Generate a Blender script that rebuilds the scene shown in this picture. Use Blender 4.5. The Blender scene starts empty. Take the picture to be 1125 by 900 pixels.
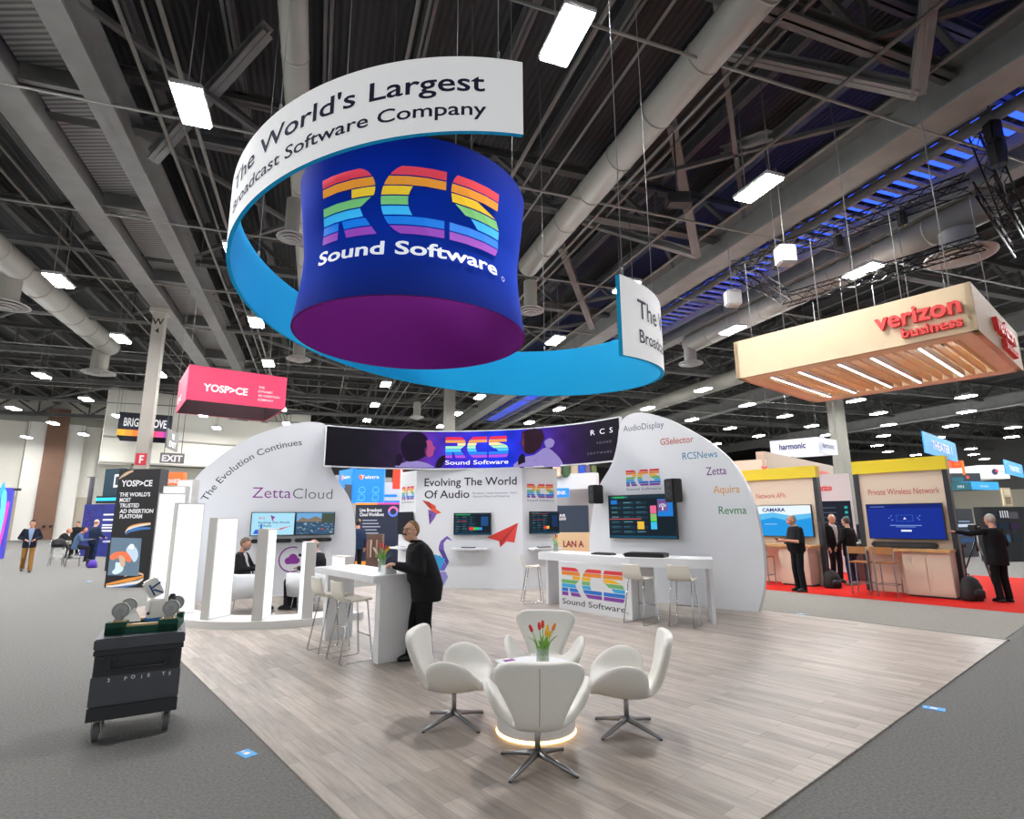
import bpy, bmesh, math, random
from mathutils import Vector, Matrix
random.seed(7)
SC = bpy.context.scene
COL = SC.collection
R = math.radians
# ------------------------------------------------------------------ site geometry
CAMH, FPX, PIT, ROL = 1.75, 606.2, R(11.2), R(-.37)
YA, YH = R(-40.1), R(-19.35)          # booth axis and hall axis, measured from +Y
AX = Vector((math.sin(YA), math.cos(YA), 0)); BX = Vector((math.cos(YA), -math.sin(YA), 0))
HX = Vector((math.sin(YH), math.cos(YH), 0)); HY = Vector((math.cos(YH), -math.sin(YH), 0))
RB, RH = -YA, -YH
def ab(a, b, z=0): return AX*a + BX*b + Vector((0, 0, z))
def hall(a, b, z=0): return HX*a + HY*b + Vector((0, 0, z))
_c, _s = math.cos(PIT), math.sin(PIT)
FW = Vector((0, _c, _s)); _r0 = Vector((1, 0, 0)); _u0 = Vector((0, -_s, _c))
RT = _r0*math.cos(ROL) + _u0*math.sin(ROL); UPV = _u0*math.cos(ROL) - _r0*math.sin(ROL)
def ray(x, y): return FW + RT*((x-562.5)/FPX) + UPV*((450-y)/FPX)
def G(x, y, z=0):                      # the surveyed spot on the level z
    d = ray(x, y); t = (z-CAMH)/d.z
    return Vector((d.x*t, d.y*t, z))
def atY(x, y, Y):
    d = ray(x, y); t = Y/d.y
    return Vector((d.x*t, Y, CAMH+d.z*t))
# ------------------------------------------------------------------ materials
def lin(c):
    if isinstance(c, str):
        c = [int(c[i:i+2], 16)/255 for i in (0, 2, 4)]
    return tuple((v/12.92 if v <= .04045 else ((v+.055)/1.055)**2.4) for v in c)
MATS = {}
def mat(name, col, rough=.5, metal=0, emit=0, noise=0, nscale=20, bump=0, spec=.5, trans=0, ecol=None, stretch=None):
    if name in MATS: return MATS[name]
    m = bpy.data.materials.new(name); m.use_nodes = True
    nt = m.node_tree; b = nt.nodes['Principled BSDF']
    c = lin(col)
    b.inputs['Base Color'].default_value = (*c, 1)
    b.inputs['Roughness'].default_value = rough; b.inputs['Metallic'].default_value = metal
    b.inputs['Specular IOR Level'].default_value = spec
    if trans: b.inputs['Transmission Weight'].default_value = trans
    if emit:
        b.inputs['Emission Color'].default_value = (*(lin(ecol) if ecol else c), 1)
        b.inputs['Emission Strength'].default_value = emit
    if noise or bump:
        tc = nt.nodes.new('ShaderNodeTexCoord'); n = nt.nodes.new('ShaderNodeTexNoise')
        n.inputs['Scale'].default_value = nscale; n.inputs['Detail'].default_value = 5
        mp = nt.nodes.new('ShaderNodeMapping')
        if stretch: mp.inputs['Scale'].default_value = stretch
        nt.links.new(tc.outputs['Object'], mp.inputs['Vector']); nt.links.new(mp.outputs[0], n.inputs['Vector'])
        if noise:
            r = nt.nodes.new('ShaderNodeValToRGB')
            r.color_ramp.elements[0].position = .3; r.color_ramp.elements[1].position = .7
            r.color_ramp.elements[0].color = (*[v*(1-noise) for v in c], 1)
            r.color_ramp.elements[1].color = (*[min(1, v*(1+noise)) for v in c], 1)
            nt.links.new(n.outputs['Fac'], r.inputs['Fac']); nt.links.new(r.outputs['Color'], b.inputs['Base Color'])
        if bump:
            bp = nt.nodes.new('ShaderNodeBump'); bp.inputs['Strength'].default_value = bump; bp.inputs['Distance'].default_value = .02
            nt.links.new(n.outputs['Fac'], bp.inputs['Height']); nt.links.new(bp.outputs[0], b.inputs['Normal'])
    MATS[name] = m
    return m
def glow(name, col, s=1.0):
    if s <= 1.3: s *= .72
    return mat(name, '050506', .4, emit=s, ecol=col, spec=.12)
# ------------------------------------------------------------------ objects
MW = {}                                # world matrix by object name
def tag(o, label=None, cat=None, group=None, kind=None):
    if label: o['label'] = label
    if cat: o['category'] = cat
    if group: o['group'] = group
    if kind: o['kind'] = kind
    return o
def thing(name, label, cat, loc=(0, 0, 0), rz=0, group=None):
    o = bpy.data.objects.new(name, None); COL.objects.link(o)
    o.empty_display_size = .1
    o.location = loc; o.rotation_euler = (0, 0, rz)
    MW[o.name] = Matrix.Translation(Vector(loc)) @ Matrix.Rotation(rz, 4, 'Z')
    return tag(o, label, cat, group)
def copy_thing(o, loc, rz, label=None, name=None):
    c = o.copy(); COL.objects.link(c); c.location = loc; c.rotation_euler = (0, 0, rz)
    MW[c.name] = Matrix.Translation(Vector(loc)) @ Matrix.Rotation(rz, 4, 'Z')
    if label: c['label'] = label
    def kids(src, dst):
        for ch in list(src.children):
            d = ch.copy(); COL.objects.link(d); d.parent = dst
            MW[d.name] = MW[dst.name]
            kids(ch, d)
    kids(o, c)
    return c
class Fr:
    """a flat drawing frame: origin, u to the right, v up, n towards the viewer"""
    def __init__(s, o, u, v=(0, 0, 1)):
        s.o = Vector(o); s.u = Vector(u).normalized(); s.v = Vector(v).normalized(); s.n = s.u.cross(s.v).normalized()
    def __call__(s, x, y, d=0): return s.o + s.u*x + s.v*y + s.n*d
class MB:
    def __init__(s): s.v = []; s.f = []; s.m = []; s.mats = []; s.sm = []
    def mi(s, m):
        if m not in s.mats: s.mats.append(m)
        return s.mats.index(m)
    def add(s, vs, fs, m, smooth=False):
        k = len(s.v); i = s.mi(m)
        s.v += [Vector(p) for p in vs]
        for f in fs: s.f.append([k+j for j in f]); s.m.append(i); s.sm.append(smooth)
        return s
    def box(s, c, size, m, rz=0, M=None, bev=0):
        sx, sy, sz = [d/2 for d in size]; c = Vector(c)
        T = M if M is not None else Matrix.Rotation(rz, 3, 'Z')
        if bev:
            bm = bmesh.new(); bmesh.ops.create_cube(bm, size=1)
            for v in bm.verts: v.co = Vector((v.co.x*size[0], v.co.y*size[1], v.co.z*size[2]))
            bmesh.ops.bevel(bm, geom=bm.edges[:], offset=bev, segments=2, affect='EDGES')
            bm.verts.index_update()
            s.add([c + T @ v.co for v in bm.verts], [[v.index for v in f.verts] for f in bm.faces], m); bm.free(); return s
        vs = [c + T @ Vector((x*sx, y*sy, z*sz)) for z in (-1, 1) for y in (-1, 1) for x in (-1, 1)]
        return s.add(vs, [(0, 2, 3, 1), (4, 5, 7, 6), (0, 1, 5, 4), (2, 6, 7, 3), (0, 4, 6, 2), (1, 3, 7, 5)], m)
    def bar(s, p0, p1, w, h, m, up=(0, 0, 1)):
        p0, p1 = Vector(p0), Vector(p1); d = (p1-p0); L = d.length; d.normalize(); up = Vector(up)
        if abs(d.dot(up)) > .98: up = Vector((1, 0, 0))
        x = d.cross(up).normalized(); z = x.cross(d)
        return s.box((p0+p1)/2, (w, L, h), m, M=Matrix((x, d, z)).transposed())
    def tube(s, pts, r, m, n=8, smooth=True, cap=True):
        pts = [Vector(p) for p in pts]; rs = r if isinstance(r, (list, tuple)) else [r]*len(pts)
        vs = []; up = None
        for i, p in enumerate(pts):
            d = (pts[min(i+1, len(pts)-1)]-pts[max(i-1, 0)]).normalized()
            if up is None: up = Vector((0, 0, 1)) if abs(d.z) < .9 else Vector((1, 0, 0))
            x = d.cross(up).normalized(); up = x.cross(d).normalized()
            vs += [p + (x*math.cos(2*math.pi*k/n)+up*math.sin(2*math.pi*k/n))*rs[i] for k in range(n)]
        fs = [(i*n+k, i*n+(k+1) % n, (i+1)*n+(k+1) % n, (i+1)*n+k) for i in range(len(pts)-1) for k in range(n)]
        if cap: fs += [tuple(range(n))[::-1], tuple((len(pts)-1)*n+k for k in range(n))]
        return s.add(vs, fs, m, smooth)
    def lathe(s, prof, m, c=(0, 0, 0), n=32, smooth=True, a0=0, a1=2*math.pi, caps=True):
        c = Vector(c); full = abs(a1-a0-2*math.pi) < 1e-6; k = n if full else n+1
        vs = [c + Vector((r*math.cos(a0+(a1-a0)*i/n), r*math.sin(a0+(a1-a0)*i/n), z)) for r, z in prof for i in range(k)]
        fs = [(j*k+i, j*k+(i+1) % k, (j+1)*k+(i+1) % k, (j+1)*k+i) for j in range(len(prof)-1) for i in range(n)]
        s.add(vs, fs, m, smooth)
        if full and caps:
            if prof[0][0] > 1e-4: s.add([c+Vector((prof[0][0]*math.cos(2*math.pi*i/n), prof[0][0]*math.sin(2*math.pi*i/n), prof[0][1])) for i in range(n)], [tuple(range(n))[::-1]], m)
            if prof[-1][0] > 1e-4: s.add([c+Vector((prof[-1][0]*math.cos(2*math.pi*i/n), prof[-1][0]*math.sin(2*math.pi*i/n), prof[-1][1])) for i in range(n)], [tuple(range(n))], m)
        return s
    def ell(s, c, r, m, M=None, nu=14, nv=9):
        c = Vector(c); r = Vector((r, r, r)) if isinstance(r, (int, float)) else Vector(r)
        M = M or Matrix.Identity(3)
        vs = [c + M @ Vector((r.x*math.sin(math.pi*j/nv)*math.cos(2*math.pi*i/nu), r.y*math.sin(math.pi*j/nv)*math.sin(2*math.pi*i/nu), -r.z*math.cos(math.pi*j/nv))) for j in range(1, nv) for i in range(nu)]
        vs += [c + M @ Vector((0, 0, -r.z)), c + M @ Vector((0, 0, r.z))]
        fs = [((j*nu+i), j*nu+(i+1) % nu, (j+1)*nu+(i+1) % nu, (j+1)*nu+i) for j in range(nv-2) for i in range(nu)]
        b, t = (nv-1)*nu, (nv-1)*nu+1
        fs += [(b, (i+1) % nu, i) for i in range(nu)] + [(t, (nv-2)*nu+i, (nv-2)*nu+(i+1) % nu) for i in range(nu)]
        return s.add(vs, fs, m, True)
    def cap(s, p0, p1, r0, r1, m, n=10):          # a tapered limb with round ends
        s.tube([p0, p1], [r0, r1], m, n); s.ell(p0, r0*.99, m, nu=n, nv=6); s.ell(p1, r1*.99, m, nu=n, nv=6); return s
    def loft(s, rings, m, n=20):                   # rings: (centre, rx, ry, yaw, tilt)
        vs = []
        for (c, rx, ry, *e) in rings:
            yaw = e[0] if e else 0; tilt = e[1] if len(e) > 1 else 0
            M = Matrix.Rotation(yaw, 3, 'Z') @ Matrix.Rotation(tilt, 3, 'X')
            for k in range(n):
                a = 2*math.pi*k/n; ca, sa = math.cos(a), math.sin(a)
                q = .8
                vs.append(Vector(c) + M @ Vector((rx*math.copysign(abs(ca)**q, ca), ry*math.copysign(abs(sa)**q, sa), 0)))
        fs = [(i*n+k, i*n+(k+1) % n, (i+1)*n+(k+1) % n, (i+1)*n+k) for i in range(len(rings)-1) for k in range(n)]
        fs += [tuple(range(n))[::-1], tuple((len(rings)-1)*n+k for k in range(n))]
        return s.add(vs, fs, m, True)
    def poly(s, pts, fr, m, d=0.002, thick=0):     # flat drawn polygon on a frame (any callable x,y,d)
        vs = [fr(x, y, d) for x, y in pts]; n = len(pts)
        ar = sum(pts[i][0]*pts[(i+1) % n][1]-pts[(i+1) % n][0]*pts[i][1] for i in range(n))
        idx = list(range(n)) if ar > 0 else list(range(n))[::-1]
        s.add(vs, [idx], m)
        if thick:
            s.add([fr(x, y, d-thick) for x, y in pts], [idx[::-1]], m)
            k = vs+[fr(x, y, d-thick) for x, y in pts]
            q = idx
            s.add(k, [(q[i], q[i]+n, q[(i+1) % n]+n, q[(i+1) % n]) for i in range(n)], m)
        return s
    def rect(s, x0, y0, x1, y1, fr, m, d=.002, thick=0, nx=1):
        for i in range(nx):
            a, b = x0+(x1-x0)*i/nx, x0+(x1-x0)*(i+1)/nx
            s.poly([(a, y0), (b, y0), (b, y1), (a, y1)], fr, m, d, thick)
        return s
    def disc(s, x, y, r, fr, m, d=.002, n=20, ry=None, a0=0, a1=360):
        ry = ry or r
        return s.poly([(x+r*math.cos(R(a0+(a1-a0)*i/n)), y+ry*math.sin(R(a0+(a1-a0)*i/n))) for i in range(n if a1-a0 == 360 else n+1)], fr, m, d)
    def ring(s, x, y, r0, r1, fr, m, d=.002, n=32, a0=0, a1=360):
        for i in range(n):
            t0, t1 = R(a0+(a1-a0)*i/n), R(a0+(a1-a0)*(i+1)/n)
            s.poly([(x+r0*math.cos(t0), y+r0*math.sin(t0)), (x+r1*math.cos(t0), y+r1*math.sin(t0)), (x+r1*math.cos(t1), y+r1*math.sin(t1)), (x+r0*math.cos(t1), y+r0*math.sin(t1))], fr, m, d)
        return s
    def text(s, txt, x, y, size, fr, m, d=.003, bold=0, align='LEFT', width=None, fold=None, spacing=1.0, shear=0, thick=0):
        """lettering; size is the capital height; width squeezes it to an exact length"""
        vs, fs = glyphs(txt, bold, spacing, thick/size if thick else 0)
        if not vs: return s
        x0 = min(v[0] for v in vs); x1 = max(v[0] for v in vs)
        k = size; kx = size if width is None else width/(x1-x0)
        W = (x1-x0)*kx; ox = x - (0 if align == 'LEFT' else W/2 if align == 'CENTER' else W)
        return s.add([fr(ox+(v[0]-x0)*kx+shear*v[1]*k, y+v[1]*k, d+v[2]*k) for v in vs], fs, m)
    def build(s, name, parent=None, local=False, label=None, cat=None, group=None, kind=None, smooth=False, origin=None, rz=0):
        me = bpy.data.meshes.new(name)
        vs = s.v
        M = None
        if parent is not None:
            M = MW[parent.name]
        elif not local:
            if origin is None and vs:
                lo = [min(v[i] for v in vs) for i in range(3)]; hi = [max(v[i] for v in vs) for i in range(3)]
                origin = ((lo[0]+hi[0])/2, (lo[1]+hi[1])/2, lo[2])
            M = Matrix.Translation(Vector(origin or (0, 0, 0))) @ Matrix.Rotation(rz, 4, 'Z')
        if M is not None and not local:
            I = M.inverted(); vs = [I @ v for v in vs]
        me.from_pydata([tuple(v) for v in vs], [], s.f)
        for m in s.mats: me.materials.append(m)
        me.polygons.foreach_set('material_index', s.m)
        me.polygons.foreach_set('use_smooth', [bool(q or smooth) for q in s.sm])
        me.update()
        o = bpy.data.objects.new(name, me); COL.objects.link(o)
        if parent is not None:
            o.parent = parent; MW[o.name] = MW[parent.name].copy()
        elif M is not None:
            o.matrix_world = M; MW[o.name] = M
        else: MW[o.name] = Matrix.Identity(4)
        if label or cat or group or kind: tag(o, label, cat, group, kind)
        return o
_GL = {}
def glyphs(txt, bold, spacing, ext=0):
    key = (txt, bold, spacing, ext)
    if key in _GL: return _GL[key]
    cu = bpy.data.curves.new('t', 'FONT'); cu.body = txt; cu.size = 1/.729; cu.offset = bold; cu.space_character = spacing
    cu.resolution_u = 3; cu.extrude = ext/2
    ob = bpy.data.objects.new('t', cu); COL.objects.link(ob)
    dg = bpy.context.evaluated_depsgraph_get(); dg.update()
    me = bpy.data.meshes.new_from_object(ob.evaluated_get(dg))
    vs = [tuple(v.co) for v in me.vertices]; fs = [tuple(p.vertices) for p in me.polygons]
    bpy.data.objects.remove(ob); bpy.data.curves.remove(cu); bpy.data.meshes.remove(me)
    _GL[key] = (vs, fs)
    return _GL[key]
def remesh(o, vox, smooth=4, sub=0):
    """fuse the overlapping limbs of a mesh into one continuous skin"""
    m = o.modifiers.new('r', 'REMESH'); m.mode = 'VOXEL'; m.voxel_size = vox; m.use_smooth_shade = True
    if smooth:
        k = o.modifiers.new('s', 'SMOOTH'); k.iterations = smooth; k.factor = .5
    dg = bpy.context.evaluated_depsgraph_get(); dg.update()
    me = bpy.data.meshes.new_from_object(o.evaluated_get(dg)); old = o.data
    o.modifiers.clear(); o.data = me
    if not me.materials:
        for x in old.materials: me.materials.append(x)
    bpy.data.meshes.remove(old)
    return o
def cull(o, test):
    bm = bmesh.new(); bm.from_mesh(o.data)
    bmesh.ops.delete(bm, geom=[f for f in bm.faces if test(f.calc_center_median())], context='FACES')
    bm.to_mesh(o.data); bm.free(); return o
def apply_mods(o):
    dg = bpy.context.evaluated_depsgraph_get(); dg.update()
    me = bpy.data.meshes.new_from_object(o.evaluated_get(dg)); o.modifiers.clear(); o.data = me; return o
# ------------------------------------------------------------------ shared colours
RAIN = [mat('print_red', 'E8333F', .55), mat('print_orange', 'F7901E', .55), mat('print_yellow', 'FFC220', .55), mat('print_green', '79BC6E', .55),
        mat('print_cyan', '3FB4EA', .55), mat('print_blue', '1474D2', .55), mat('print_purple', '8A3FA6', .55)]
RAING = [glow('led_'+n, c, 1.1) for n, c in zip(('red', 'orange', 'yellow', 'green', 'cyan', 'blue', 'purple'), ('F03040', 'F9A050', 'FFE9A0', 'A8F0C0', '50C8F8', '3080F0', 'B050D8'))]
WHITE = mat('panel_white', 'E9EAEC', .45, noise=.01, nscale=3)
NAVY = mat('navy_ink', '1E2447', .6)
BLACK = mat('black_plastic', '121214', .4)
DGREY = mat('dark_grey', '2B2C30', .5)
CHROME = mat('chrome', 'C8C8C8', .22, 1)
ALU = mat('brushed_aluminium', '9A9A9C', .35, 1)
STEEL = mat('roof_steel', '55554F', .6, noise=.12, nscale=3)
RAIND = [mat('banner_'+n, c, .55, emit=.38) for n, c in zip(('red', 'orange', 'yellow', 'green', 'cyan', 'blue', 'purple'), ('EF3A45', 'F7931E', 'FFC61E', '7CC070', '3DB8F0', '1478DA', '9440AE'))]  # emission added so the drum print stays vivid despite shading
def rcs_logo(mb, x, y, w, h, fr, mats, d=.004, gap=.14):
    """the striped three-letter mark: seven stripes cut by the letter outlines"""
    def arc(t, c, r): return math.sqrt(max(0, 1-((t-c)/r)**2))
    def Rl(t, k):
        bowl = .66+.34*arc(t, .70, .30)
        if k <= 1: return [(0, bowl)]
        if k == 2: return [(.60, bowl)]
        if k == 3: return [(0, .95-.20*(4/7-t)*7)]
        if k == 4: return [(0, .74+.06*(3/7-t)*7)]
        return [(0, .34), (.40+(2/7-t)*.42, .82+(2/7-t)*.80)]
    def Cl(t, k):
        xl = .52-.52*arc(t, .5, .53)
        if k in (0, 1, 5, 6): return [(xl, 1.0)]
        return [(xl, .78-.36*arc(t, .5, .34))]
    def Sl(t, k):
        l = .26-.26*arc(t, .76, .30); r = .74+.26*arc(t, .24, .30)
        if k <= 1: return [(l if t > .76 else 0, .92)]
        if k == 2: return [(.03*(5/7-t)*7, .46+.47*max(0, (5/7-t)*7)**1.3)]
        if k == 3: return [(.06+.22*(4/7-t)*7, .90+.10*(4/7-t)*7)]
        if k == 4: return [(.36+.16*(3/7-t)*7, 1.0)]
        if k == 5: return [(0, 1.0)]
        return [(0, r)]
    LW = .315; GP = (1-3*LW)/2
    for li, fn in enumerate((Rl, Cl, Sl)):
        ox = li*(LW+GP)
        for k in range(7):
            y1 = 1-k/7-gap/14; y0 = 1-(k+1)/7+gap/14; n = 5
            for j in range(n):
                ta, tb = y0+(y1-y0)*j/n, y0+(y1-y0)*(j+1)/n
                for (p, q), (p2, q2) in zip(fn(ta, k), fn(tb, k)):
                    ns = 3
                    for e in range(ns):
                        u0, u1 = e/ns, (e+1)/ns
                        mb.poly([(x+w*(ox+LW*(p+(q-p)*u0)), y+h*ta), (x+w*(ox+LW*(p+(q-p)*u1)), y+h*ta), (x+w*(ox+LW*(p2+(q2-p2)*u1)), y+h*tb), (x+w*(ox+LW*(p2+(q2-p2)*u0)), y+h*tb)], fr, mats[k], d)
    return mb
# ------------------------------------------------------------------ camera
cam = bpy.data.cameras.new('camera'); co = bpy.data.objects.new('camera', cam); COL.objects.link(co)
cam.sensor_fit = 'HORIZONTAL'; cam.sensor_width = 36; cam.lens = FPX/1125*36; cam.clip_end = 300
co.matrix_world = Matrix.Translation((0, 0, CAMH)) @ Matrix((RT, UPV, -FW)).transposed().to_4x4()
SC.camera = co
# ================================================================== SETTING
def tilemat():
    m = bpy.data.materials.new('vinyl_plank'); m.use_nodes = True; nt = m.node_tree; b = nt.nodes['Principled BSDF']
    L = nt.links.new; N = nt.nodes.new
    tc = N('ShaderNodeTexCoord'); mp = N('ShaderNodeMapping'); mp.inputs['Rotation'].default_value = (0, 0, R(90))
    L(tc.outputs['Object'], mp.inputs['Vector'])
    br = N('ShaderNodeTexBrick'); br.inputs['Color1'].default_value = (*lin('A1978E'), 1); br.inputs['Color2'].default_value = (*lin('BCB2A8'), 1)
    br.inputs['Mortar'].default_value = (*lin('8E857E'), 1); br.inputs['Scale'].default_value = 1; br.inputs['Mortar Size'].default_value = .0028
    br.inputs['Brick Width'].default_value = 1.2; br.inputs['Row Height'].default_value = .15; br.offset = .37; br.inputs['Mortar Smooth'].default_value = .3
    L(mp.outputs[0], br.inputs['Vector'])
    n = N('ShaderNodeTexNoise'); n.inputs['Scale'].default_value = 2.2; n.inputs['Detail'].default_value = 7; n.inputs['Roughness'].default_value = .62
    m2 = N('ShaderNodeMapping'); m2.inputs['Scale'].default_value = (9, .8, 1); L(tc.outputs['Object'], m2.inputs['Vector']); L(m2.outputs[0], n.inputs['Vector'])
    r = N('ShaderNodeValToRGB'); r.color_ramp.elements[0].position = .33; r.color_ramp.elements[1].position = .62
    r.color_ramp.elements[0].color = (.60, .575, .55, 1); r.color_ramp.elements[1].color = (1.06, 1.05, 1.04, 1)
    L(n.outputs['Fac'], r.inputs['Fac'])
    mx = N('ShaderNodeMixRGB'); mx.blend_type = 'MULTIPLY'; mx.inputs['Fac'].default_value = .7
    L(br.outputs['Color'], mx.inputs['Color1']); L(r.outputs['Color'], mx.inputs['Color2']); L(mx.outputs[0], b.inputs['Base Color'])
    b.inputs['Roughness'].default_value = .42; b.inputs['Specular IOR Level'].default_value = .35
    return m
def ribmat(name, col, scale, dark=.5, rot=0, rough=.5, metal=0):
    m = bpy.data.materials.new(name); m.use_nodes = True; nt = m.node_tree; b = nt.nodes['Principled BSDF']
    L = nt.links.new; N = nt.nodes.new; c = lin(col)
    tc = N('ShaderNodeTexCoord'); mp = N('ShaderNodeMapping'); mp.inputs['Rotation'].default_value = (0, 0, R(rot)); L(tc.outputs['Object'], mp.inputs['Vector'])
    w = N('ShaderNodeTexWave'); w.inputs['Scale'].default_value = scale; w.wave_type = 'BANDS'; w.bands_direction = 'X'; w.inputs['Distortion'].default_value = .15
    L(mp.outputs[0], w.inputs['Vector'])
    r = N('ShaderNodeValToRGB'); r.color_ramp.elements[0].color = (*[v*dark for v in c], 1); r.color_ramp.elements[1].color = (*c, 1)
    n = N('ShaderNodeTexNoise'); n.inputs['Scale'].default_value = .6
    L(tc.outputs['Object'], n.inputs['Vector'])
    mx = N('ShaderNodeMixRGB'); mx.blend_type = 'MULTIPLY'; mx.inputs['Fac'].default_value = .5
    L(w.outputs['Fac'], r.inputs['Fac']); L(r.outputs[0], mx.inputs['Color1']); L(n.outputs['Fac'], mx.inputs['Color2']); L(mx.outputs[0], b.inputs['Base Color'])
    bp = N('ShaderNodeBump'); bp.inputs['Strength'].default_value = .6; bp.inputs['Distance'].default_value = .03; L(w.outputs['Fac'], bp.inputs['Height']); L(bp.outputs[0], b.inputs['Normal'])
    b.inputs['Roughness'].default_value = rough; b.inputs['Metallic'].default_value = metal
    return m
CARPET = mat('hall_carpet', '757471', .95, noise=.22, nscale=45, bump=.3, spec=.1)
CARPET2 = mat('aisle_carpet', '8E8B85', .95, noise=.16, nscale=60, bump=.2, spec=.1)
REDC = mat('red_carpet', 'C6271F', .95, noise=.12, nscale=30, spec=.1)
def slab(name, fn, a0, b0, a1, b1, z0, z1, m, rz, label=None):
    c = fn((a0+a1)/2, (b0+b1)/2)
    mb = MB(); mb.box((0, 0, (z0+z1)/2), (abs(b1-b0), abs(a1-a0), z1-z0), m)
    o = mb.build(name, local=True); o.location = (c.x, c.y, 0); o.rotation_euler = (0, 0, rz); MW[o.name] = Matrix.Translation((c.x, c.y, 0)) @ Matrix.Rotation(rz, 4, 'Z')
    o['kind'] = 'structure'
    if label: o['label'] = label
    return o
slab('floor', ab, -60, -50, 90, 125, -.1, 0, CARPET, RB, 'grey carpeted floor of the exhibition hall')
slab('floor_booth', ab, 1.86, 1.59, 14.2, 10.76, .0, .012, tilemat(), RB, 'pale wood plank floor of the booth')
slab('floor_aisle', ab, 1.9, 10.80, 40, 13.84, .0, .008, CARPET2, RB, 'lighter grey carpet aisle beside the red carpet')
slab('floor_red', ab, -6, 13.84, 14, 21.5, .0, .012, REDC, RB, 'red carpet of the neighbouring booth')
slab('trim_1', ab, 1.84, 10.76, 14.2, 10.80, 0, .014, mat('edge_strip', '4A4744', .5), RB, 'dark edge strip along the booth floor')
# roof
ZD = 14.2
deck = slab('ceiling', hall, -14, -60, 130, 150, ZD, ZD+.2, ribmat('roof_deck', '2F3032', 1.6, .55, 0, .7), RH, 'dark ribbed metal roof deck of the hall')
WALLM = mat('hall_wall', 'D9D6CB', .7, noise=.05, nscale=.3)
def wallpart(mb, b0, b1, z0, z1, a, t, m): 
    mb.box(ab(a+t/2, (b0+b1)/2, (z0+z1)/2), (abs(b1-b0), t, z1-z0), m, rz=RB)
mb = MB(); wallpart(mb, -40, 118, 0, ZD, 73, .4, WALLM); w = mb.build('wall_back', kind='structure', label='pale far wall of the hall')
mb = MB(); mb.box(ab(30, 118, ZD/2), (.4, 170, ZD), mat('hall_wall_right', '6E6D6A', .8), rz=RB); mb.build('wall_right', kind='structure', label='dark far right wall of the hall')
mb = MB(); mb.box(ab(30, 117.6, 2.9), (.4, 170, 5.8), mat('wall_beige', 'C6BFAE', .8), rz=RB); mb.build('trim_8', kind='structure', label='beige lower wall at the far right of the hall')
mb = MB(); mb.box(ab(72.4, 62, 9.6), (110, .4, 9), mat('hall_wall_upper', '4C4C4A', .8), rz=RB); mb.build('trim_9', kind='structure', label='dark grey upper part of the far wall')
# panel joints and piers on the far wall
JOINT = mat('wall_joint', 'A9A69C', .7)
mb = MB()
for b in range(-38, 8, 3): wallpart(mb, b-.05, b+.05, 0, 11.6, 72.9, .12, JOINT)
mb.build('trim_2', kind='structure', label='vertical joints of the far wall panels')
mb = MB(); wallpart(mb, -40, 90, 11.6, 12.4, 72.2, .8, mat('soffit', '8E8F86', .7)); mb.build('trim_3', kind='structure', label='grey soffit along the top of the far wall')
# brown tall door panel on the far wall
dA = 72.15
def onA(px, py, a=dA):
    d = ray(px, py); k = Vector((d.x, d.y)); t = a/(k.x*AX.x+k.y*AX.y); p = Vector((d.x*t, d.y*t, CAMH+d.z*t)); return p.x*BX.x+p.y*BX.y, p.z
bl, _ = onA(32, 594); br, _ = onA(57, 593); _, zt = onA(62, 449)
door = MB(); BROWN = mat('brown_door', '7C5B48', .6, noise=.06, nscale=1)
wallpart(door, bl, br, 0.02, zt, dA-.1, .2, BROWN)
do = door.build('door_1', kind='structure', label='tall brown folding door in the far wall')
hb_ = MB()
for q in (.55, .85): hb_.ell(ab(dA-.25, bl+(br-bl)*q, 1.3), .14, BLACK)
hb_.build('door_handle', parent=do)
mb = MB(); PIER = mat('wall_pier', 'E6E4DC', .7)
for x0, x1 in ((bl-1.4, bl), (br, br+1.4)): wallpart(mb, x0, x1, 0, 11.6, 72.4, .5, PIER)
mb.build('trim_4', kind='structure', label='white piers either side of the brown door')
mb = MB(); wallpart(mb, -40, 90, 0, 4.2, 72.7, .25, mat('wall_lower', 'B9B09F', .8)); mb.build('trim_5', kind='structure', label='beige lower panels of the far wall')
# long white bulkhead behind the left booths
b0, z1 = onA(117, 447.6, 56); b1, z0 = onA(420, 512, 56)
bL = b0; bW = 20-bL; bM = (20+bL)/2
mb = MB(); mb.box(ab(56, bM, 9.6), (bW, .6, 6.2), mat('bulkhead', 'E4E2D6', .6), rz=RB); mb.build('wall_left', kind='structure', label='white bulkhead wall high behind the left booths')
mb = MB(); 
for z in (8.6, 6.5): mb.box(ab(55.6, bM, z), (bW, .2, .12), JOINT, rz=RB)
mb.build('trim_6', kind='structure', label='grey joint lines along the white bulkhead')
mb = MB(); mb.box(ab(57, bM+5, 3.2), (bW+10, .4, 6.4), mat('under_bulkhead', '9C9A92', .8), rz=RB); mb.build('trim_7', kind='structure', label='grey wall under the bulkhead')
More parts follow.
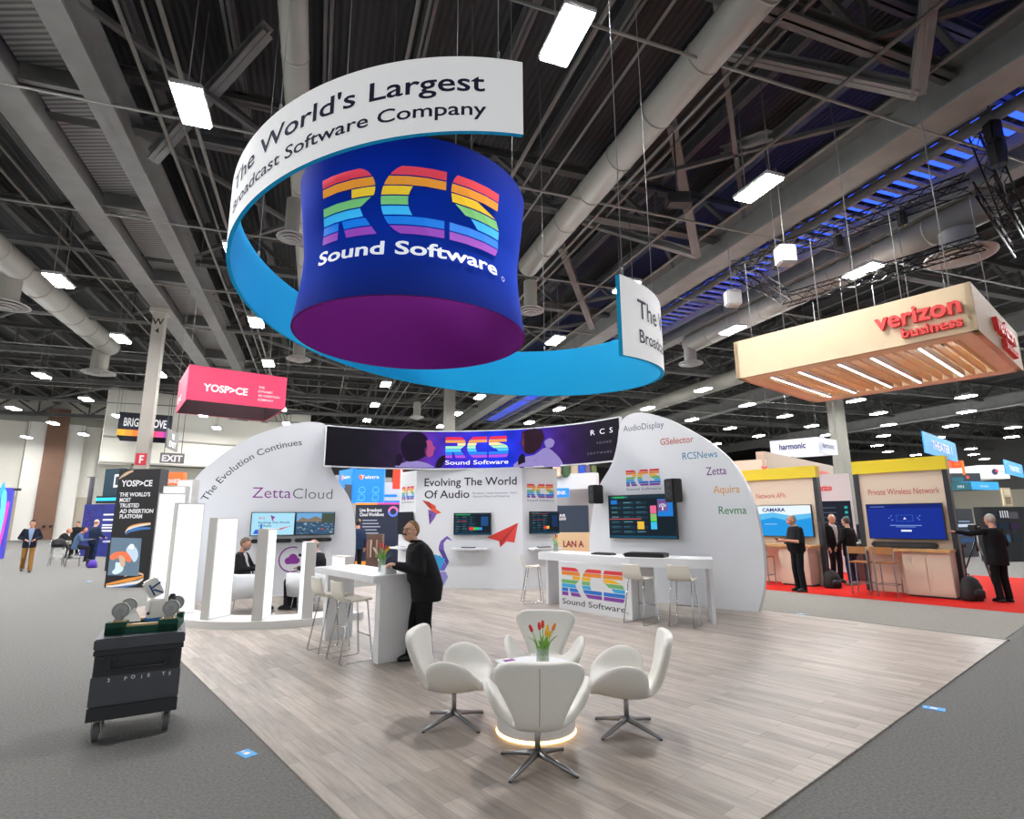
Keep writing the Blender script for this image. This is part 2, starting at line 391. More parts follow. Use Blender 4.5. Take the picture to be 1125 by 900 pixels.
# ------------------------------------------------------------------ roof steel
S1 = mat('girder_grey', '7C7C7A', .6, noise=.1, nscale=2); S2 = mat('joist_grey', '5E5E5D', .6, noise=.1, nscale=2); S3 = mat('truss_grey', '4F4E4B', .6)
def ibeam(mb, f0, f1, w, h, m, t=.06):
    f0, f1 = Vector(f0), Vector(f1)
    mb.bar(f0+Vector((0, 0, h/2-t/2)), f1+Vector((0, 0, h/2-t/2)), w, t, m); mb.bar(f0-Vector((0, 0, h/2-t/2)), f1-Vector((0, 0, h/2-t/2)), w, t, m); mb.bar(f0, f1, t, h, m)
for hb, w, lab in ((-7.0, .75, 'heavy grey roof girder on the left, carried by the pale column'), (-5.15, .5, 'grey roof girder right of the ribbed metal strip at upper left'),
                   (13.6, .9, 'heavy grey girder left of the blue lit roof strip'), (17.7, .6, 'grey girder right of the blue lit roof strip'), (34, .8, 'grey girder far off beyond the tan canopy'), (56, .8, 'most distant grey girder at the right of the hall')):
    mb = MB(); ibeam(mb, hall(-6, hb, 11.55), hall(68, hb, 11.55), w, 1.1, S1)
    mb.build('roof_girder', label=lab, cat='beam', group='long girders under the roof')
mb = MB()
for ha in (13.6, 18.9, 24.6, 30, 36, 42): ibeam(mb, hall(ha, -6.8, 11.6), hall(ha, -5.2, 11.6), .35, .6, S1)
mb.box(hall(28, -6.05, 11.86), (1.6, 68, .05), ribmat('bright_deck', 'E6E6E4', 2.2, .35, 90, .4, 0), rz=RH)
mb.build('roof_walkway', label='bright ribbed metal strip between the two left girders', cat='walkway')
BLUEL = glow('blue_tube', '2C50F0', 1.8); SL = mat('slat_grey', '8A8C96', .5)
mb = MB()
for i in range(110):
    p = hall(-2+i*.5, 16, 11.5); mb.box(p, (1.5, .14, .05), SL, rz=RH)
    mb.box(hall(-1.75+i*.5, 16, 11.62), (1.5, .2, .03), BLUEL, rz=RH)
for s in (-.8, .8): mb.bar(hall(-4, 16+s, 11.4), hall(56, 16+s, 11.4), .1, .3, S1)
mb.build('roof_walkway', label='slatted roof catwalk glowing blue between the right girders', cat='walkway')
k = 0
for i in range(52):
    hb = -28+i*2.3
    mb = MB(); ibeam(mb, hall(-8, hb, 13.85), hall(70, hb, 13.85), .22, .5, S2, .04)
    mb.build('roof_joist', label='slim grey joist running lengthwise under the dark roof deck', cat='beam', group='roof joists')
for i in range(9):
    ha = -1+i*8.2
    t = thing('roof_truss', 'grey triangulated truss crossing under the roof deck', 'truss', hall(ha, 10, 11.8), RH, 'roof trusses')
    mb = MB(); ibeam(mb, hall(ha, -30, 12.0), hall(ha, 100, 12.0), .34, .34, S2, .05); mb.build('bottom_chord', t)
    mb = MB(); ibeam(mb, hall(ha, -30, 13.5), hall(ha, 100, 13.5), .3, .3, S3, .05); mb.build('top_chord', t)
    mb = MB(); 
    for j in range(31):
        b = -30+j*4.1
        mb.bar(hall(ha, b, 12.0), hall(ha, b+2.05, 13.5), .15, .15, S3); mb.bar(hall(ha, b+2.05, 13.5), hall(ha, b+4.1, 12.0), .15, .15, S3); mb.bar(hall(ha, b, 12), hall(ha, b, 13.5), .1, .1, S3)
    mb.build('web', t)
# flat cross bracing and steep struts
rnd = random.Random(3)
for i in range(9):
    for j in range(5):
        ha = -1+i*8.2; b = -13.7+j*8.2+(4.1 if i % 2 else 0)
        mb = MB(); mb.bar(hall(ha, b, 12.1), hall(ha+8.2, b+8.2 if (i+j) % 2 else b-8.2, 12.1), .13, .13, S2)
        mb.build('roof_brace', label='thin diagonal brace lying between two roof trusses', cat='brace', group='roof cross braces')
for ha, b, da, db in ((7.2, 12.3, 2.5, -3.2), (7.2, 12.3, -2.8, -2.6), (15.4, 12.6, 3, -3), (15.4, 12.6, -3, -3), (9.5, 10.2, 3.4, 1.8), (23.6, 12.6, -3, -3), (7.2, -4.6, 2.5, 2.6), (15.4, -4.6, -2.6, 2.8)):
    mb = MB(); ibeam(mb, hall(ha, b, 11.2), hall(ha+da, b+db, 13.6), .3, .3, S1, .06)
    mb.build('roof_strut', label='steep grey strut rising from a girder to the roof deck', cat='brace', group='steep roof struts')
# sprinkler and conduit lines
PIPE = mat('pipe_grey', '77756F', .5); PIPER = mat('pipe_red', '5E2E28', .5)
for i, (b, z, r) in enumerate([(-9.3, 11.9, .05), (-8.6, 11.7, .04), (-4.1, 11.3, .05), (-3.7, 11.5, .035), (-3.3, 11.2, .05), (1.4, 12.3, .05), (4.9, 11.7, .06), (5.5, 11.9, .04), (6.0, 11.6, .04), (8.4, 11.8, .05), (8.9, 12, .05), (11.2, 11.8, .05), (12.4, 11.5, .05), (19.2, 11.7, .05), (21, 11.6, .05)]):
    mb = MB(); mb.tube([hall(-6, b, z), hall(60, b, z)], r, PIPE, 6); mb.build('roof_pipe', label='thin grey pipe running lengthwise below the roof trusses', cat='pipe', group='thin roof pipes')
for i in range(11):
    mb = MB(); ha = 2.5+i*5.4; mb.tube([hall(ha, -20, 11.02), hall(ha, 42, 11.02)], .035, PIPE, 6); mb.build('roof_pipe', label='thin grey pipe crossing the hall below the roof trusses', cat='pipe', group='thin roof cross pipes')
# ducts
DUCT = mat('duct_grey', '86847C', .5, noise=.05, nscale=1.5)
for b, z, r, a0, a1, lab in ((-.95, 11.2, .27, -4, 27, 'slim round duct running up past the white ring banner'), (7.15, 11.25, .40, -4, 18.4, 'wide pale round duct right of the ring banner'), (-11.0, 11.0, .52, 4, 34, 'thick round duct along the left side of the roof'),
                          (17.9, 10.6, .45, 9, 23, 'round duct beyond the blue lit strip'), (25.0, 10.6, .5, 16, 52, 'long round duct far off beneath the right roof')):
    mb = MB(); n = int((a1-a0)/1.6); pts = []; 
    mb.tube([hall(a0, b, z), hall(a1, b, z)], r, DUCT, 20)
    rgs = []
    for k in range(1, n): 
        a = a0+(a1-a0)*k/n; rg = MB(); rgs.append(rg); rg.tube([hall(a-.03, b, z), hall(a+.03, b, z)], r*1.035, DUCT, 20)
    o = mb.build('roof_duct', label=lab, cat='duct', group='round ventilation ducts')
    for rg in rgs: rg.build('duct_collar', parent=o)
DIFF = mat('diffuser_white', 'B8B7B4', .5)
def diffuser(px, py, wpx, z, lab, drop=1.2):
    p = G(px, py, z); r = wpx/2*math.hypot(p.length, 0)/FPX/1.15
    t = thing('ceiling_diffuser', lab, 'air vent', p, 0, 'round air vents')
    mb = MB()
    for q0, q1, dz in ((1, .8, 0), (.74, .58, -.05), (.52, .36, -.1), (.3, .05, -.14)):
        mb.lathe([(r*q1, dz-.02+.08), (r*q0, dz), (r*q0, dz+.03), (r*q1, dz+.1)], DIFF, p, 28)
    mb.build('louvre_rings', t)
    mb = MB(); mb.lathe([(r*.5, .05), (r*.5, drop)], DUCT, p, 20); mb.build('drop_duct', t)
diffuser(320, 262, 30, 9.6, 'round white air vent just left of the blue drum sign')
diffuser(583, 342, 32, 9.5, 'round white air vent right of the blue drum sign')
diffuser(108, 410, 30, 9.5, 'round white air vent hanging at far left')
diffuser(328, 395, 27, 9.5, 'round white air vent below the ring banner on the left')
diffuser(759, 400, 28, 9.5, 'round white air vent right of the ring banner')
diffuser(1055, 282, 56, 9.3, 'large round air vent among the black rigging at right', .8)
diffuser(6, 336, 36, 9.5, 'round air vent at the left edge of the hall')
diffuser(458, 459, 18, 9.5, 'small round air vent above the video banner')
# ------------------------------------------------------------------ high bay lights
LAMP = glow('lamp_panel', 'FFFFFF', 150); HOUS = mat('lamp_housing', 'A5A5A2', .5)
proto = None; nlamp = 0
named = {(0, 1): 0}
speclab = {(-2.7, 0): 'bright square high bay light left of the ring banner', (3.45, 0): 'bright high bay light right above the white ring banner', (9.65, 0): 'bright oblong light near the centre right under the roof',
           (16.25, 0): 'bright oblong light above the hanging tan canopy', (16.25, 1): 'bright oblong light left of the tan canopy', (-8.45, 2): 'bright light beside the thick left duct'}
for j, (b, a0, st) in enumerate([(-26, 13, 6.3), (-20.4, 9.5, 6.3), (-14.5, 17, 6.3), (-8.45, 8.4, 6.3), (-2.7, 10.75, 6.25), (3.45, 7.0, 6.3), (9.65, 9.4, 6.1), (16.25, 11.95, 6.0), (22.3, 9, 6.2), (28.4, 12, 6.2), (34.5, 8.5, 6.2), (40.5, 11.5, 6.2), (46.5, 9, 6.2), (52.5, 14, 6.2), (59, 12, 6.5), (66, 16, 6.5), (73, 11, 6.5), (80, 15, 6.5), (88, 12, 6.5)]):
    n = 9 if b < 30 else 7
    for i in range(n):
        p = hall(a0+i*st, b, 9.5)
        lab = speclab.get((b, i), 'small glowing high bay light in the rows far under the roof')
        if proto is None:
            proto = thing('high_bay_light', lab, 'light', p, RH, 'high bay lights')
            mb = MB(); mb.box((0, 0, .1), (.55, 1.15, .1), HOUS, bev=.02); mb.box((0, 0, .2), (.2, .5, .12), HOUS); mb.build('housing', proto, local=True)
            mb = MB(); mb.box((0, 0, .03), (.48, 1.05, .04), LAMP); mb.build('light_panel', proto, local=True)
            mb = MB(); mb.tube([(0, .4, .2), (0, .4, 2.6)], .012, PIPE, 5); mb.tube([(0, -.4, .2), (0, -.4, 2.6)], .012, PIPE, 5); mb.build('hanger', proto, local=True)
        else: copy_thing(proto, p, RH, lab)
# W4 column
p = G(166, 560); 
cx = hall(27.2, -7.05); COLM = mat('column_grey', 'A6A39A', .6)
t = thing('steel_column', 'tall pale steel column carrying the left roof girder', 'column', (cx.x, cx.y, 0), RH)
mb = MB(); mb.box((0, 0, 5.5), (.46, .46, 11), COLM); mb.box((0, 0, 10.9), (.7, .7, .2), COLM); mb.box((0, 0, .1), (.65, .65, .2), COLM); mb.build('shaft', t, local=True)
mb = MB(); fr = Fr(Vector((cx.x, cx.y, 0))-HX*.235, HY); mb.text('W', -.0, 10.25, .3, fr, BLACK, align='CENTER', bold=.02); mb.text('4', 0, 9.85, .24, fr, BLACK, align='CENTER', bold=.02); mb.build('lettering', t)
c2 = hall(38, 8.6); mb = MB(); mb.box((c2.x, c2.y, 5.5), (.7, .7, 11), mat('column_dark', '7B7970', .6), rz=RH); mb.build('steel_column', label='grey column rising behind the curved video banner', cat='column')
for a, b in ((46, 31), (30, 36)):
    c = hall(a, b); mb = MB(); mb.box((c.x, c.y, 5.5), (.8, .8, 11), mat('column_dark', '7B7970', .6), rz=RH); mb.build('steel_column', label='grey column far off on the right side of the hall' if b > 33 else 'grey column far behind the tan canopy', cat='column')
# black rigging truss over the tan canopy
RIG = mat('rig_black', '17171A', .35, .6); RIGL = mat('rig_silver', '7A7A80', .3, .9)
def lattice(p0, p1, w, lab, m=RIG, n=None, up=(0, 0, 1)):
    p0, p1 = Vector(p0), Vector(p1); d = (p1-p0); L = d.length; d.normalize(); upv = Vector(up); x = d.cross(upv).normalized(); z = x.cross(d)
    t = thing('lighting_truss', lab, 'truss', p0, 0, 'black rigging trusses'); mb = MB(); cs = [(x*a+z*b)*w/2 for a in (-1, 1) for b in (-1, 1)]
    for c in cs: mb.tube([p0+c, p1+c], .022, m, 6)
    mb.build('chords', t); mb = MB(); n = n or int(L/w)
    for i in range(n):
        for a, b in ((0, 1), (1, 3), (3, 2), (2, 0)):
            q0, q1 = p0+d*L*i/n, p0+d*L*(i+1)/n
            mb.tube([q0+cs[a], q1+cs[b]] if i % 2 else [q0+cs[b], q1+cs[a]], .012, m, 5)
    mb.build('lacing', t); return t
lattice(ab(7.4, 14.9, 9.0), ab(1.9, 14.9, 9.0), .35, 'long black lattice truss slanting above the tan canopy')
lattice(ab(1.7, 15.3, 9.0), ab(1.7, 20, 9.0), .35, 'black lattice truss running back from the right rigging corner')
lattice(ab(7.6, 18.6, 9.0), ab(2.3, 18.6, 9.0), .35, 'black lattice truss at the back of the rigging frame')
lattice(ab(7.4, 15.3, 9.0), ab(7.4, 18.2, 9.0), .35, 'short black lattice truss at the left end of the rigging')
lattice(hall(7.6, 15.8, 8.8), hall(7.9, 15.6, 11.6), .3, 'upright black lattice truss with cables at upper right', up=(0, 1, 0))
t = thing('chain_hoist', 'black chain hoist hanging at upper right below the roof', 'hoist', hall(7.3, 15.0, 10.4))
mb = MB(); mb.box(hall(7.3, 15.0, 10.9), (.3, .3, .55), BLACK, bev=.05); mb.build('motor', t)
mb = MB(); mb.tube([hall(7.3, 15.0, 10.6), hall(7.3, 15, 9.0)], .015, RIGL, 5); mb.tube([hall(7.3, 15.0, 11), hall(7.3, 15, 12.2)], .02, RIGL, 5); mb.build('chain', t)
mb = MB(); mb.lathe([(.16, 0), (.2, .35), (.2, .6)], BLACK, hall(7.4, 15.2, 10.1), 12); mb.build('chain_bag', t)
for i, (a, b) in enumerate(((6.2, 14.9), (4.6, 14.9), (3.2, 14.9))):
    mb = MB(); q = ab(a, b, 8.7); mb.box(q, (.16, .2, .34), BLACK, bev=.03); mb.tube([q+Vector((0, 0, .17)), q+Vector((0, 0, .4))], .02, BLACK, 6)
    mb.build('stage_light', label='small black fixture clamped under the long rigging truss', cat='light', group='fixtures on the rigging')
t = thing('hanging_projector', 'black box fixture hung under the roof right of the ring banner', 'fixture', G(745, 220, 9.8)); q = G(745, 220, 9.8)
mb = MB(); mb.box(q, (.6, .4, .3), BLACK, bev=.03); mb.tube([q+Vector((0, 0, .15)), q+Vector((0, 0, 2))], .02, BLACK, 6); mb.build('case', t)
for (x, y, z) in ((863, 209+72, 8.3), (805, 328, 8.4)):
    q = G(x, y-50 if False else y, z); mb = MB(); mb.box(q, (.45, .35, .5), mat('speaker_white', 'B5B5B5', .5), bev=.04); mb.tube([q+Vector((0, 0, .2)), q+Vector((0, 0, 2.5))], .015, PIPE, 5)
    mb.build('hanging_speaker', label='pale hanging loudspeaker box below the right rigging' if x > 850 else 'pale hanging loudspeaker box left of the tan canopy', cat='speaker')
# ================================================================== BOOTH: hanging signs
def hit(fr, px, py):                    # where the sight line of the survey photo meets a flat frame
    d = ray(px, py); o = Vector((0, 0, CAMH)); t = (fr.o-o).dot(fr.n)/d.dot(fr.n); p = o+d*t-fr.o
    return p.dot(fr.u), p.dot(fr.v)
def smooth_curve(pts, n=6, closed=False):
    out = []; N = len(pts)
    for i in range(N-1 if not closed else N):
        p0, p1, p2, p3 = [Vector((*pts[max(0, min(N-1, i+k))], 0)) if not closed else Vector((*pts[(i+k) % N], 0)) for k in (-1, 0, 1, 2)]
        for j in range(n):
            t = j/n; q = .5*((2*p1)+(p2-p0)*t+(2*p0-5*p1+4*p2-p3)*t*t+(3*p1-p0-3*p2+p3)*t**3); out.append((q.x, q.y))
    if not closed: out.append(tuple(pts[-1]))
    return out
class Path:                             # upright curved surface along a ground polyline; x = run, y = height, d = out
    def __init__(s, pts, side=1):
        s.p = [Vector(p) for p in pts]; s.side = side; s.L = [0]
        for a, b in zip(s.p, s.p[1:]): s.L.append(s.L[-1]+math.hypot(b.x-a.x, b.y-a.y))
    def __call__(s, x, y, d=0):
        i = 0; n = len(s.p)
        lo, hi = 0, n-2
        while lo < hi:
            m = (lo+hi+1)//2
            if s.L[m] <= x: lo = m
            else: hi = m-1
        i = lo
        t = (x-s.L[i])/(s.L[i+1]-s.L[i]); a, b = s.p[i], s.p[i+1]; q = a+(b-a)*t
        def nr(k):
            k0, k1 = max(0, k-1), min(n-1, k+1); w = s.p[k1]-s.p[k0]; return Vector((w.y, -w.x, 0)).normalized()
        nn = nr(i)*(1-t)+nr(i+1)*t
        return q+Vector((0, 0, y))+nn*d*s.side
HXc, HYc, HR, HP0, HSP, HZ0, HK, HK2, HR1, HR2 = -1.3019, 9.4349, 3.9463, -.8372, 5.9703, 3.7047, 2.6315, .1681, -1.579, 1.1985
BH = 1.06
def hp(v):
    r = HR+HR1*v+HR2*v*v; a = HP0+HSP*v
    return Vector((HXc+r*math.cos(a), HYc+r*math.sin(a), HZ0+HK*v+HK2*v*v))
NV = 160
ringpath = Path([hp(i/NV) for i in range(NV+1)]); LR = ringpath.L[-1]
SIGNW = mat('sign_fabric_white', 'F0F0F2', .6, emit=.22, ecol='FFFFFF'); SIGNB = mat('sign_fabric_blue', '1E97C4', .9, emit=.10, ecol='1C9CCB', spec=.08)
t = thing('ring_banner', 'open spiral ring banner, white outside with navy lettering and blue inside', 'hanging sign', (HXc, HYc, HZ0))
mb = MB()
for i in range(NV):
    x0, x1 = LR*i/NV, LR*(i+1)/NV
    mb.add([ringpath(x0, 0, .03), ringpath(x1, 0, .03), ringpath(x1, BH, .03), ringpath(x0, BH, .03)], [(0, 1, 2, 3)], SIGNW, True)
mb.build('outer_face', t, label='white outer face')
mb = MB()
for i in range(NV):
    x0, x1 = LR*i/NV, LR*(i+1)/NV
    mb.add([ringpath(x0, 0, -.03), ringpath(x1, 0, -.03), ringpath(x1, BH, -.03), ringpath(x0, BH, -.03)], [(3, 2, 1, 0)], SIGNB, True)
    for y in (0, BH):
        q = [ringpath(x0, y, -.03), ringpath(x1, y, -.03), ringpath(x1, y, .03), ringpath(x0, y, .03)]; mb.add(q, [(0, 1, 2, 3) if y else (3, 2, 1, 0)], SIGNB)
for x, s in ((0, 1), (LR, -1)):
    mb.add([ringpath(x, 0, -.03), ringpath(x, 0, .03), ringpath(x, BH, .03), ringpath(x, BH, -.03)], [(0, 1, 2, 3)], SIGNB)
mb.build('inner_face', t, label='blue inner face')
mb = MB()
for x0, W in ((LR-4.62, 4.12), (.42, 4.12)):
    mb = MB(); mb.text("The World's Largest", x0, .56, .27, ringpath, NAVY, d=.036, bold=.017, width=W)
    mb.text('Broadcast Software Company', x0+.02, .22, .19, ringpath, NAVY, d=.036, bold=.016, width=W)
    mb.build('lettering', t)
CABLE = mat('steel_cable', '8C8C8C', .6, 0)
for v in (.005, .12, .3, .48, .66, .84, .985):
    p = hp(v)+Vector((0, 0, BH)); mb = MB(); mb.tube([p, p+Vector((0, 0, 13.0-p.z))], .007, CABLE, 5); mb.tube([p, p+Vector((0, 0, .12))], .02, CABLE, 6); mb.build('cable', t)
# drum
DC = Vector((-1.67, 8.85, 4.71)); DRM = mat('drum_blue', '14309A', .5, emit=.10, ecol='1030B0')
def drumblue():
    m = bpy.data.materials.new('drum_gradient'); m.use_nodes = True; nt = m.node_tree; b = nt.nodes['Principled BSDF']
    tc = nt.nodes.new('ShaderNodeTexCoord'); sp = nt.nodes.new('ShaderNodeSeparateXYZ'); r = nt.nodes.new('ShaderNodeValToRGB')
    dv = nt.nodes.new('ShaderNodeMath'); dv.operation = 'DIVIDE'; dv.inputs[1].default_value = 2.4
    nt.links.new(tc.outputs['Object'], sp.inputs[0]); nt.links.new(sp.outputs['Z'], dv.inputs[0]); nt.links.new(dv.outputs[0], r.inputs['Fac'])
    e = r.color_ramp.elements; e[0].position = 0; e[0].color = (*lin('1B2C7E'), 1); e[1].position = 1; e[1].color = (*lin('16257A'), 1)
    for p, c in ((.35, '1438A8'), (.75, '1034A6')): q = e.new(p); q.color = (*lin(c), 1)
    nt.links.new(r.outputs[0], b.inputs['Base Color']); nt.links.new(r.outputs[0], b.inputs['Emission Color']); b.inputs['Emission Strength'].default_value = .12; b.inputs['Roughness'].default_value = .9; b.inputs['Specular IOR Level'].default_value = .05
    return m
DRG = drumblue(); DPU = mat('drum_purple', '661C70', .85, emit=.03, ecol='7A1A80', spec=.1)
DH = 2.42
def drad(z): 
    u = z/DH
    return 1.90-.125*math.sin(min(1, u/.5)*math.pi/2)+.26*max(0, u-.5)
AC = math.atan2(-DC.y, -DC.x)
def drum(x, y, d=0):
    r = drad(y); a = AC+x/1.80
    return DC+Vector(((r+d)*math.cos(a), (r+d)*math.sin(a), y))
t = thing('drum_sign', 'flared blue drum sign with rainbow striped letters, purple inside', 'hanging sign', DC)
n = 24; prof = [(drad(DH*i/n), DH*i/n) for i in range(n+1)]
mb = MB(); mb.lathe(prof, DRG, DC, 80, caps=False); mb.build('outer_skin', t)
mb = MB(); mb.lathe([(r-.04, z) for r, z in prof][::-1], DPU, DC, 80, caps=False); mb.lathe([(drad(0), 0), (drad(0)-.04, 0)][::-1], DPU, DC, 80, caps=False); mb.build('inner_skin', t, label='purple inner face')
mb = MB(); rcs_logo(mb, -1.46, .93, 2.84, 1.02, drum, RAIND, d=.03); mb.build('logo', t)
mb = MB(); mb.text('Sound Software', -1.50, .62, .21, drum, mat('banner_white', 'F4F4F6', .5, emit=.35), d=.03, bold=.03, width=2.82); mb.ring(1.46, .62, .03, .04, drum, mat('print_white', 'F4F4F6'), d=.03); mb.build('lettering', t)  # white letters emit too, like the stripes
mb = MB()
for i in range(6):
    a = i*math.pi/3; p = DC+Vector((1.7*math.cos(a), 1.7*math.sin(a), DH)); mb.tube([p, Vector((p.x, p.y, 13))], .006, CABLE, 5)
mb.build('cable', t)
# ================================================================== video banner over the back wall
def circ3(a, b, c):
    ax, ay, bx, by, cx, cy = a[0], a[1], b[0], b[1], c[0], c[1]
    D = 2*(ax*(by-cy)+bx*(cy-ay)+cx*(ay-by))
    ux = ((ax*ax+ay*ay)*(by-cy)+(bx*bx+by*by)*(cy-ay)+(cx*cx+cy*cy)*(ay-by))/D
    uy = ((ax*ax+ay*ay)*(cx-bx)+(bx*bx+by*by)*(ax-cx)+(cx*cx+cy*cy)*(bx-ax))/D
    return Vector((ux, uy)), math.hypot(ax-ux, ay-uy)
def arcpts(a, b, c, n, z=0):
    o, r = circ3(a, b, c); t0 = math.atan2(a[1]-o.y, a[0]-o.x); t1 = math.atan2(c[1]-o.y, c[0]-o.x); tm = math.atan2(b[1]-o.y, b[0]-o.x)
    while tm-t0 > math.pi: tm -= 2*math.pi
    while tm-t0 < -math.pi: tm += 2*math.pi
    while t1-tm > math.pi: t1 -= 2*math.pi
    while t1-tm < -math.pi: t1 += 2*math.pi
    return [Vector((o.x+r*math.cos(t0+(t1-t0)*i/n), o.y+r*math.sin(t0+(t1-t0)*i/n), z)) for i in range(n+1)]
led = Path(arcpts((-4.62, 13.58), (-1.3, 14.66), (2.5, 12.68), 48, 3.07)); LL = led.L[-1]; LH = .98
def led_at(px, py):                      # surveyed position on the curved screen
    best = None
    for i in range(len(led.p)-1):
        f = Fr(led.p[i], led.p[i+1]-led.p[i]); x, y = hit(f, px, py); l = led.L[i+1]-led.L[i]
        if -1e-6 <= x <= l+1e-6: return led.L[i]+x, y
        e = min(abs(x), abs(x-l))
        if best is None or e < best[0]: best = (e, led.L[i]+x, y)
    return best[1], best[2]
t = thing('video_banner', 'long curved video banner with rainbow logo between two headset wearers', 'screen', led(LL/2, -.0))
mb = MB(); N = 48
for i in range(N):
    x0, x1 = LL*i/N, LL*(i+1)/N
    for d, o in ((-.10, (3, 2, 1, 0)), ): mb.add([led(x0, -.03, d), led(x1, -.03, d), led(x1, LH+.03, d), led(x0, LH+.03, d)], [o], DGREY)
    for y0, y1 in ((-.03, 0), (LH, LH+.03)):
        mb.add([led(x0, y0, .01), led(x1, y0, .01), led(x1, y1, .01), led(x0, y1, .01)], [(0, 1, 2, 3)], WHITE)
    for y, o in ((-.03, (3, 2, 1, 0)), (LH+.03, (0, 1, 2, 3))): mb.add([led(x0, y, .01), led(x1, y, .01), led(x1, y, -.1), led(x0, y, -.1)], [o], WHITE)
for x in (0, LL): mb.add([led(x, -.03, .01), led(x, -.03, -.1), led(x, LH+.03, -.1), led(x, LH+.03, .01)], [(0, 1, 2, 3)], WHITE)
mb.build('frame', t)
def ledmat():
    m = bpy.data.materials.new('led_picture'); m.use_nodes = True; nt = m.node_tree; b = nt.nodes['Principled BSDF']
    at = nt.nodes.new('ShaderNodeVertexColor'); at.layer_name = 'Col'
    nt.links.new(at.outputs['Color'], b.inputs['Emission Color']); b.inputs['Emission Strength'].default_value = .72; b.inputs['Base Color'].default_value = (.004, .004, .005, 1); b.inputs['Roughness'].default_value = .7; b.inputs['Specular IOR Level'].default_value = .1
    return m
LEDP = ledmat()
keys = [(0, '0C0A10'), (.12, '14101A'), (.22, '2A1A38'), (.28, '4A2562'), (.31, '5A2A90'), (.40, '3A2ABF'), (.45, '3C2CD0'), (.52, '2038E0'), (.62, '1E30D8'), (.68, '3A24B0'), (.76, '402080'), (.82, '2E1450'), (.90, '1C1226'), (1, '141018')]
def kc(u):
    for (a, c), (b, e) in zip(keys, keys[1:]):
        if a <= u <= b:
            f = (u-a)/(b-a); A, B = lin(c), lin(e); return [A[i]+(B[i]-A[i])*f for i in range(3)]
    return lin(keys[-1][1])
NX, NY = 150, 12
vs = [led(LL*i/NX, LH*j/NY, .004) for j in range(NY+1) for i in range(NX+1)]
fs = [(j*(NX+1)+i, j*(NX+1)+i+1, (j+1)*(NX+1)+i+1, (j+1)*(NX+1)+i) for j in range(NY) for i in range(NX)]
mb = MB(); mb.add(vs, fs, LEDP, True); so = mb.build('picture', t)
ca = so.data.color_attributes.new('Col', 'FLOAT_COLOR', 'POINT'); rnd = random.Random(5)
for j in range(NY+1):
    for i in range(NX+1):
        u = i/NX; c = kc(u); f = 1+.25*math.sin(u*70)*math.sin(j*.8+u*9)*(1 if .3 < u < .8 else .5)
        if .255 < u < .285 and j < 3: c = [v+.08 for v in c]
        ca.data[j*(NX+1)+i].color = (*[max(0, v*f) for v in c], 1)
ledw = lambda px, py: led_at(px, py)
def lp(mb, pts, m, d): return mb.poly([ledw(*p) for p in smooth_curve(pts, 4, True)], led, m, d)
zz = lambda x, y: (350+x/3.309, 455+y/3.309)
HAIR = glow('led_hair', '1A1026', 1); HAIR2 = glow('led_hair_sheen', '3A2450', 1); SKINP = glow('led_skin_pink', 'B04C88', .9); SKINP2 = glow('led_skin_shade', '6E2C66', .9); SKIND = glow('led_skin_dark', '2C1524', 1); SKIND2 = glow('led_skin_lit', '6A3440', .9); LILAC = glow('led_lilac', '9A8CCC', .9); LILAC2 = glow('led_lilac_shade', '6456A0', .9); MIC = glow('led_mic', '17131E', 1); LW = glow('led_white', 'F4F2FF', 1.2)
def lq(mb, pts, m, d): return mb.poly([ledw(*zz(*p)) for p in pts], led, m, d)
mb = MB()
lp(mb, [zz(*p) for p in ((278, 192), (300, 180), (340, 170), (385, 176), (412, 188), (416, 194), (340, 194))], LILAC, .006)
lp(mb, [zz(*p) for p in ((330, 176), (350, 172), (380, 182), (370, 193), (340, 193))], LILAC2, .007)
lp(mb, [zz(*p) for p in ((318, 168), (302, 140), (300, 104), (322, 74), (360, 64), (390, 80), (400, 112), (396, 146), (372, 162), (340, 174))], HAIR, .008)
for k in range(5): lp(mb, [zz(x+6*k, y+2*k) for x, y in ((312, 110), (326, 84), (348, 72), (330, 90), (318, 116))], HAIR2, .0085+.0002*k)
lq(mb, ((392, 96), (406, 94), (414, 104), (416, 114), (427, 124), (420, 129), (421, 135), (416, 138), (419, 144), (412, 154), (398, 158), (388, 150), (384, 118)), SKINP, .010)
lq(mb, ((384, 118), (392, 96), (396, 120), (392, 140), (398, 158), (388, 150)), SKINP2, .0105)
lp(mb, [zz(*p) for p in ((282, 150), (298, 145), (306, 162), (296, 186), (280, 184))], HAIR, .0095)
lp(mb, [zz(*p) for p in ((352, 100), (364, 102), (368, 126), (360, 142), (348, 132))], glow('led_headset', '46467A', 1), .012)
lp(mb, [zz(*p) for p in ((425, 194), (432, 168), (450, 152), (466, 152), (454, 178), (446, 194))], MIC, .012)
mb.build('left_portrait', t)
mb = MB()
lp(mb, [zz(*p) for p in ((708, 192), (745, 158), (785, 148), (828, 122), (868, 150), (888, 180), (880, 192), (790, 192))], LILAC, .006)
for k, pts in enumerate((((800, 150), (858, 152), (845, 168), (792, 176)), ((760, 170), (800, 166), (780, 190), (745, 190)), ((830, 172), (870, 168), (872, 190), (828, 190)))): lp(mb, [zz(*p) for p in pts], LILAC2, .007+.0003*k)
lq(mb, ((740, 64), (770, 55), (812, 56), (822, 84), (806, 124), (784, 142), (762, 146), (748, 140), (744, 130), (740, 122), (744, 118), (738, 110), (733, 104), (740, 94), (738, 82)), SKIND, .009)
lq(mb, ((742, 70), (756, 66), (754, 96), (750, 118), (760, 138), (748, 138), (744, 118), (735, 104), (742, 92)), SKIND2, .0095)
lp(mb, [zz(*p) for p in ((822, 100), (842, 88), (858, 100), (850, 120), (830, 122))], LILAC, .010)
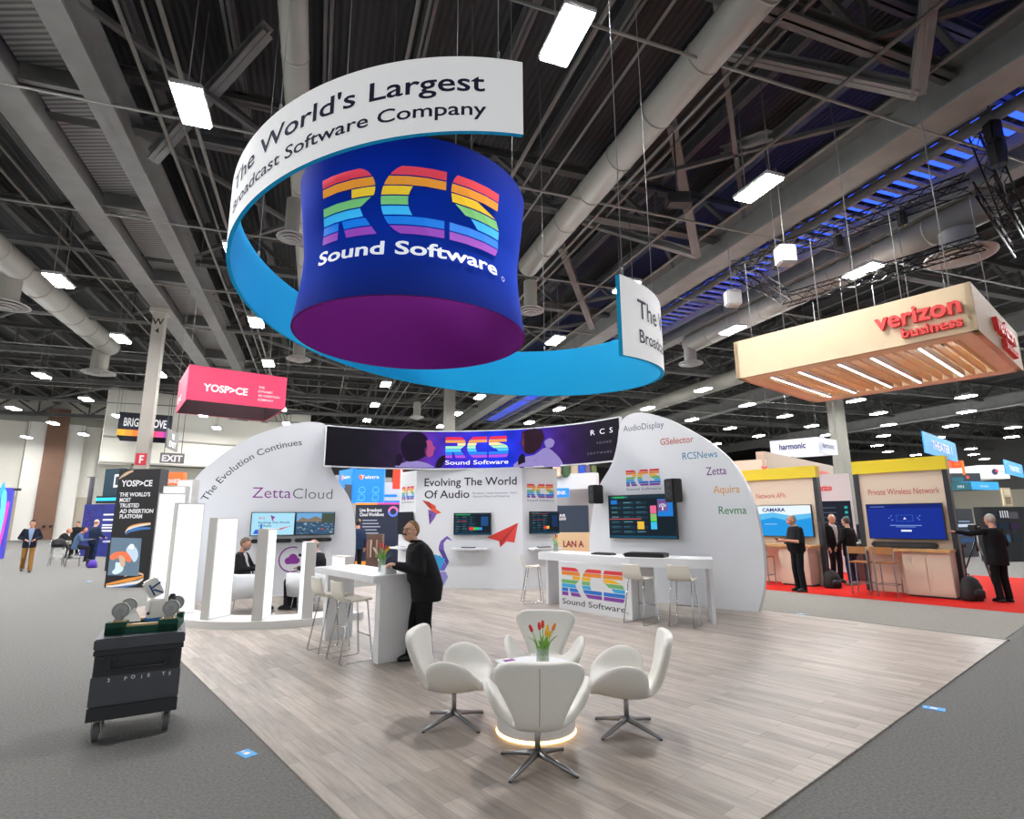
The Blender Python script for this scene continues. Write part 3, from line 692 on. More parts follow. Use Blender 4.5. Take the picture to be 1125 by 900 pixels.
lp(mb, [zz(*p) for p in ((778, 56), (795, 55), (806, 78), (796, 98), (784, 88))], MIC, .011)
lp(mb, [zz(*p) for p in ((728, 192), (727, 162), (739, 145), (750, 152), (750, 192))], MIC, .011)
mb.build('right_portrait', t)
mb = MB(); x0, y0 = ledw(*zz(461, 160)); x1, y1 = ledw(*zz(690, 80)); y0 = .27; y1 = .84
rcs_logo(mb, x0, y0, x1-x0, y1-y0, led, RAING, d=.016); mb.build('logo', t)
mb = MB(); mb.text('Sound Software', x0, .10, .115, led, LW, d=.016, bold=.01, width=x1-x0)
xa, ya = ledw(*zz(990, 72)); mb.text('R  C  S', xa, .66, .13, led, LW, d=.012, bold=.0, width=.66); 
xa, _ = ledw(*zz(1012, 100)); mb.text('S O U N D', xa, .43, .055, led, glow('led_grey', '8A84A0', .9), d=.012, width=.44)
xa, _ = ledw(*zz(978, 132)); mb.text('S O F T W A R E', xa, .19, .055, led, glow('led_grey', '8A84A0', .9), d=.012, width=.72); mb.build('lettering', t)
# ================================================================== arched walls
def panel(name, label, fr, outline, th=.1, m=WHITE):
    mb = MB(); mb.poly(outline, fr, m, 0, th); return mb.build(name, label=label, cat='display wall', origin=fr(0, 0))
fF = Fr(G(719, 662.5), G(832.8, 673.5)-G(719, 662.5))
fin = panel('arched_wall', 'tall white arched panel with coloured product names and mounted speakers', fF,
            smooth_curve([(-1.40, 0), (-1.53, .8), (-1.52, 1.4), (-1.31, 2.33), (-.89, 2.95), (-.72, 3.4), (-.62, 3.85), (-.42, 4.05), (-.05, 4.07), (.45, 3.9), (.91, 3.63), (1.4, 3.28), (1.80, 2.87), (2.03, 2.45), (2.17, 2.02), (2.25, 1.4), (2.26, .85), (2.2, .4), (2.07, 0)], 5), .14)
s36 = lambda x, y: (580+x/3.6, 450+y/3.6)
def word(parent, items, fr, name='lettering', d=.004):
    mb = MB()
    for txt, p0, p1, h, m, bold in items:
        x0, y0 = hit(fr, *p0); x1, y1 = hit(fr, *p1); sh = (y1-y0)/(x1-x0) if abs(y1-y0) > .01 else 0
        f2 = (lambda X, Y, D, x0=x0, y0=y0, sh=0: fr(X, Y, D))
        mb.text(txt, x0, (y0+y1)/2, h, fr, m, d=d, bold=bold, width=x1-x0)
    return mb.build(name, parent)
inkc = lambda n, c: mat('ink_'+n, c, .6)
word(fin, [('AudioDisplay', s36(378, 84), s36(538, 74), .145, inkc('slate', '5A6478'), -.004), ('GSelector', s36(524, 136), s36(656, 134), .15, inkc('rust', 'C84C3C'), -.004), ('RCSNews', s36(612, 196), s36(750, 190), .15, inkc('teal', '1F86AE'), .0),
           ('Zetta', s36(706, 258), s36(786, 258), .17, inkc('plum', '7A2F84'), 0), ('Aquira', s36(734, 330), s36(838, 330), .16, inkc('amber', 'E5A543'), 0), ('Revma', s36(756, 413), s36(866, 413), .16, inkc('green', '3B8A58'), .004)], fF)
mb = MB(); x0, y0 = hit(fF, *s36(390, 305)); x1, y1 = hit(fF, *s36(522, 240)); rcs_logo(mb, x0, y0, x1-x0, .36, fF, RAIN); mb.build('logo', fin)
mb = MB(); mb.text('Sound Software', x0, y0-.09, .055, fF, inkc('slate', '5A6478'), width=x1-x0); mb.build('small_lettering', fin)
fD = Fr(G(212, 662), G(369, 652)-G(212, 662))
dome = panel('arched_wall', 'white domed back panel behind the two seated men', fD,
             smooth_curve([(-.42, 0), (-.58, .85), (-.48, 2.0), (-.18, 2.73), (.26, 3.23), (.65, 3.55), (1.05, 3.80), (1.74, 4.08), (2.3, 4.17), (2.6, 4.05), (2.68, 3.5), (2.72, 3.1), (2.9, 2.75), (3.22, 2.30), (3.38, 1.78), (3.44, 1.0), (3.36, 0)], 5), .14)
s34 = lambda x, y: (170+x/3.4625, 440+y/3.4625)
class Arc:
    def __init__(s, fr, a, b, c):
        s.fr = fr; s.o, s.r = circ3(a, b, c); s.t0 = math.atan2(a[1]-s.o.y, a[0]-s.o.x); s.len = s.r*abs(s.t0-math.atan2(c[1]-s.o.y, c[0]-s.o.x))
    def __call__(s, x, y, d=0):
        a = s.t0-x/s.r; return s.fr(s.o.x+(s.r+y)*math.cos(a), s.o.y+(s.r+y)*math.sin(a), d)
arc = Arc(fD, hit(fD, *s34(198, 385)), hit(fD, *s34(305, 268)), hit(fD, *s34(560, 170)))
mb = MB(); mb.text('The Evolution Continues', 0, 0, .155, arc, inkc('charcoal', '3E4048'), d=.004, width=arc.len); mb.build('arc_lettering', dome)
word(dome, [('Zetta', s34(370, 370), s34(517, 372), .26, inkc('purple', '8A3094'), -.008), ('Cloud', s34(524, 374), s34(675, 374), .26, inkc('grey', '6A6C74'), -.014)], fD)
mb = MB(); cx_, cy_ = hit(fD, *s34(522, 605)); PUR = inkc('purple', '8A3094')
mb.ring(cx_, cy_, .27, .30, fD, PUR, .004, a0=70, a1=300)
for dx, dy, r in ((-.08, -.03, .08), (.02, .03, .10), (.1, -.03, .075)): mb.disc(cx_+dx, cy_+dy, r, fD, PUR, .004+dx*.01)
mb.rect(cx_-.1, cy_-.105, cx_+.12, cy_-.03, fD, PUR, .0045); mb.build('cloud_emblem', dome)
x0, y0 = hit(fD, *s34(278, 480)); mb = MB(); mb.poly([(x0-.05, y0-.06), (x0+.13, y0+.08), (x0+.09, y0-.04)], fD, RAIN[0], .004); mb.poly([(x0-.12, y0+.02), (x0-.02, y0-.05), (x0+.0, y0+.05)], fD, PUR, .004); mb.build('paper_bird_print', dome)
# ------------------------------------------------------------------ centre display tower
T0 = G(473, 646.6); T1 = G(575, 648.6); tu = (T1-T0).normalized(); T0 = T0-tu*.46; tn = Fr(T0, tu).n
fC = Fr(T0, tu); CW = (T1-T0).length; TH = 3.05
ang = R(40)
ru = Matrix.Rotation(ang, 3, 'Z') @ tu; lu = Matrix.Rotation(-ang, 3, 'Z') @ tu
fRt = Fr(T1, ru); fLt = Fr(T0-lu*.95, lu)
TR = T1+ru*1.06; TL = T0-lu*.95
mb = MB(); plan = [TL, T0, T1, TR, TR+Vector((-.5, 1.1, 0)), TL+Vector((.2, 1.2, 0))]
n = len(plan); vs = [p.copy() for p in plan]+[p+Vector((0, 0, TH)) for p in plan]
mb.add(vs, [(i, (i+1) % n, n+(i+1) % n, n+i) for i in range(n)]+[tuple(range(n, 2*n)), tuple(range(n))[::-1]], WHITE)
tower = mb.build('display_tower', label='white faceted display tower with origami prints and a headline', cat='display wall')
s40 = lambda x, y: (340+x/4.018, 450+y/4.018)
INK = inkc('charcoal', '3E4048')
word(tower, [('Evolving The World', s40(508, 335), s40(915, 335), .215, mat('ink_black', '25262C', .6), .014), ('Of Audio', s40(508, 391), s40(706, 391), .215, mat('ink_black', '25262C', .6), .014),
             ('Broadcast + Audio Automation - Asset', s40(722, 375), s40(915, 369), .05, inkc('slate', '5A6478'), 0), ('Selection, Playout and Streaming', s40(722, 389), s40(882, 384), .05, inkc('slate', '5A6478'), 0)], fC)
def origami(name, polys, fr):
    mb = MB()
    for i, (c, pts) in enumerate(polys): mb.poly([hit(fr, *s40(*p)) for p in pts], fr, mat('paper_'+c, c, .6), .004+.0004*i)
    return mb.build(name, tower)
origami('hummingbird_print', [('A8281E', ((497, 400), (528, 408), (548, 440), (530, 436))), ('D8482C', ((528, 408), (556, 425), (562, 452), (546, 445))), ('E86040', ((530, 436), (560, 440), (583, 456), (562, 462), (546, 460))), ('7B55A8', ((524, 440), (562, 460), (552, 480), (530, 510))), ('5A3A88', ((526, 462), (540, 462), (530, 508)))], fC)
origami('paper_plane_print', [('D5362E', ((783, 565), (921, 500), (838, 582))), ('B52A26', ((921, 500), (838, 582), (842, 609))), ('E2473C', ((921, 500), (842, 609), (870, 582), (905, 588)))], fC)
origami('swan_print', [('6F55B0', ((570, 618), (572, 600), (580, 580), (608, 558), (632, 580), (606, 572), (592, 590), (594, 620))), ('4A3A8C', ((570, 618), (594, 620), (616, 672), (606, 690))), ('6A60C0', ((575, 640), (606, 690), (612, 680), (596, 712), (560, 712))),
                       ('2B9BD2', ((500, 650), (556, 640), (600, 660), (575, 712), (510, 712))), ('1F78B8', ((500, 650), (540, 690), (575, 712), (510, 712)))], fC)
origami('swan_reflection_print', [('A8B4DC', ((500, 716), (590, 716), (612, 740), (596, 775), (560, 782), (520, 780))), ('8C86C8', ((560, 716), (602, 716), (612, 740), (584, 782)))], fC)
for fr, px, nm in ((fRt, (s40(960, 357), s40(1077, 300)), 'logo'), (fLt, (s40(392, 362), s40(466, 310)), 'logo')):
    x0, y0 = hit(fr, *px[0]); x1, y1 = hit(fr, *px[1]); mb = MB()
    if fr is fLt: x0, x1 = .14, .84
    rcs_logo(mb, x0, 2.28, x1-x0, .36, fr, RAIN); mb.build(nm, tower)
    mb = MB(); mb.text('Sound Software', x0, 2.19, .055, fr, inkc('slate', '5A6478'), width=x1-x0); mb.build('small_lettering', tower)
# ------------------------------------------------------------------ screens
def tv(label, fr, x0, y0, x1, y1, art, th=.06, base=.05, bez=.018):
    t = thing('television', label, 'screen', fr((x0+x1)/2, y0, base))
    mb = MB(); mb.rect(x0, y0, x1, y1, fr, BLACK, base+th, th); mb.build('casing', t)
    mb = MB(); art(mb, lambda u, v, d=0: fr(x0+bez+(x1-x0-2*bez)*u, y0+bez+(y1-y0-2*bez)*v, base+th+.001+d)); mb.build('picture', t)
    mb = MB(); mb.rect(x0+(x1-x0)*.3, y0+(y1-y0)*.3, x0+(x1-x0)*.7, y0+(y1-y0)*.7, fr, DGREY, base, base-.002); mb.build('wall_bracket', t)
    return t
U = lambda c, s=.9: glow('scr_'+c, c, s)
def ui_art(seed, accents, bg='10202C', bar='1F7A6A'):
    def f(mb, fr):
        r = random.Random(seed)
        mb.rect(0, 0, 1, 1, fr, U(bg, .8), 0)
        mb.rect(0, .93, 1, 1, fr, U('1C3240'), .001); mb.rect(.04, .945, .3, .985, fr, U(bar), .0015)
        for i in range(7):
            y = .86-i*.115
            for (a, b) in ((.03, .2), (.22, .4), (.42, .6)):
                mb.rect(a, y-.07, b, y-.005, fr, U(r.choice(('16303E', '1B3A4A', '142834'))), .001)
                mb.rect(a+.01, y-.03, a+.01+(b-a)*r.uniform(.3, .8), y-.018, fr, U(r.choice(('4A8A9A', '7AB0B8', '3C7080'))), .0015)
                mb.rect(a+.01, y-.055, a+.01+(b-a)*r.uniform(.3, .6), y-.047, fr, U('2E5866'), .0015)
        mb.rect(0, .0, 1, .05, fr, U('0E4A66'), .001)
        for (x0, y0, x1, y1, c) in accents: mb.rect(x0, y0, x1, y1, fr, U(c, 1.0), .002)
    return f
x0, y0 = hit(fF, *s36(333, 508)); x1, y1 = hit(fF, *s36(590, 332)); bigart = ui_art(1, [(.0, .43, .5, .45, 'C05058'), (.44, .2, .54, .38, 'E8B83C'), (.64, .4, .73, .56, 'D070A0'), (.64, .57, .73, .75, 'E06890'), (.64, .38, .73, .56, '20D838'), (.64, .2, .73, .37, '40B8E8'), (.75, .5, .97, .9, '1E78D0'), (.75, .62, .9, .88, '8A2028'), (.03, .8, .13, .9, '1A6FC8'), (.08, .94, .25, .985, '28A060')])
def bigart2(mb, fr): 
    bigart(mb, fr); mb.ring(.825, .74, .04, .05, fr, U('F0F0F0'), .004, a0=-40, a1=220); mb.ring(.825, .74, .018, .028, fr, U('F0F0F0'), .004, a0=-40, a1=220); mb.rect(.815, .64, .835, .73, fr, U('F0F0F0'), .004)
tv('large wall television with a broadcast schedule above the counter', fF, x0, y0, x1, y1, bigart2)
x0, y0 = hit(fC, *s40(641, 553)); x1, y1 = hit(fC, *s40(805, 456)); tv('small wall screen with green and red tiles beneath the headline', fC, x0, y0, x1, y1, ui_art(2, [(.42, .2, .55, .33, 'E83848'), (.55, .2, .68, .33, '30C850'), (.68, .2, .78, .33, '3890E0'), (.03, .92, .45, .97, '28A060'), (.1, .62, .35, .645, 'B83848'), (.75, .4, .95, .85, '1E4A80')]))
x0, y0 = hit(fRt, *s40(966, 552)); x1, y1 = hit(fRt, *s40(1090, 451)); tv('wall screen on the right facet of the tower, above the tulips', fRt, x0, 1.37, x0+.88, 1.93, ui_art(3, [(.45, .2, .55, .33, 'D83848'), (.55, .2, .65, .33, 'E8B83C'), (.03, .9, .6, .93, '8A3040'), (.1, .62, .5, .645, '883040'), (.75, .3, .95, .85, '16305A')]))
tv('dark wall screen on the left facet behind the man at the table', fLt, .12, 1.35, .9, 1.95, lambda mb, fr: (mb.rect(0, 0, 1, 1, fr, U('161826', .8), 0), mb.rect(.72, .1, .97, .5, fr, U('1A3F80', .8), .001), mb.rect(.1, .5, .5, .52, fr, U('302838'), .001)))
def zart(mb, fr):
    mb.rect(0, 0, 1, 1, fr, U('A8DCF2', 1), 0)
    mb.text('Evolving The World', .16, .52, .09, lambda x, y, d=0: fr(x, y, d), U('2A3A66', 1), d=.002, width=.72, bold=.02); mb.text('Of Audio', .16, .38, .09, fr, U('2A3A66', 1), d=.002, width=.3, bold=.02)
    mb.poly([(.42, .9), (.52, .82), (.48, .6)], fr, U('B03A80', 1), .002); mb.poly([(.42, .9), (.54, .8), (.5, .74)], fr, U('7A3AA0', 1), .003); mb.poly([(.63, .2), (.97, .42), (.68, .3)], fr, U('D83038', 1), .002); mb.poly([(.05, .05), (.1, .25), (.2, .22), (.22, .5), (.25, .5), (.25, .05)], fr, U('3060D0', 1), .002); mb.text('RCS', .16, .72, .08, fr, U('D04858', 1), d=.002, width=.14, bold=.03)
def cityart(mb, fr):
    r = random.Random(4); mb.rect(0, 0, 1, 1, fr, U('6FA8D8', 1), 0); mb.poly([(0, .6), (.15, .8), (.3, .7), (.5, .84), (.75, .66), (1, .7), (1, .5), (0, .5)], fr, U('8A7A68'), .001)
    mb.rect(0, 0, 1, .58, fr, U('3A5A78'), .002)
    for i in range(90):
        x, y = r.random()*.94, r.random()*.52; w, h = r.uniform(.02, .08), r.uniform(.02, .07); mb.rect(x, y, min(1, x+w), y+h, fr, U(r.choice(('6A8CA8', '2A4058', 'A8B8C0', '486A88', '32506E', '8098A0', '3E4A40'))), .003+.0001*i)
    mb.rect(.66, .22, .74, .27, fr, U('D04848'), .014); mb.rect(.66, .5, 1, .98, fr, U('4A5648'), .002)
xa, ya = hit(fD, *s34(360, 516)); xm, _ = hit(fD, *s34(529, 520)); xb, yb = hit(fD, *s34(684, 425)); yt = yb
tv('left of the two screens side by side, showing a pale blue slide', fD, xa, ya, xm-.005, yt, zart); tv('right of the two screens side by side, showing an outdoor view', fD, xm+.005, ya, xb, yt, cityart)
for q0, q1, lab in (((364, 541), (519, 528), 'slim black soundbar under the left of the two screens'), ((531, 538), (671, 523), 'slim black soundbar under the right of the two screens')):
    x0, y0 = hit(fD, *s34(*q0)); x1, y1 = hit(fD, *s34(*q1)); mb = MB(); c = fD((x0+x1)/2, (y0+y1)/2, .06); mb.box(c, (x1-x0, .1, .09), BLACK, M=Matrix((fD.u, -fD.n, fD.v)).transposed(), bev=.02)
    for q in (.2, .5, .8): mb.rect(x0+(x1-x0)*q-.05, (y0+y1)/2-.03, x0+(x1-x0)*q+.05, (y0+y1)/2+.03, fD, DGREY, .113)
    mb.build('soundbar', label=lab, cat='speaker')
def wallspeaker(q, lab, w, h):
    x, y = hit(fF, *s36(*q)); t = thing('wall_speaker', lab, 'speaker', fF(x, y, .2)); Mx = Matrix((fF.u, -fF.n, fF.v)).transposed()
    mb = MB(); mb.box(fF(x, y, .24), (w, .26, h), BLACK, M=Mx @ Matrix.Rotation(R(-25), 3, 'Z'), bev=.02); mb.build('cabinet', t)
    f2 = Fr(fF(x, y, .24)+(Mx @ Matrix.Rotation(R(-25), 3, 'Z') @ Vector((0, -.131, 0))), Mx @ Matrix.Rotation(R(-25), 3, 'Z') @ Vector((1, 0, 0)))
    mb = MB(); mb.rect(-w*.44, -h*.46, w*.44, h*.46, f2, mat('grille', '232326', .7), .002); mb.disc(0, -h*.14, w*.34, f2, DGREY, .004); mb.disc(0, -h*.14, w*.12, f2, BLACK, .006); mb.disc(0, h*.26, w*.16, f2, DGREY, .004); mb.build('grille', t)
    mb = MB(); mb.bar(fF(x, y-.05, 0), fF(x, y-.05, .15), .06, .06, BLACK); mb.build('wall_bracket', t)
wallspeaker((290, 337), 'black loudspeaker on the arched panel left of the large television', .24, .42); wallspeaker((594, 322), 'black loudspeaker on the arched panel right of the large television', .27, .48)
for (fr, x0, x1, y, lab) in ((fC, *[hit(fC, *s40(q, 612))[0] for q in (640, 797)], 1.0, 'thin white shelf under the middle wall screen'), (fRt, .15, 1.0, 1.0, 'thin white shelf under the right facet screen'), (fLt, .1, .9, 1.0, 'thin white shelf on the left facet beside the man')):
    t = thing('wall_shelf', lab, 'shelf', fr((x0+x1)/2, y, .15)); Mx = Matrix((fr.u, -fr.n, fr.v)).transposed()
    mb = MB(); mb.box(fr((x0+x1)/2, y, .155), (x1-x0, .3, .05), WHITE, M=Mx, bev=.008); mb.build('board', t); mb = MB(); mb.bar(fr((x0+x1)/2, y-.09, .005), fr((x0+x1)/2, y-.04, .2), .3, .03, WHITE); mb.build('bracket', t)
    kb = MB(); kb.box(fr((x0+x1)/2-.05, y+.04, .16), (.36, .13, .025), DGREY if fr is not fLt else WHITE, M=Mx, bev=.006); kb.rect((x0+x1)/2-.21, 0, (x0+x1)/2+.11, .1, lambda a, b, d, fr=fr, y=y: fr(a, y+.0535, .11+b), mat('key_white', 'D8D8DA', .5))
    kb.build('keyboard', label='keyboard lying on '+lab.split(' under')[0].split(' on')[0]+(' under the middle wall screen' if fr is fC else ' below the right facet screen' if fr is fRt else ' beside the man'), cat='keyboard')
# ================================================================== BOOTH FURNITURE
FURN = mat('lacquer_white', 'F0F0F1', .3, noise=.006, nscale=3)
# ------------------------------------------------------------------ counter
t = thing('bar_counter', 'long white counter with the large rainbow logo on its front', 'counter', ab(7.2, 8.5))
mb = MB(); c = ab((6.38+8.17)/2, (8.07+8.75)/2); mb.box((c.x, c.y, .455), (.68, 1.79, .91), FURN, rz=RB); mb.build('base', t)
top = [(8.85, 8.15), (6.35, 8.02), (5.12, 8.66), (5.55, 9.35), (6.65, 8.86), (8.85, 8.92)]
fz = lambda a, b, d=0: ab(a, b, 1.06+d)
mb = MB(); mb.poly(top, fz, FURN, 0, .15); mb.build('countertop', t)
mb = MB()
p0, p1 = ab(5.22, 8.74), ab(5.58, 9.22); mb.bar(p0+Vector((0, 0, .455)), p1+Vector((0, 0, .455)), .06, .91, FURN); mb.build('end_panel', t)
mb = MB(); c = ab(8.72, 8.58); mb.box((c.x, c.y, .455), (.62, .06, .91), FURN, rz=RB); mb.build('end_panel', t)
fB = Fr(ab(8.17, 8.07), -AX); mb = MB(); rcs_logo(mb, .09, .27, 1.56, .54, fB, RAIN, d=.003); mb.build('logo', t)
mb = MB(); mb.text('Sound Software', .09, .115, .105, fB, inkc('charcoal', '3E4048'), width=1.56, bold=.008); mb.ring(1.69, .11, .012, .018, fB, inkc('charcoal', '3E4048')); mb.build('lettering', t)
TOPZ = 1.061
def flat_item(name, label, cat, a, b, size, m, yaw=0, bev=.008, keys=False, z=TOPZ):
    t = thing(name, label, cat, ab(a, b, z), RB+yaw); mb = MB(); mb.box((0, 0, size[2]/2), size, m, bev=bev); mb.build('body', t, local=True)
    if keys:
        mb = MB()
        for i in range(int(size[0]/.05)-1):
            for j in range(int(size[1]/.05)-1): mb.box((-size[0]/2+.05+.05*i, -size[1]/2+.05+.05*j, size[2]+.004), (.036, .036, .012), keys)
        mb.build('key_block', t, local=True)
flat_item('broadcast_console', 'black broadcast console standing on the long white counter, right of the keyboard', 'console', 6.3, 8.45, (.34, .72, .07), BLACK, R(18), keys=mat('key_grey', '3A3A3E', .5))
flat_item('keyboard', 'black keyboard lying on the long white counter left of the console', 'keyboard', 7.25, 8.38, (.2, .46, .03), DGREY, R(3), .006, keys=mat('key_dark', '1E1E20', .5))
flat_item('paper_sheet', 'white sheet lying on the long white counter between keyboard and console', 'paper', 6.85, 8.3, (.21, .29, .004), mat('paper_white', 'F6F6F4', .7), R(20), 0)
flat_item('mouse', 'small dark mouse beside the console on the counter', 'mouse', 6.8, 8.48, (.06, .1, .03), BLACK, 0, .012)
# ------------------------------------------------------------------ bar table
t = thing('bar_table', 'tall white bar table the standing man leans on', 'table', ab(7.5, 3.6), RB)
mb = MB(); c = ab(7.55, 3.6); mb.box((c.x, c.y, 1.015), (.66, 1.95, .085), FURN, rz=RB, bev=.004); mb.build('tabletop', t)
for a in (6.66, 8.40):
    mb = MB(); c = ab(a, 3.62); mb.box((c.x, c.y, .486), (.48 if a < 7 else .42, .12, .972), FURN, rz=RB); mb.build('end_panel', t)
# ------------------------------------------------------------------ stools
CREAM = mat('stool_shell_cream', 'EDE6D8', .4)
def make_stool():
    t = thing('bar_stool', 'x', 'stool', (0, 0, 0), 0, 'cream bar stools')
    prof = smooth_curve([(.19, .755), (.16, .768), (.05, .757), (-.08, .752), (-.15, .765), (-.19, .82), (-.205, .90), (-.215, .99)], 4)
    mb = MB(); n = len(prof); W = []
    for i, (y, z) in enumerate(prof):
        w = .195 if z < .8 else .195-.02*((z-.8)/.2)
        W += [(-w, y, z), (-w*.6, y-.006, z-.008), (0, y-.008, z-.01), (w*.6, y-.006, z-.008), (w, y, z)]
    mb.add(W, [(i*5+j, (i+1)*5+j, (i+1)*5+j+1, i*5+j+1) for i in range(n-1) for j in range(4)], CREAM, True)
    o = mb.build('seat_shell', t, local=True); m = o.modifiers.new('s', 'SOLIDIFY'); m.thickness = .022; m = o.modifiers.new('b', 'BEVEL'); m.width = .006; m.segments = 2; apply_mods(o)
    for s in (-1, 1):
        mb = MB(); mb.tube([(s*.13, .12, .735), (s*.15, .14, .715), (s*.20, .21, .03), (s*.20, .19, .012), (s*.20, -.20, .012), (s*.20, -.22, .03), (s*.16, -.10, .715), (s*.13, -.08, .735)], .011, CHROME, 8); mb.build('sled_leg', t, local=True)
    mb = MB(); mb.tube([(-.178, .178, .3), (.178, .178, .3)], .010, CHROME, 8); mb.build('footrest', t, local=True)
    mb = MB()
    for y in (.12, -.08): mb.tube([(-.14, y, .738), (.14, y, .738)], .011, CHROME, 8)
    mb.build('under_frame', t, local=True); return t
st = make_stool()
def place(o, p, rz, label): o.location = p; o.rotation_euler = (0, 0, rz); o['label'] = label; MW[o.name] = Matrix.Translation(p) @ Matrix.Rotation(rz, 4, 'Z')
face = lambda d: math.atan2(-d.x, d.y)          # heading whose local +Y looks along d
place(st, ab(7.72, 3.22), face(BX), 'cream bar stool at the bar table, farther from the standing man')
copy_thing(st, ab(7.05, 3.22), face(BX), 'cream bar stool at the bar table, next to the standing man')
copy_thing(st, ab(7.35, 4.22), face(-BX), 'cream bar stool on the far side of the bar table')
copy_thing(st, ab(6.12, 7.98), face(BX), 'left of the two cream stools in front of the counter end')
copy_thing(st, ab(5.50, 8.32), face(BX+AX*.3), 'right of the two cream stools in front of the counter end')
copy_thing(st, ab(9.1, 8.2), face(Vector((1, .1, 0))), 'lone cream stool at the left end of the long counter')
copy_thing(st, G(372, 668), face(BX-AX*.4), 'cream stool half hidden behind the far end of the bar table') if False else None
# ------------------------------------------------------------------ swan chairs
LEATH = mat('leather_white', 'EFECE4', .38, noise=.015, nscale=30); ZIP = mat('seam_grey', 'B9B2A4', .6)
def make_swan():
    t = thing('swan_chair', 'x', 'chair', (0, 0, 0), 0, 'white winged lounge chairs')
    seat = [(.31, .375, .14, (.225, .375), (.28, .415)), (.25, .375, .17, (.265, .41), (.32, .50)), (.14, .350, .18, (.285, .435), (.36, .585)), (.02, .335, .18, (.29, .45), (.372, .62)), (-.09, .335, .175, (.28, .45), (.355, .605)), (-.18, .35, .165, (.25, .425), (.31, .54))]
    back = [(-.245, .395, .16), (-.285, .49, .20), (-.312, .59, .255), (-.335, .69, .315), (-.35, .765, .32), (-.36, .80, .23)]
    V = []; F = []; rows = []
    for (y, z, w, (x3, z3), (x4, z4)) in seat:
        r = []
        for x, zz in ((-x4, z4), (-x3, z3), (-w, z+.02), (-w*.5, z), (0, z-.005), (w*.5, z), (w, z+.02), (x3, z3), (x4, z4)): r.append(len(V)); V.append((x, y, zz))
        rows.append(r)
    for (y, z, w) in back:
        r = []
        for q in (-1, -.55, 0, .55, 1): r.append(len(V)); V.append((w*q, y+.045*q*q, z-.012*q*q))
        rows.append([None, None]+r+[None, None])
    for a, b in zip(rows, rows[1:]):
        for j in range(8):
            q = (a[j], a[j+1], b[j+1], b[j])
            if None not in q: F.append(q)
    mb = MB(); mb.add(V, F, LEATH, True); o = mb.build('shell', t, local=True)
    bm = bmesh.new(); bm.from_mesh(o.data); bmesh.ops.recalc_face_normals(bm, faces=bm.faces); 
    if sum(f.normal.z for f in bm.faces) < 0: bmesh.ops.reverse_faces(bm, faces=bm.faces)
    bm.to_mesh(o.data); bm.free()
    m = o.modifiers.new('s', 'SOLIDIFY'); m.thickness = .075; m.offset = -.7
    m = o.modifiers.new('u', 'SUBSURF'); m.levels = 3; m.render_levels = 3; apply_mods(o)
    # centre seam follows the real back surface
    seam = []
    ev = o
    for z in [.36+.02*i for i in range(21)]:
        ok, loc, nor, idx = o.ray_cast((0.0005, -2, z), (0, 1, 0))
        if ok: seam.append((0, loc.y-.001, loc.z))
    mb = MB(); mb.tube(seam, .0035, ZIP, 6); mb.build('back_seam', t, local=True)
    mb = MB(); mb.tube([(0, 0, .09), (0, 0, .29)], .021, ALU, 12); mb.tube([(0, 0, .25), (0, 0, .32)], .028, mat('rubber_black', '1A1A1A', .5), 12); mb.build('column', t, local=True)
    for k in range(4):
        a = math.pi/4+k*math.pi/2+.12; d = Vector((math.cos(a), math.sin(a), 0)); mb = MB(); mb.tube([d*.0+Vector((0, 0, .095)), d*.10+Vector((0, 0, .075)), d*.33+Vector((0, 0, .022))], [.028, .020, .013], ALU, 10); leg = mb.build('leg', t, local=True)
        mb = MB(); mb.lathe([(.014, 0), (.016, .006), (.013, .02)], mat('rubber_black', '1A1A1A', .5), d*.325, 12); mb.build('foot_glide', leg, local=True)
    return t
TC = Vector((.185, 5.075, 0))
sw = make_swan()
def swan_at(p, lab, first=False, turn=0):
    d = TC-p; rz = face(d)+turn
    if first: place(sw, p, rz, lab)
    else: copy_thing(sw, p, rz, lab)
swan_at(G(591, 843), 'white winged chair nearest the camera, seen from behind', True, R(2))
swan_at(G(498.6, 795.6), 'white winged chair left of the round table, seen from the side', turn=R(6))
swan_at(G(689, 803), 'white winged chair right of the round table, seen from the side', turn=R(-8))
swan_at(Vector((.31, 5.86, 0)), 'white winged chair behind the tulips, facing the camera', turn=R(4))
# ------------------------------------------------------------------ round lit table
t = thing('round_table', 'white round drum table with a warm glowing ring at its foot', 'table', TC)
mb = MB(); mb.lathe([(.30, .03), (.33, .035), (.33, .50), (.325, .515), (.0, .515)], FURN, TC, 56, smooth=False); o = mb.build('drum_body', t)
mb = MB(); mb.lathe([(.325, .004), (.337, .012), (.325, .03)], glow('warm_led', 'FFC880', 4.5), TC, 56); mb.build('light_ring', t, label='warm glowing light strip')
TZ = .516
mb = MB(); q = Vector((-.06, 5.17, TZ)); mb.box(q+Vector((0, 0, .004)), (.15, .21, .008), mat('paper_white', 'F6F6F4', .7), rz=.5); mb.box(q+Vector((.02, .03, .0095)), (.1, .06, .002), inkc('purple', '8A3094'), rz=.5); mb.build('brochure', label='white brochure on the round table left of the tulips', cat='brochure')
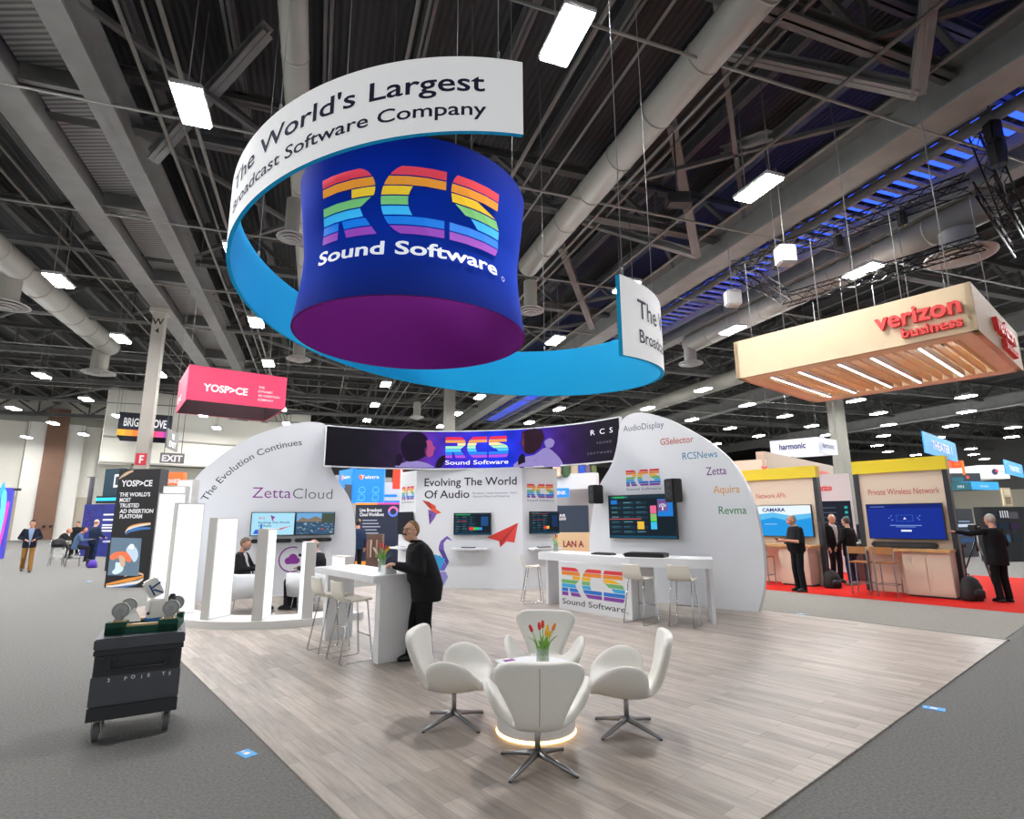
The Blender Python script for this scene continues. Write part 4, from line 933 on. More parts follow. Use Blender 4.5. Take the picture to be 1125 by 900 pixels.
# ------------------------------------------------------------------ flowers
def glassmat():
    m = mat('vase_glass', 'DDEBE0', .05, spec=.6); m.node_tree.nodes['Principled BSDF'].inputs['Alpha'].default_value = .28; return m
GLASS = glassmat(); LEAF = mat('tulip_leaf', '6FA33A', .5, noise=.2, nscale=15); STEM = mat('tulip_stem', '8CB84A', .5)
TUL = {'red': mat('tulip_red', 'D8301E', .45, noise=.12, nscale=20), 'yellow': mat('tulip_yellow', 'F6BE16', .45), 'orange': mat('tulip_orange', 'EE8A22', .45), 'white': mat('tulip_white', 'F3EBC8', .45)}
def tulips(p, hs, where, spec, r=.055, vh=.2, square=False):
    t = thing('glass_vase', 'clear glass vase of tulips '+where, 'vase', p)
    mb = MB(); pr = [(r*.94, .004), (r, .0), (r, vh), (r-.004, vh), (r-.004, .014), (.0, .012)]
    mb.lathe([(0, 0)]+pr[1:], GLASS, p, 28); mb.build('glass', t)
    rnd = random.Random(len(where))
    for i, (c, dx, dy, h) in enumerate(spec):
        b0 = p+Vector((dx*.12*r/.055, dy*.12, .018)); m1 = p+Vector((dx*.35, dy*.35, vh)); e = p+Vector((dx, dy, h))
        tl = thing('tulip', f'{c} tulip in the vase {where}, ' + ('leaning left' if dx < -.03 else 'leaning right' if dx > .03 else 'upright in the middle')+(' at the back' if dy > .02 else ' at the front' if dy < -.02 else ''), 'flower', b0, 0, 'tulips '+where)
        mb = MB(); mb.tube([b0, (b0+m1)/2, m1, (m1*.45+e*.55), e], .0045*hs, STEM, 6); mb.build('stem', tl)
        mb = MB()
        for k in range(2):
            a = rnd.uniform(0, 6.28); d = Vector((math.cos(a), math.sin(a), 0)); s = d.cross(Vector((0, 0, 1)))
            base = m1*.6+b0*.4; L = (h-vh*.4)*rnd.uniform(.6, .85); vs = []
            for j in range(7):
                u = j/6; q = base+d*(.02+.075*u*u*1.3)*hs+Vector((0, 0, L*u*(1-.18*u*u))); w = .016*hs*math.sin(math.pi*(.12+.88*u)**.7 if u < 1 else math.pi)
                vs += [q-s*w, q+d*.006, q+s*w]
            mb.add(vs, [(j*3+k2, j*3+k2+1, j*3+k2+4, j*3+k2+3) for j in range(6) for k2 in range(2)], LEAF, True)
        mb.build('leaves', tl)
        mb = MB(); ax = (e-m1).normalized(); 
        Mx = ax.to_track_quat('Z', 'Y').to_matrix(); R0 = .019*hs; H = .055*hs
        mb.ell(e+ax*H*.4, (R0*.8, R0*.8, H*.5), TUL[c], Mx, 10, 8)
        for k in range(6):
            a = k*math.pi/3+(.3 if k % 2 else 0); rr = R0*(.55 if k % 2 else .62); d = Mx @ Vector((math.cos(a), math.sin(a), 0))
            mb.ell(e+ax*H*.5+d*rr*.6, (R0*.62, R0*.30, H*.58), TUL[c], Mx @ Matrix.Rotation(a+math.pi/2, 3, 'Z'), 8, 7)
        mb.build('blossom', tl)
p = Vector((.245, 4.98, TZ)); 
tulips(p, 1.0, 'on the round table', [('red', -.085, .0, .29), ('red', -.02, .03, .30), ('red', .005, .01, .32), ('yellow', .03, -.02, .265), ('yellow', .05, -.03, .25), ('orange', .09, .0, .30), ('yellow', .04, .04, .28)], .055, .16)
tulips(ab(7.05, 3.62, 1.058), 1.05, 'on the bar table', [('white', -.09, .0, .27), ('red', -.03, .02, .33), ('red', -.005, -.01, .31), ('red', .035, .02, .29), ('yellow', .07, -.01, .28), ('yellow', .05, -.03, .25), ('white', -.06, -.03, .24)], .05, .18)
tulips(ab(8.62, 8.45, 1.061), 1.05, 'on the long counter', [('yellow', -.04, 0, .25), ('red', .0, .02, .30), ('yellow', .04, .0, .26), ('yellow', .02, -.03, .22), ('red', .03, .03, .28)], .05, .17)
q = ab(6.78, 3.58, 1.058); t = thing('tissue_box', 'clear acrylic box of white paper slips on the bar table by the man', 'box', q, RB)
mb = MB(); mb.box((0, 0, .05), (.16, .13, .1), mat('acrylic', 'F4F6F8', .2)); mb.build('box', t, local=True); mb = MB()
for i in range(6): mb.box((-.05+.02*i, 0, .03+.004*i), (.012, .1, .05), mat('paper_white', 'F6F6F4', .7))
mb.build('slips', t, local=True)
# ------------------------------------------------------------------ seating bay: lit columns on a curved plinth
PC = Vector((-4.45, 11.62, 0)); LITW = glow('column_light', 'F4F8FF', 1.3); EDGE = mat('column_edge', 'D6D3CE', .5); PLW = mat('plinth_white', 'E6E4E0', .45)
t = thing('light_plinth', 'low curved white plinth carrying the glowing columns', 'plinth', PC)
def pl(r, a, z):
    return PC+Vector((r*math.cos(R(a))+(-.92*min(1, max(0, (232-a)/74))), r*math.sin(R(a)), z))
mb = MB(); NA = 60; ring_ = [[pl(r, 162+(325-162)*i/NA, z) for r, z in ((1.52, .012), (2.16, .012), (2.16, .13), (1.52, .13))] for i in range(NA+1)]
vs_ = [p for q in ring_ for p in q]; mb.add(vs_, [(i*4+k, (i+1)*4+k, (i+1)*4+(k+1) % 4, i*4+(k+1) % 4) for i in range(NA) for k in range(4)]+[(3, 2, 1, 0), (NA*4, NA*4+1, NA*4+2, NA*4+3)], PLW)
mb.build('plinth_body', t); mb = MB(); g_ = [[pl(r, 163+(324-163)*i/NA, .132) for r in (2.02, 1.56)] for i in range(NA+1)]; mb.add([p for q in g_ for p in q], [(i*2, i*2+2, i*2+3, i*2+1) for i in range(NA)], glow('plinth_glow', 'FFFFFF', 1.1)); mb.build('glowing_top', t)
labs = ['glowing column at the back left, tallest of the row', 'second tallest glowing column, behind the two front left ones', 'wide glowing column at far left behind the tool cart', 'wide glowing column right of the one behind the tool cart', 'glowing column just left of the seated man in black', 'narrow glowing column between the seated man and the microphone', 'short glowing column in front of the right armchair', 'shortest glowing column beside the bar table end']
SHF = {158: -.88, 181: -.68, 204: -.46, 227: -.2}
for (ang_, h), lab in zip(((158, 2.62), (181, 2.46), (204, 2.28), (227, 2.07), (251, 1.80), (276.5, 1.61), (298, 1.375), (317, 1.11)), labs):
    d = Vector((math.cos(R(ang_)), math.sin(R(ang_)), 0)); c = PC+d*1.86+Vector((SHF.get(ang_, 0), -.22 if ang_ == 158 else 0, 0)); rz = R(ang_)
    t = thing('light_column', lab, 'light', c+Vector((0, 0, .133)), rz, 'glowing white columns')
    mb = MB(); mb.box((0, 0, (h-.133)/2), (.46, .17, h-.133), EDGE); mb.build('casing', t, local=True)
    mb = MB()
    for s in (-1, 1): mb.box((0, s*.087, (h-.133)/2), (.415, .006, h-.19), LITW)
    mb.build('lit_face', t, local=True)
# armchairs
TUB = mat('tub_white', 'E8EAEC', .4)
def tubchair(p, rz, lab):
    t = thing('tub_armchair', lab, 'armchair', p, rz, 'white tub armchairs'); mb = MB(); n = 28; V = []
    for i in range(n+1):
        a = R(-48)+R(276)*i/n+math.pi; ca, sa = math.cos(a), math.sin(a)
        back = max(0, -sa)
        for r, z in ((.33, .30), (.40, .28), (.43, .50), (.435, .70+.03*back), (.38, .73+.03*back), (.335, .69+.03*back), (.32, .42)): V.append((r*ca, r*sa*(.95 if sa < 0 else 1.25), z))
    k = 7; F = [(i*k+j, (i+1)*k+j, (i+1)*k+(j+1) % k, i*k+(j+1) % k) for i in range(n) for j in range(k)]+[tuple(range(k)), tuple(n*k+j for j in range(k))[::-1]]
    mb.add(V, F, TUB, True); mb.build('tub_shell', t, local=True)
    mb = MB(); mb.box((0, .05, .385), (.60, .62, .13), TUB, bev=.04); mb.build('seat_cushion', t, local=True)
    for x, y in ((-.22, .24), (.22, .24), (-.22, -.22), (.22, -.22)):
        mb = MB(); mb.tube([(x, y, .32), (x*1.15, y*1.15, .012)], [.014, .009], CHROME, 8); mb.build('leg', t, local=True)
CH1, CH2 = Vector((-5.28, 11.3, .012)), Vector((-4.02, 11.5, .012))
tubchair(CH1, face(Vector((1, .15, 0))), 'white tub armchair under the seated man in the black suit'); tubchair(CH2, face(Vector((-1, .30, 0))), 'white tub armchair behind the short glowing columns on the right')
t = thing('side_table', 'grey square side table between the two tub armchairs', 'table', (-4.42, 12.32, .012))
mb = MB(); mb.box((-4.42, 12.32, .50), (.56, .46, .03), mat('grey_laminate', 'B9B8B6', .5), bev=.005); mb.build('tabletop', t); mb = MB(); mb.box((-4.42, 12.32, .25), (.46, .38, .47), mat('grey_laminate', 'B9B8B6', .5)); mb.build('base', t)
t = thing('desk_microphone', 'black desk microphone stand on the grey side table', 'microphone', (-4.52, 12.24, .516))
mb = MB(); mb.lathe([(.0, .0), (.09, .0), (.09, .012), (.02, .02)], BLACK, (-4.52, 12.24, .516), 20); mb.build('base', t); mb = MB(); mb.tube([(-4.52, 12.24, .53), (-4.52, 12.24, .98)], .008, BLACK, 8); mb.ell((-4.52, 12.24, .75), .022, BLACK); mb.build('stem', t)
mb = MB(); mb.tube([(-4.60, 12.21, 1.02), (-4.44, 12.26, .995)], [.035, .025], BLACK, 10); mb.build('head', t)
# ------------------------------------------------------------------ tool cart
fl, frr, bk = G(103.5, 703.3, .80), G(204, 694, .80), G(96.4, 682.6, .80)
cu = (frr-fl); CWD = cu.length; cu.normalize(); CDP = .62; cn = Vector((-cu.y, cu.x, 0)); cc = (fl+frr)/2+cn*CDP/2; crz = math.atan2(cu.y, cu.x)
GUN = mat('cart_gunmetal', '484A50', .45, noise=.05, nscale=8); GUN2 = mat('cart_dark', '26272B', .5)
t = thing('tool_cart', 'dark grey wheeled tool chest standing on the carpet at left', 'cart', (cc.x, cc.y, 0), crz)
w, dp = CWD, CDP
mb = MB(); mb.box((0, 0, .42), (w-.03, dp-.03, .50), GUN, bev=.008); mb.build('chest_body', t, local=True)
mb = MB(); mb.box((0, 0, .755), (w, dp, .09), GUN, bev=.01); mb.box((0, 0, .69), (w-.01, dp-.01, .035), GUN2); mb.build('lid', t, local=True)
mb = MB(); mb.box((0, -dp/2+.008, .585), (w-.05, .016, .16), GUN2); mb.build('recess', t, local=True)
mb = MB(); y = -dp/2-.035
for sx in (-1, 1): mb.bar((sx*w*.31, -dp/2+.02, .635), (sx*w*.31, y, .635), .10, .02, GUN2); mb.bar((sx*w*.31, y, .64), (sx*w*.31, y, .565), .02, .02, GUN2)
mb.tube([(-w*.33, y, .56), (w*.33, y, .56)], .011, GUN2, 8); mb.build('handle', t, local=True)
mb = MB(); mb.box((0, -dp/2-.001, .40), (w-.02, .02, .22), GUN, bev=.004); mb.box((0, -dp/2+.004, .225), (w-.02, .02, .1), GUN2); mb.build('drawer_front', t, local=True)
mb = MB(); ffr = lambda x, y_, d: Vector((x, -dp/2-.0115-d, y_))
for ch, x in zip('2POIETS', (-.19, -.075, -.025, .035, .085, .19, .235)): mb.text(ch, x, .468+random.uniform(-.006, .006), .028, ffr, mat('letter_white', 'EDEDED', .5), align='CENTER', bold=.03)
mb.build('lettering', t, local=True)
RUB = mat('wheel_grey', '8C8C88', .6); ZN = mat('zinc', 'A8A8A6', .35, .8)
for sx in (-1, 1):
    for sy in (-1, 1):
        x, y = sx*(w/2-.08), sy*(dp/2-.09); mb = MB(); mb.box((x, y, .172), (.1, .1, .012), ZN)
        for q in (-.03, .03): mb.box((x+q, y+.01, .12), (.006, .05, .10), ZN)
        cst = mb.build('caster', t, local=True)
        mb = MB(); mb.tube([(x-.02, y+.015, .07), (x+.02, y+.015, .07)], .07, mat('tyre_grey', '5C5C5C', .6), 24, False); mb.tube([(x-.024, y+.015, .07), (x+.024, y+.015, .07)], .045, RUB, 20, False); mb.tube([(x-.034, y+.015, .07), (x+.034, y+.015, .07)], .014, ZN, 12, False); mb.build('wheel', cst, local=True)
# upturned dolly on the cart
LF, RF = G(114, 699, .80), G(194.5, 693, .80); du = RF-LF; DW = du.length; drz = math.atan2(du.y, du.x); dn = Vector((-math.sin(drz), math.cos(drz), 0)); dc = (LF+RF)/2+dn*.22
GRN = mat('dolly_green', '0E4A38', .8, noise=.15, nscale=40); PLY = mat('plywood', 'D9B68A', .6, noise=.08, nscale=6, stretch=(1, 8, 1))
t = thing('furniture_dolly', 'upturned green edged dolly lying on the dark tool cart, wheels up', 'dolly', (dc.x, dc.y, .801), drz); dw, dd = DW, .44
mb = MB()
for s in (-1, 1): mb.box((0, s*(dd/2-.04), .03), (dw, .08, .06), GRN); mb.box((s*(dw/2-.06), 0, .03), (.12, dd-.16, .06), GRN)
for sx in (-1, 1):
    for sy in (-1, 1): mb.box((sx*(dw/2-.075), sy*(dd/2-.055), .05), (.15, .11, .10), GRN)
mb.build('padded_frame', t, local=True)
mb = MB()
for s in (-1, 1): mb.box((0, s*(dd/2-.05), .068), (dw-.28, .06, .016), PLY); mb.box((s*(dw/2-.085), 0, .066), (.08, dd-.2, .014), PLY)
for sx in (-1, 1):
    for sy in (-1, 1): mb.box((sx*(dw/2-.085), sy*(dd/2-.06), .104), (.10, .08, .01), PLY)
mb.build('wood_rails', t, local=True)
for sx in (-1, 1):
    for sy in (-1, 1):
        x, y = sx*(dw/2-.08), sy*(dd/2-.06); mb = MB(); mb.box((x, y, .114), (.07, .07, .01), ZN)
        for q in (-.025, .025): mb.box((x, y+q, .15), (.045, .005, .07), ZN)
        cst = mb.build('caster', t, local=True); mb = MB(); mb.tube([(x+.01, y-.017, .19), (x+.01, y+.017, .19)], .066, mat('wheel_pale', '9EA29E', .6), 24, False); mb.tube([(x+.01, y-.02, .19), (x+.01, y+.02, .19)], .048, mat('wheel_ring', 'B4B8B4', .6), 20, False); mb.tube([(x+.01, y-.029, .19), (x+.01, y+.029, .19)], .022, ZN, 16, False); mb.build('wheel', cst, local=True)
def dl(x, y, z): return Vector((dc.x, dc.y, .801)) + Matrix.Rotation(drz, 3, 'Z') @ Vector((x, y, z))
CART = mat('carton_white', 'EFEDE8', .6); BLU = mat('carton_blue', '24507E', .5)
mb = MB(); M1 = Matrix.Rotation(drz+.4, 3, 'Z'); mb.box(dl(.05, .06, .15), (.13, .10, .19), CART, M=M1, bev=.012); mb.box(dl(.05, .06, .073), (.136, .106, .03), mat('carton_band', '2E78B8', .5), M=M1); mb.ell(dl(-.0, -.0, .13), .014, BLACK)
mb.build('white_carton', label='white carton with a blue band standing in the upturned dolly', cat='carton')
mb = MB(); M2 = Matrix.Rotation(drz+.3, 3, 'Z') @ Matrix.Rotation(R(-28), 3, 'Y'); c0 = dl(.01, .06, .345); mb.box(c0, (.12, .09, .17), CART, M=M2, bev=.014)
for q in (-.25, .1): mb.box(c0+M2 @ Vector((.02, -.0465, q*.17)), (.09, .004, .016), BLU, M=M2 @ Matrix.Rotation(R(50 if q < 0 else -10), 3, 'Y'))
mb.box(c0+M2 @ Vector((-.02, -.0465, -.01)), (.014, .004, .11), BLU, M=M2); mb.build('white_bag', label='crumpled white bag with blue stripes tilted on top of the white carton', cat='bag')
mb = MB(); mb.add([dl(-.20, -.05, .076), dl(-.04, -.06, .076), dl(-.06, .06, .09), dl(-.11, .02, .19)], [(0, 1, 3), (1, 2, 3), (2, 0, 3), (0, 2, 1)], CART); mb.build('folded_paper', label='folded white paper wedge lying in the dolly at left', cat='paper')
t = thing('spray_bottle', 'small bottle with a black pump head in the dolly', 'bottle', dl(.17, .07, .062)); mb = MB(); mb.lathe([(.0, 0), (.03, 0), (.032, .10), (.014, .13)], mat('bottle_tan', 'B9A48C', .5), dl(.17, .07, .062), 16); mb.build('bottle_body', t); mb = MB(); mb.lathe([(.03, .13), (.032, .19), (.022, .22), (.0, .225)], BLACK, dl(.17, .07, .062), 14); mb.build('pump_head', t)
for i, (x, lab) in enumerate(((.16, 'left'), (.215, 'right'))):
    mb = MB(); p = dl(x, -.08, .078); mb.lathe([(0, 0), (.022, 0), (.022, .07), (.012, .085), (.012, .1), (0, .1)], mat('bottle_white', 'E6E2DA', .5), p, 14); mb.build('small_bottle', label=f'little white bottle at the front of the dolly, {lab} of the pair', cat='bottle')
# stickers on the carpet
BLS = mat('sticker_blue', '28A8EE', .4)
for (px, py, s, rz, lab, z) in ((271, 828, .16, R(52), 'blue floor sticker on the carpet right of the tool cart', .003), (1026, 778.5, .17, R(52), 'blue floor sticker on the carpet at far right front', .003), (880, 674.8, .17, R(50), 'blue floor sticker beyond the back edge of the wood floor', .011), (98, 639, .2, R(10), 'blue floor sticker on the carpet before the dark desk', .003)):
    p = G(px, py, z); t = thing('floor_sticker', lab, 'sticker', p, rz, 'blue floor stickers'); mb = MB(); mb.box((0, 0, 0), (s*.62, s, .003), BLS); mb.build('sheet', t, local=True); mb = MB(); mb.box((0, 0, .0025), (s*.25, s*.3, .001), mat('letter_white', 'EDEDED', .5)); mb.box((0, s*.36, .0025), (s*.2, s*.08, .001), mat('letter_white', 'EDEDED', .5)); mb.build('print', t, local=True)
# ================================================================== PEOPLE
SKIN = mat('skin_light', 'E0AE92', .5, noise=.04, nscale=25); SKIN2 = mat('skin_ruddy', 'C98E74', .5, noise=.04, nscale=25)
CLO = lambda n, c, r=.85: mat('cloth_'+n, c, r, noise=.10, nscale=40, bump=.05, spec=.2)
def V3(*a): return Vector(a)
def hand(mb, w, d, n, m, side, s=1.0, curl=.5):
    d = Vector(d).normalized(); n = Vector(n); n = (n-d*n.dot(d)).normalized(); x = d.cross(n)*side
    Mx = Matrix((x, d, n)).transposed()
    mb.ell(w+d*.045*s, (.040*s, .055*s, .017*s), m, Mx, 12, 8)
    for i, L in enumerate((.066, .075, .07, .055)):
        b = w+d*.085*s+x*(.027-.018*i)*s; j1 = b+(d*math.cos(curl*.7)+n*math.sin(curl*.7))*L*.55*s; j2 = j1+(d*math.cos(curl*1.8)+n*math.sin(curl*1.8))*L*.5*s
        mb.cap(b-d*.02*s, j1, .0095*s, .0088*s, m, 8); mb.cap(j1, j2, .0088*s, .0075*s, m, 8)
    b = w+d*.03*s+x*.032*s; j = b+(x*.6+d*.7+n*.35).normalized()*.042*s; mb.cap(b, j, .012*s, .0105*s, m, 8); mb.cap(j, j+(d*.8+n*.5+x*.1).normalized()*.032*s, .0105*s, .0085*s, m, 8)
def person(label, loc, rz, H=1.75, vox=.014, skin=None, top='black', topc='1A1A1E', leg='black', legc='17171B', hair='brown', hairc='4A3626', bald=False, beard=None, glasses=False, shoe='111113', shirt=None, open_front=False,
           seated=False, pelvis=None, chest=None, neck=None, head=None, yaw=0, pitch=0, arms=None, legs=None, belly=0, hem=.12, short=False, collar=None, curl=.6, eyes=True, group=None, palm=(0, 0, -1), bulk=1.0, hs=1.0, receding=False):
    skin = skin or SKIN; k = H/1.75
    t = thing('person', label, 'person', loc, rz, group)
    if seated:
        P = Vector(pelvis or (0, 0, .53)); C = Vector(chest or (0, -.06, .86)); N = Vector(neck or (0, -.05, 1.08)); Hd = Vector(head or (0, -.0, 1.24))
        LG = legs or [((s*.10, .04, .53), (s*.12, .46, .53), (s*.12, .44, .10)) for s in (-1, 1)]
        AR = arms or [((s*.19, -.05, 1.02), (s*.25, .05, .78), (s*.16, .30, .72)) for s in (-1, 1)]
    else:
        P = Vector(pelvis or (0, 0, .94)); C = Vector(chest or (0, 0, 1.26)); N = Vector(neck or (0, -.01, 1.475)); Hd = Vector(head or (0, .03, 1.635))
        LG = legs or [((s*.095, 0, .92), (s*.10, .02, .50), (s*.105, -.02, .09)) for s in (-1, 1)]
        AR = arms or [((s*.19, 0, 1.42), (s*.25, -.03, 1.13), (s*.25, .06, .88)) for s in (-1, 1)]
    P, C, N, Hd = P*k, C*k, N*k, Hd*k
    LG = [[Vector(q)*k for q in l] for l in LG]; AR = [[Vector(q)*k for q in a] for a in AR]
    HM = Matrix.Rotation(R(yaw), 3, 'Z') @ Matrix.Rotation(R(-pitch), 3, 'X')
    kb_ = k; h = lambda x, y, z: Hd+HM @ (Vector((x, y, z))*k*hs)
    def torso(mb, m, g, low, up=True, bk=1.0):
        sp = (C-P); tl = math.atan2(-(C.y-P.y), C.z-P.z); tl2 = math.atan2(-(N.y-C.y), N.z-C.z); z = Vector((0, 0, 1))
        def pt(f): return P+sp*f
        rings = [(P-z*low*k, .168*k+g, .112*k+g+belly*.3), (P, .170*k+g, .116*k+g+belly*.8), (pt(.35)+Vector((0, belly*.5, 0)), .160*k+g+belly*.4, .112*k+g+belly, 0, tl), (pt(.75)+Vector((0, belly*.2, 0)), .176*k+g+belly*.2, .116*k+g+belly*.4, 0, tl), (C+(N-C)*.25, .192*k+g*.8, .114*k+g, 0, tl2), (C+(N-C)*.66, .178*k+g*.6, .092*k+g*.8, 0, tl2), (C+(N-C)*.86, .115*k+g*.5, .075*k+g*.6, 0, tl2)]
        if up: rings.append((N+(Hd-N)*.05, .062*k+g*.3, .06*k+g*.3, 0, tl2))
        rings = [(r[0], r[1]*bk, r[2]*bk, *r[3:]) for r in rings]
        mb.loft(rings, m, 24)
    # one continuous body
    mb = MB()
    mb.ell(h(0, -.005, .02), Vector((.076, .096, .105))*k*hs, skin, HM, 20, 14); mb.ell(h(0, .018, -.055), Vector((.060, .072, .066))*k*hs, skin, HM, 16, 10); mb.ell(h(0, .055, -.088), Vector((.032, .03, .026))*k, skin, HM, 12, 8)
    mb.cap(h(0, .085, .022), h(0, .110, -.022), .011*k, .016*k, skin, 8); mb.ell(h(0, .082, .04), Vector((.055, .016, .012))*k, skin, HM, 12, 6); mb.ell(h(0, .082, -.06), Vector((.026, .014, .010))*k, skin, HM, 10, 6)
    for s in (-1, 1): mb.ell(h(s*.077, -.008, -.008), Vector((.011, .021, .033))*k, skin, HM, 10, 8); mb.ell(h(s*.045, .062, -.018), Vector((.024, .022, .022))*k, skin, HM, 10, 6)
    mb.tube([N-(N-C)*.3, N, h(0, -.02, -.05)], [.064*k, .058*k, .056*k], skin, 14)
    torso(mb, skin, -.006, .05)
    for i, (a, b, c) in enumerate(AR):
        s = -1 if a.x < 0 else 1
        mb.cap(a, b, .048*k, .040*k, skin); mb.cap(b, c, .041*k, .027*k, skin); hand(mb, c+(c-b).normalized()*.01, c-b, palm, skin, -s if True else s, k, curl)
    for a, b, c in LG: 
        mb.cap(a, b, .078*k, .054*k, skin); mb.cap(b, c, .055*k, .038*k, skin); fd = Vector((0, 1, 0)) ; mb.ell(c+fd*.055*k+Vector((0, 0, -.05*k)), Vector((.04, .115, .035))*k, skin)
    body = remesh(mb.build('body', t, local=True), vox, 3)
    # clothing
    tm = CLO(top, topc); lm = CLO(leg, legc)
    if shirt:
        mb = MB(); torso(mb, CLO(*shirt), .010, .06); o = remesh(mb.build('shirt', t, local=True), max(vox, .012), 4)
    mb = MB(); torso(mb, tm, .024, hem, True, bulk); sp = C-P
    for a, b, c in AR:
        e = c if not short else b+(c-b)*.02
        mb.cap(a*1.0+(C-a)*.06, b, .066*k*bulk, .058*k*bulk, tm); 
        if not short: mb.cap(b, b+(c-b)*.93, .058*k*bulk, .042*k*bulk, tm)
    o = remesh(mb.build('jacket' if not short else 'polo_shirt', t, local=True), max(vox, .011), 5)
    if open_front:
        zt = N.z-.01; zb = P.z-.02; z0 = zb+.12
        cull(o, lambda c: c.y > .02+(P.y if c.z < C.z else C.y)*.5 and (abs(c.x) < .075*min(1, max(0, (c.z-zb)/(zt-zb)))+.012 and c.z > P.z-.2))
        m = o.modifiers.new('s', 'SOLIDIFY'); m.thickness = .012; m.offset = -1; apply_mods(o)
    if collar:
        mb = MB(); q = N+(Hd-N)*.08; mb.tube([q+Vector((.070*math.cos(a_), .068*math.sin(a_), .012+.012*-math.sin(a_)))*k if False else q+Vector((.070*k*math.cos(a_), .066*k*math.sin(a_), .01*k)) for a_ in [2*math.pi*i/16 for i in range(17)]], .016*k, CLO(*collar), 8); mb.build('collar', t, local=True)
    mb = MB(); zz_ = Vector((0, 0, 1))
    mb.loft([(P-zz_*.10*k, .165*k*bulk, .116*k*bulk), (P, .178*k*bulk, .122*k*bulk+belly*.7), (P+(C-P)*.22, .168*k, .116*k+belly*.8)], lm, 24)
    for a, b, c in LG: mb.cap(a, b, .092*k*bulk, .074*k*bulk, lm); mb.tube([b, b+(c-b)*.5, c+(c-b).normalized()*.035*k], [.074*k*bulk, .068*k*bulk, .066*k*bulk], lm, 12); mb.ell(b, .0735*k*bulk, lm)
    remesh(mb.build('trousers', t, local=True), max(vox, .012), 4)
    for a, b, c in LG:
        mb = MB(); f = Vector((0, 1, 0)); p = c+Vector((0, 0, -c.z)); zb = c.z-.09*k; p.z = zb
        mb.loft([(p+f*.05*k, .044*k, .13*k), (p+f*.05*k+zz_*.03, .047*k, .134*k), (p+f*.045*k+zz_*.06*k, .042*k, .11*k), (p+f*.0*k+zz_*.10*k, .036*k, .05*k)], mat('shoe_'+shoe, shoe, .4), 18); mb.build('shoe', t, local=True)
    # hair
    if hair:
        mb = MB(); hm = mat('hair_'+hairc, hairc, .75, noise=.25, nscale=60); mb.ell(h(0, -.014, .028), Vector((.0805, .100, .109))*k*hs, hm, HM, 28, 20); o = mb.build('hair', t, local=True); I = HM.inverted()
        def kill(c):
            q = I @ (c-Hd)/k
            q = q/hs
            if receding: return (q.y > -.005+max(0, q.z-.05)*.9 and q.z < .125) or (q.z < -.01 and q.y > -.035) or q.z < -.07
            if bald: return q.z > .045 or q.y > -.01 or q.z < -.06
            return (q.y > .035 and q.z < .062+.0*q.y) or (q.z < -.01 and q.y > -.02) or q.z < -.07 or (q.y > -.005 and q.z < .02 and q.y > .0)
        cull(o, kill); m = o.modifiers.new('s', 'SOLIDIFY'); m.thickness = .012; m.offset = -1; apply_mods(o)
    if beard:
        mb = MB(); bm_ = mat('hair_'+beard[1], beard[1], .8)
        if beard[0] == 'moustache': mb.tube([h(-.035, .088, -.052), h(-.015, .104, -.040), h(.015, .104, -.040), h(.035, .088, -.052)], [.005*k, .010*k, .010*k, .005*k], bm_, 8); mb.build('moustache', t, local=True)
        else:
            mb.ell(h(0, .022, -.066), Vector((.064, .074, .062))*k, bm_, HM, 20, 14); o = mb.build('beard', t, local=True); I = HM.inverted(); cull(o, lambda c: (I @ (c-Hd)/k).z > -.045 or (I @ (c-Hd)/k).y < .0)
    if eyes:
        for s in (-1, 1):
            mb = MB(); e = h(s*.032, .082, .018); mb.ell(e, .011*k, mat('eye_white', 'E8E4E0', .3), None, 10, 8); mb.ell(e+HM @ Vector((0, .0085, 0))*k, .0055*k, mat('eye_dark', '2A1E18', .3), None, 8, 6); mb.build('eye', t, local=True)
    if glasses:
        mb = MB(); gm = mat('glasses_frame', '6A5A50', .3, .7)
        for s in (-1, 1):
            mb.tube([h(s*.034+.024*math.cos(a_), .102, .014+.018*math.sin(a_)) for a_ in [2*math.pi*i/14 for i in range(15)]], .0022*k, gm, 6); mb.tube([h(s*.058, .10, .018), h(s*.080, .02, .02), h(s*.082, -.02, .01)], .002*k, gm, 6)
        mb.tube([h(-.011, .104, .018), h(.011, .104, .018)], .002*k, gm, 6); mb.build('glasses', t, local=True)
    return t
# standing man at the bar table
pm = ab(6.30, 3.88, .012)+Vector((-.07, 0, 0))
man = person('standing man in black fleece and glasses leaning at the bar table', pm, face(Vector((-1, -.30, 0))), 1.73, .0075, SKIN, 'black_fleece', '1B1B1E', 'black_trouser', '121215', 'brown', '86643F', beard=('moustache', '4A3426'), glasses=True, collar=('black_fleece', '1B1B1E'),
             pelvis=(0, -.06, .94), chest=(0, .03, 1.25), neck=(0, .10, 1.46), head=(0, .16, 1.60), yaw=34, pitch=-8, hs=1.07, receding=True, hem=.20, belly=.03, bulk=1.27,
             arms=[((-.19, .06, 1.40), (-.255, .06, 1.12), (-.10, .33, 1.19)), ((.19, .06, 1.40), (.25, .14, 1.12), (.07, .35, 1.18))], legs=[((-.10, -.03, .92), (-.12, -.02, .50), (-.13, -.06, .09)), ((.10, -.03, .92), (.12, .05, .50), (.13, .09, .09))], curl=1.1, palm=(0, 0, -1))
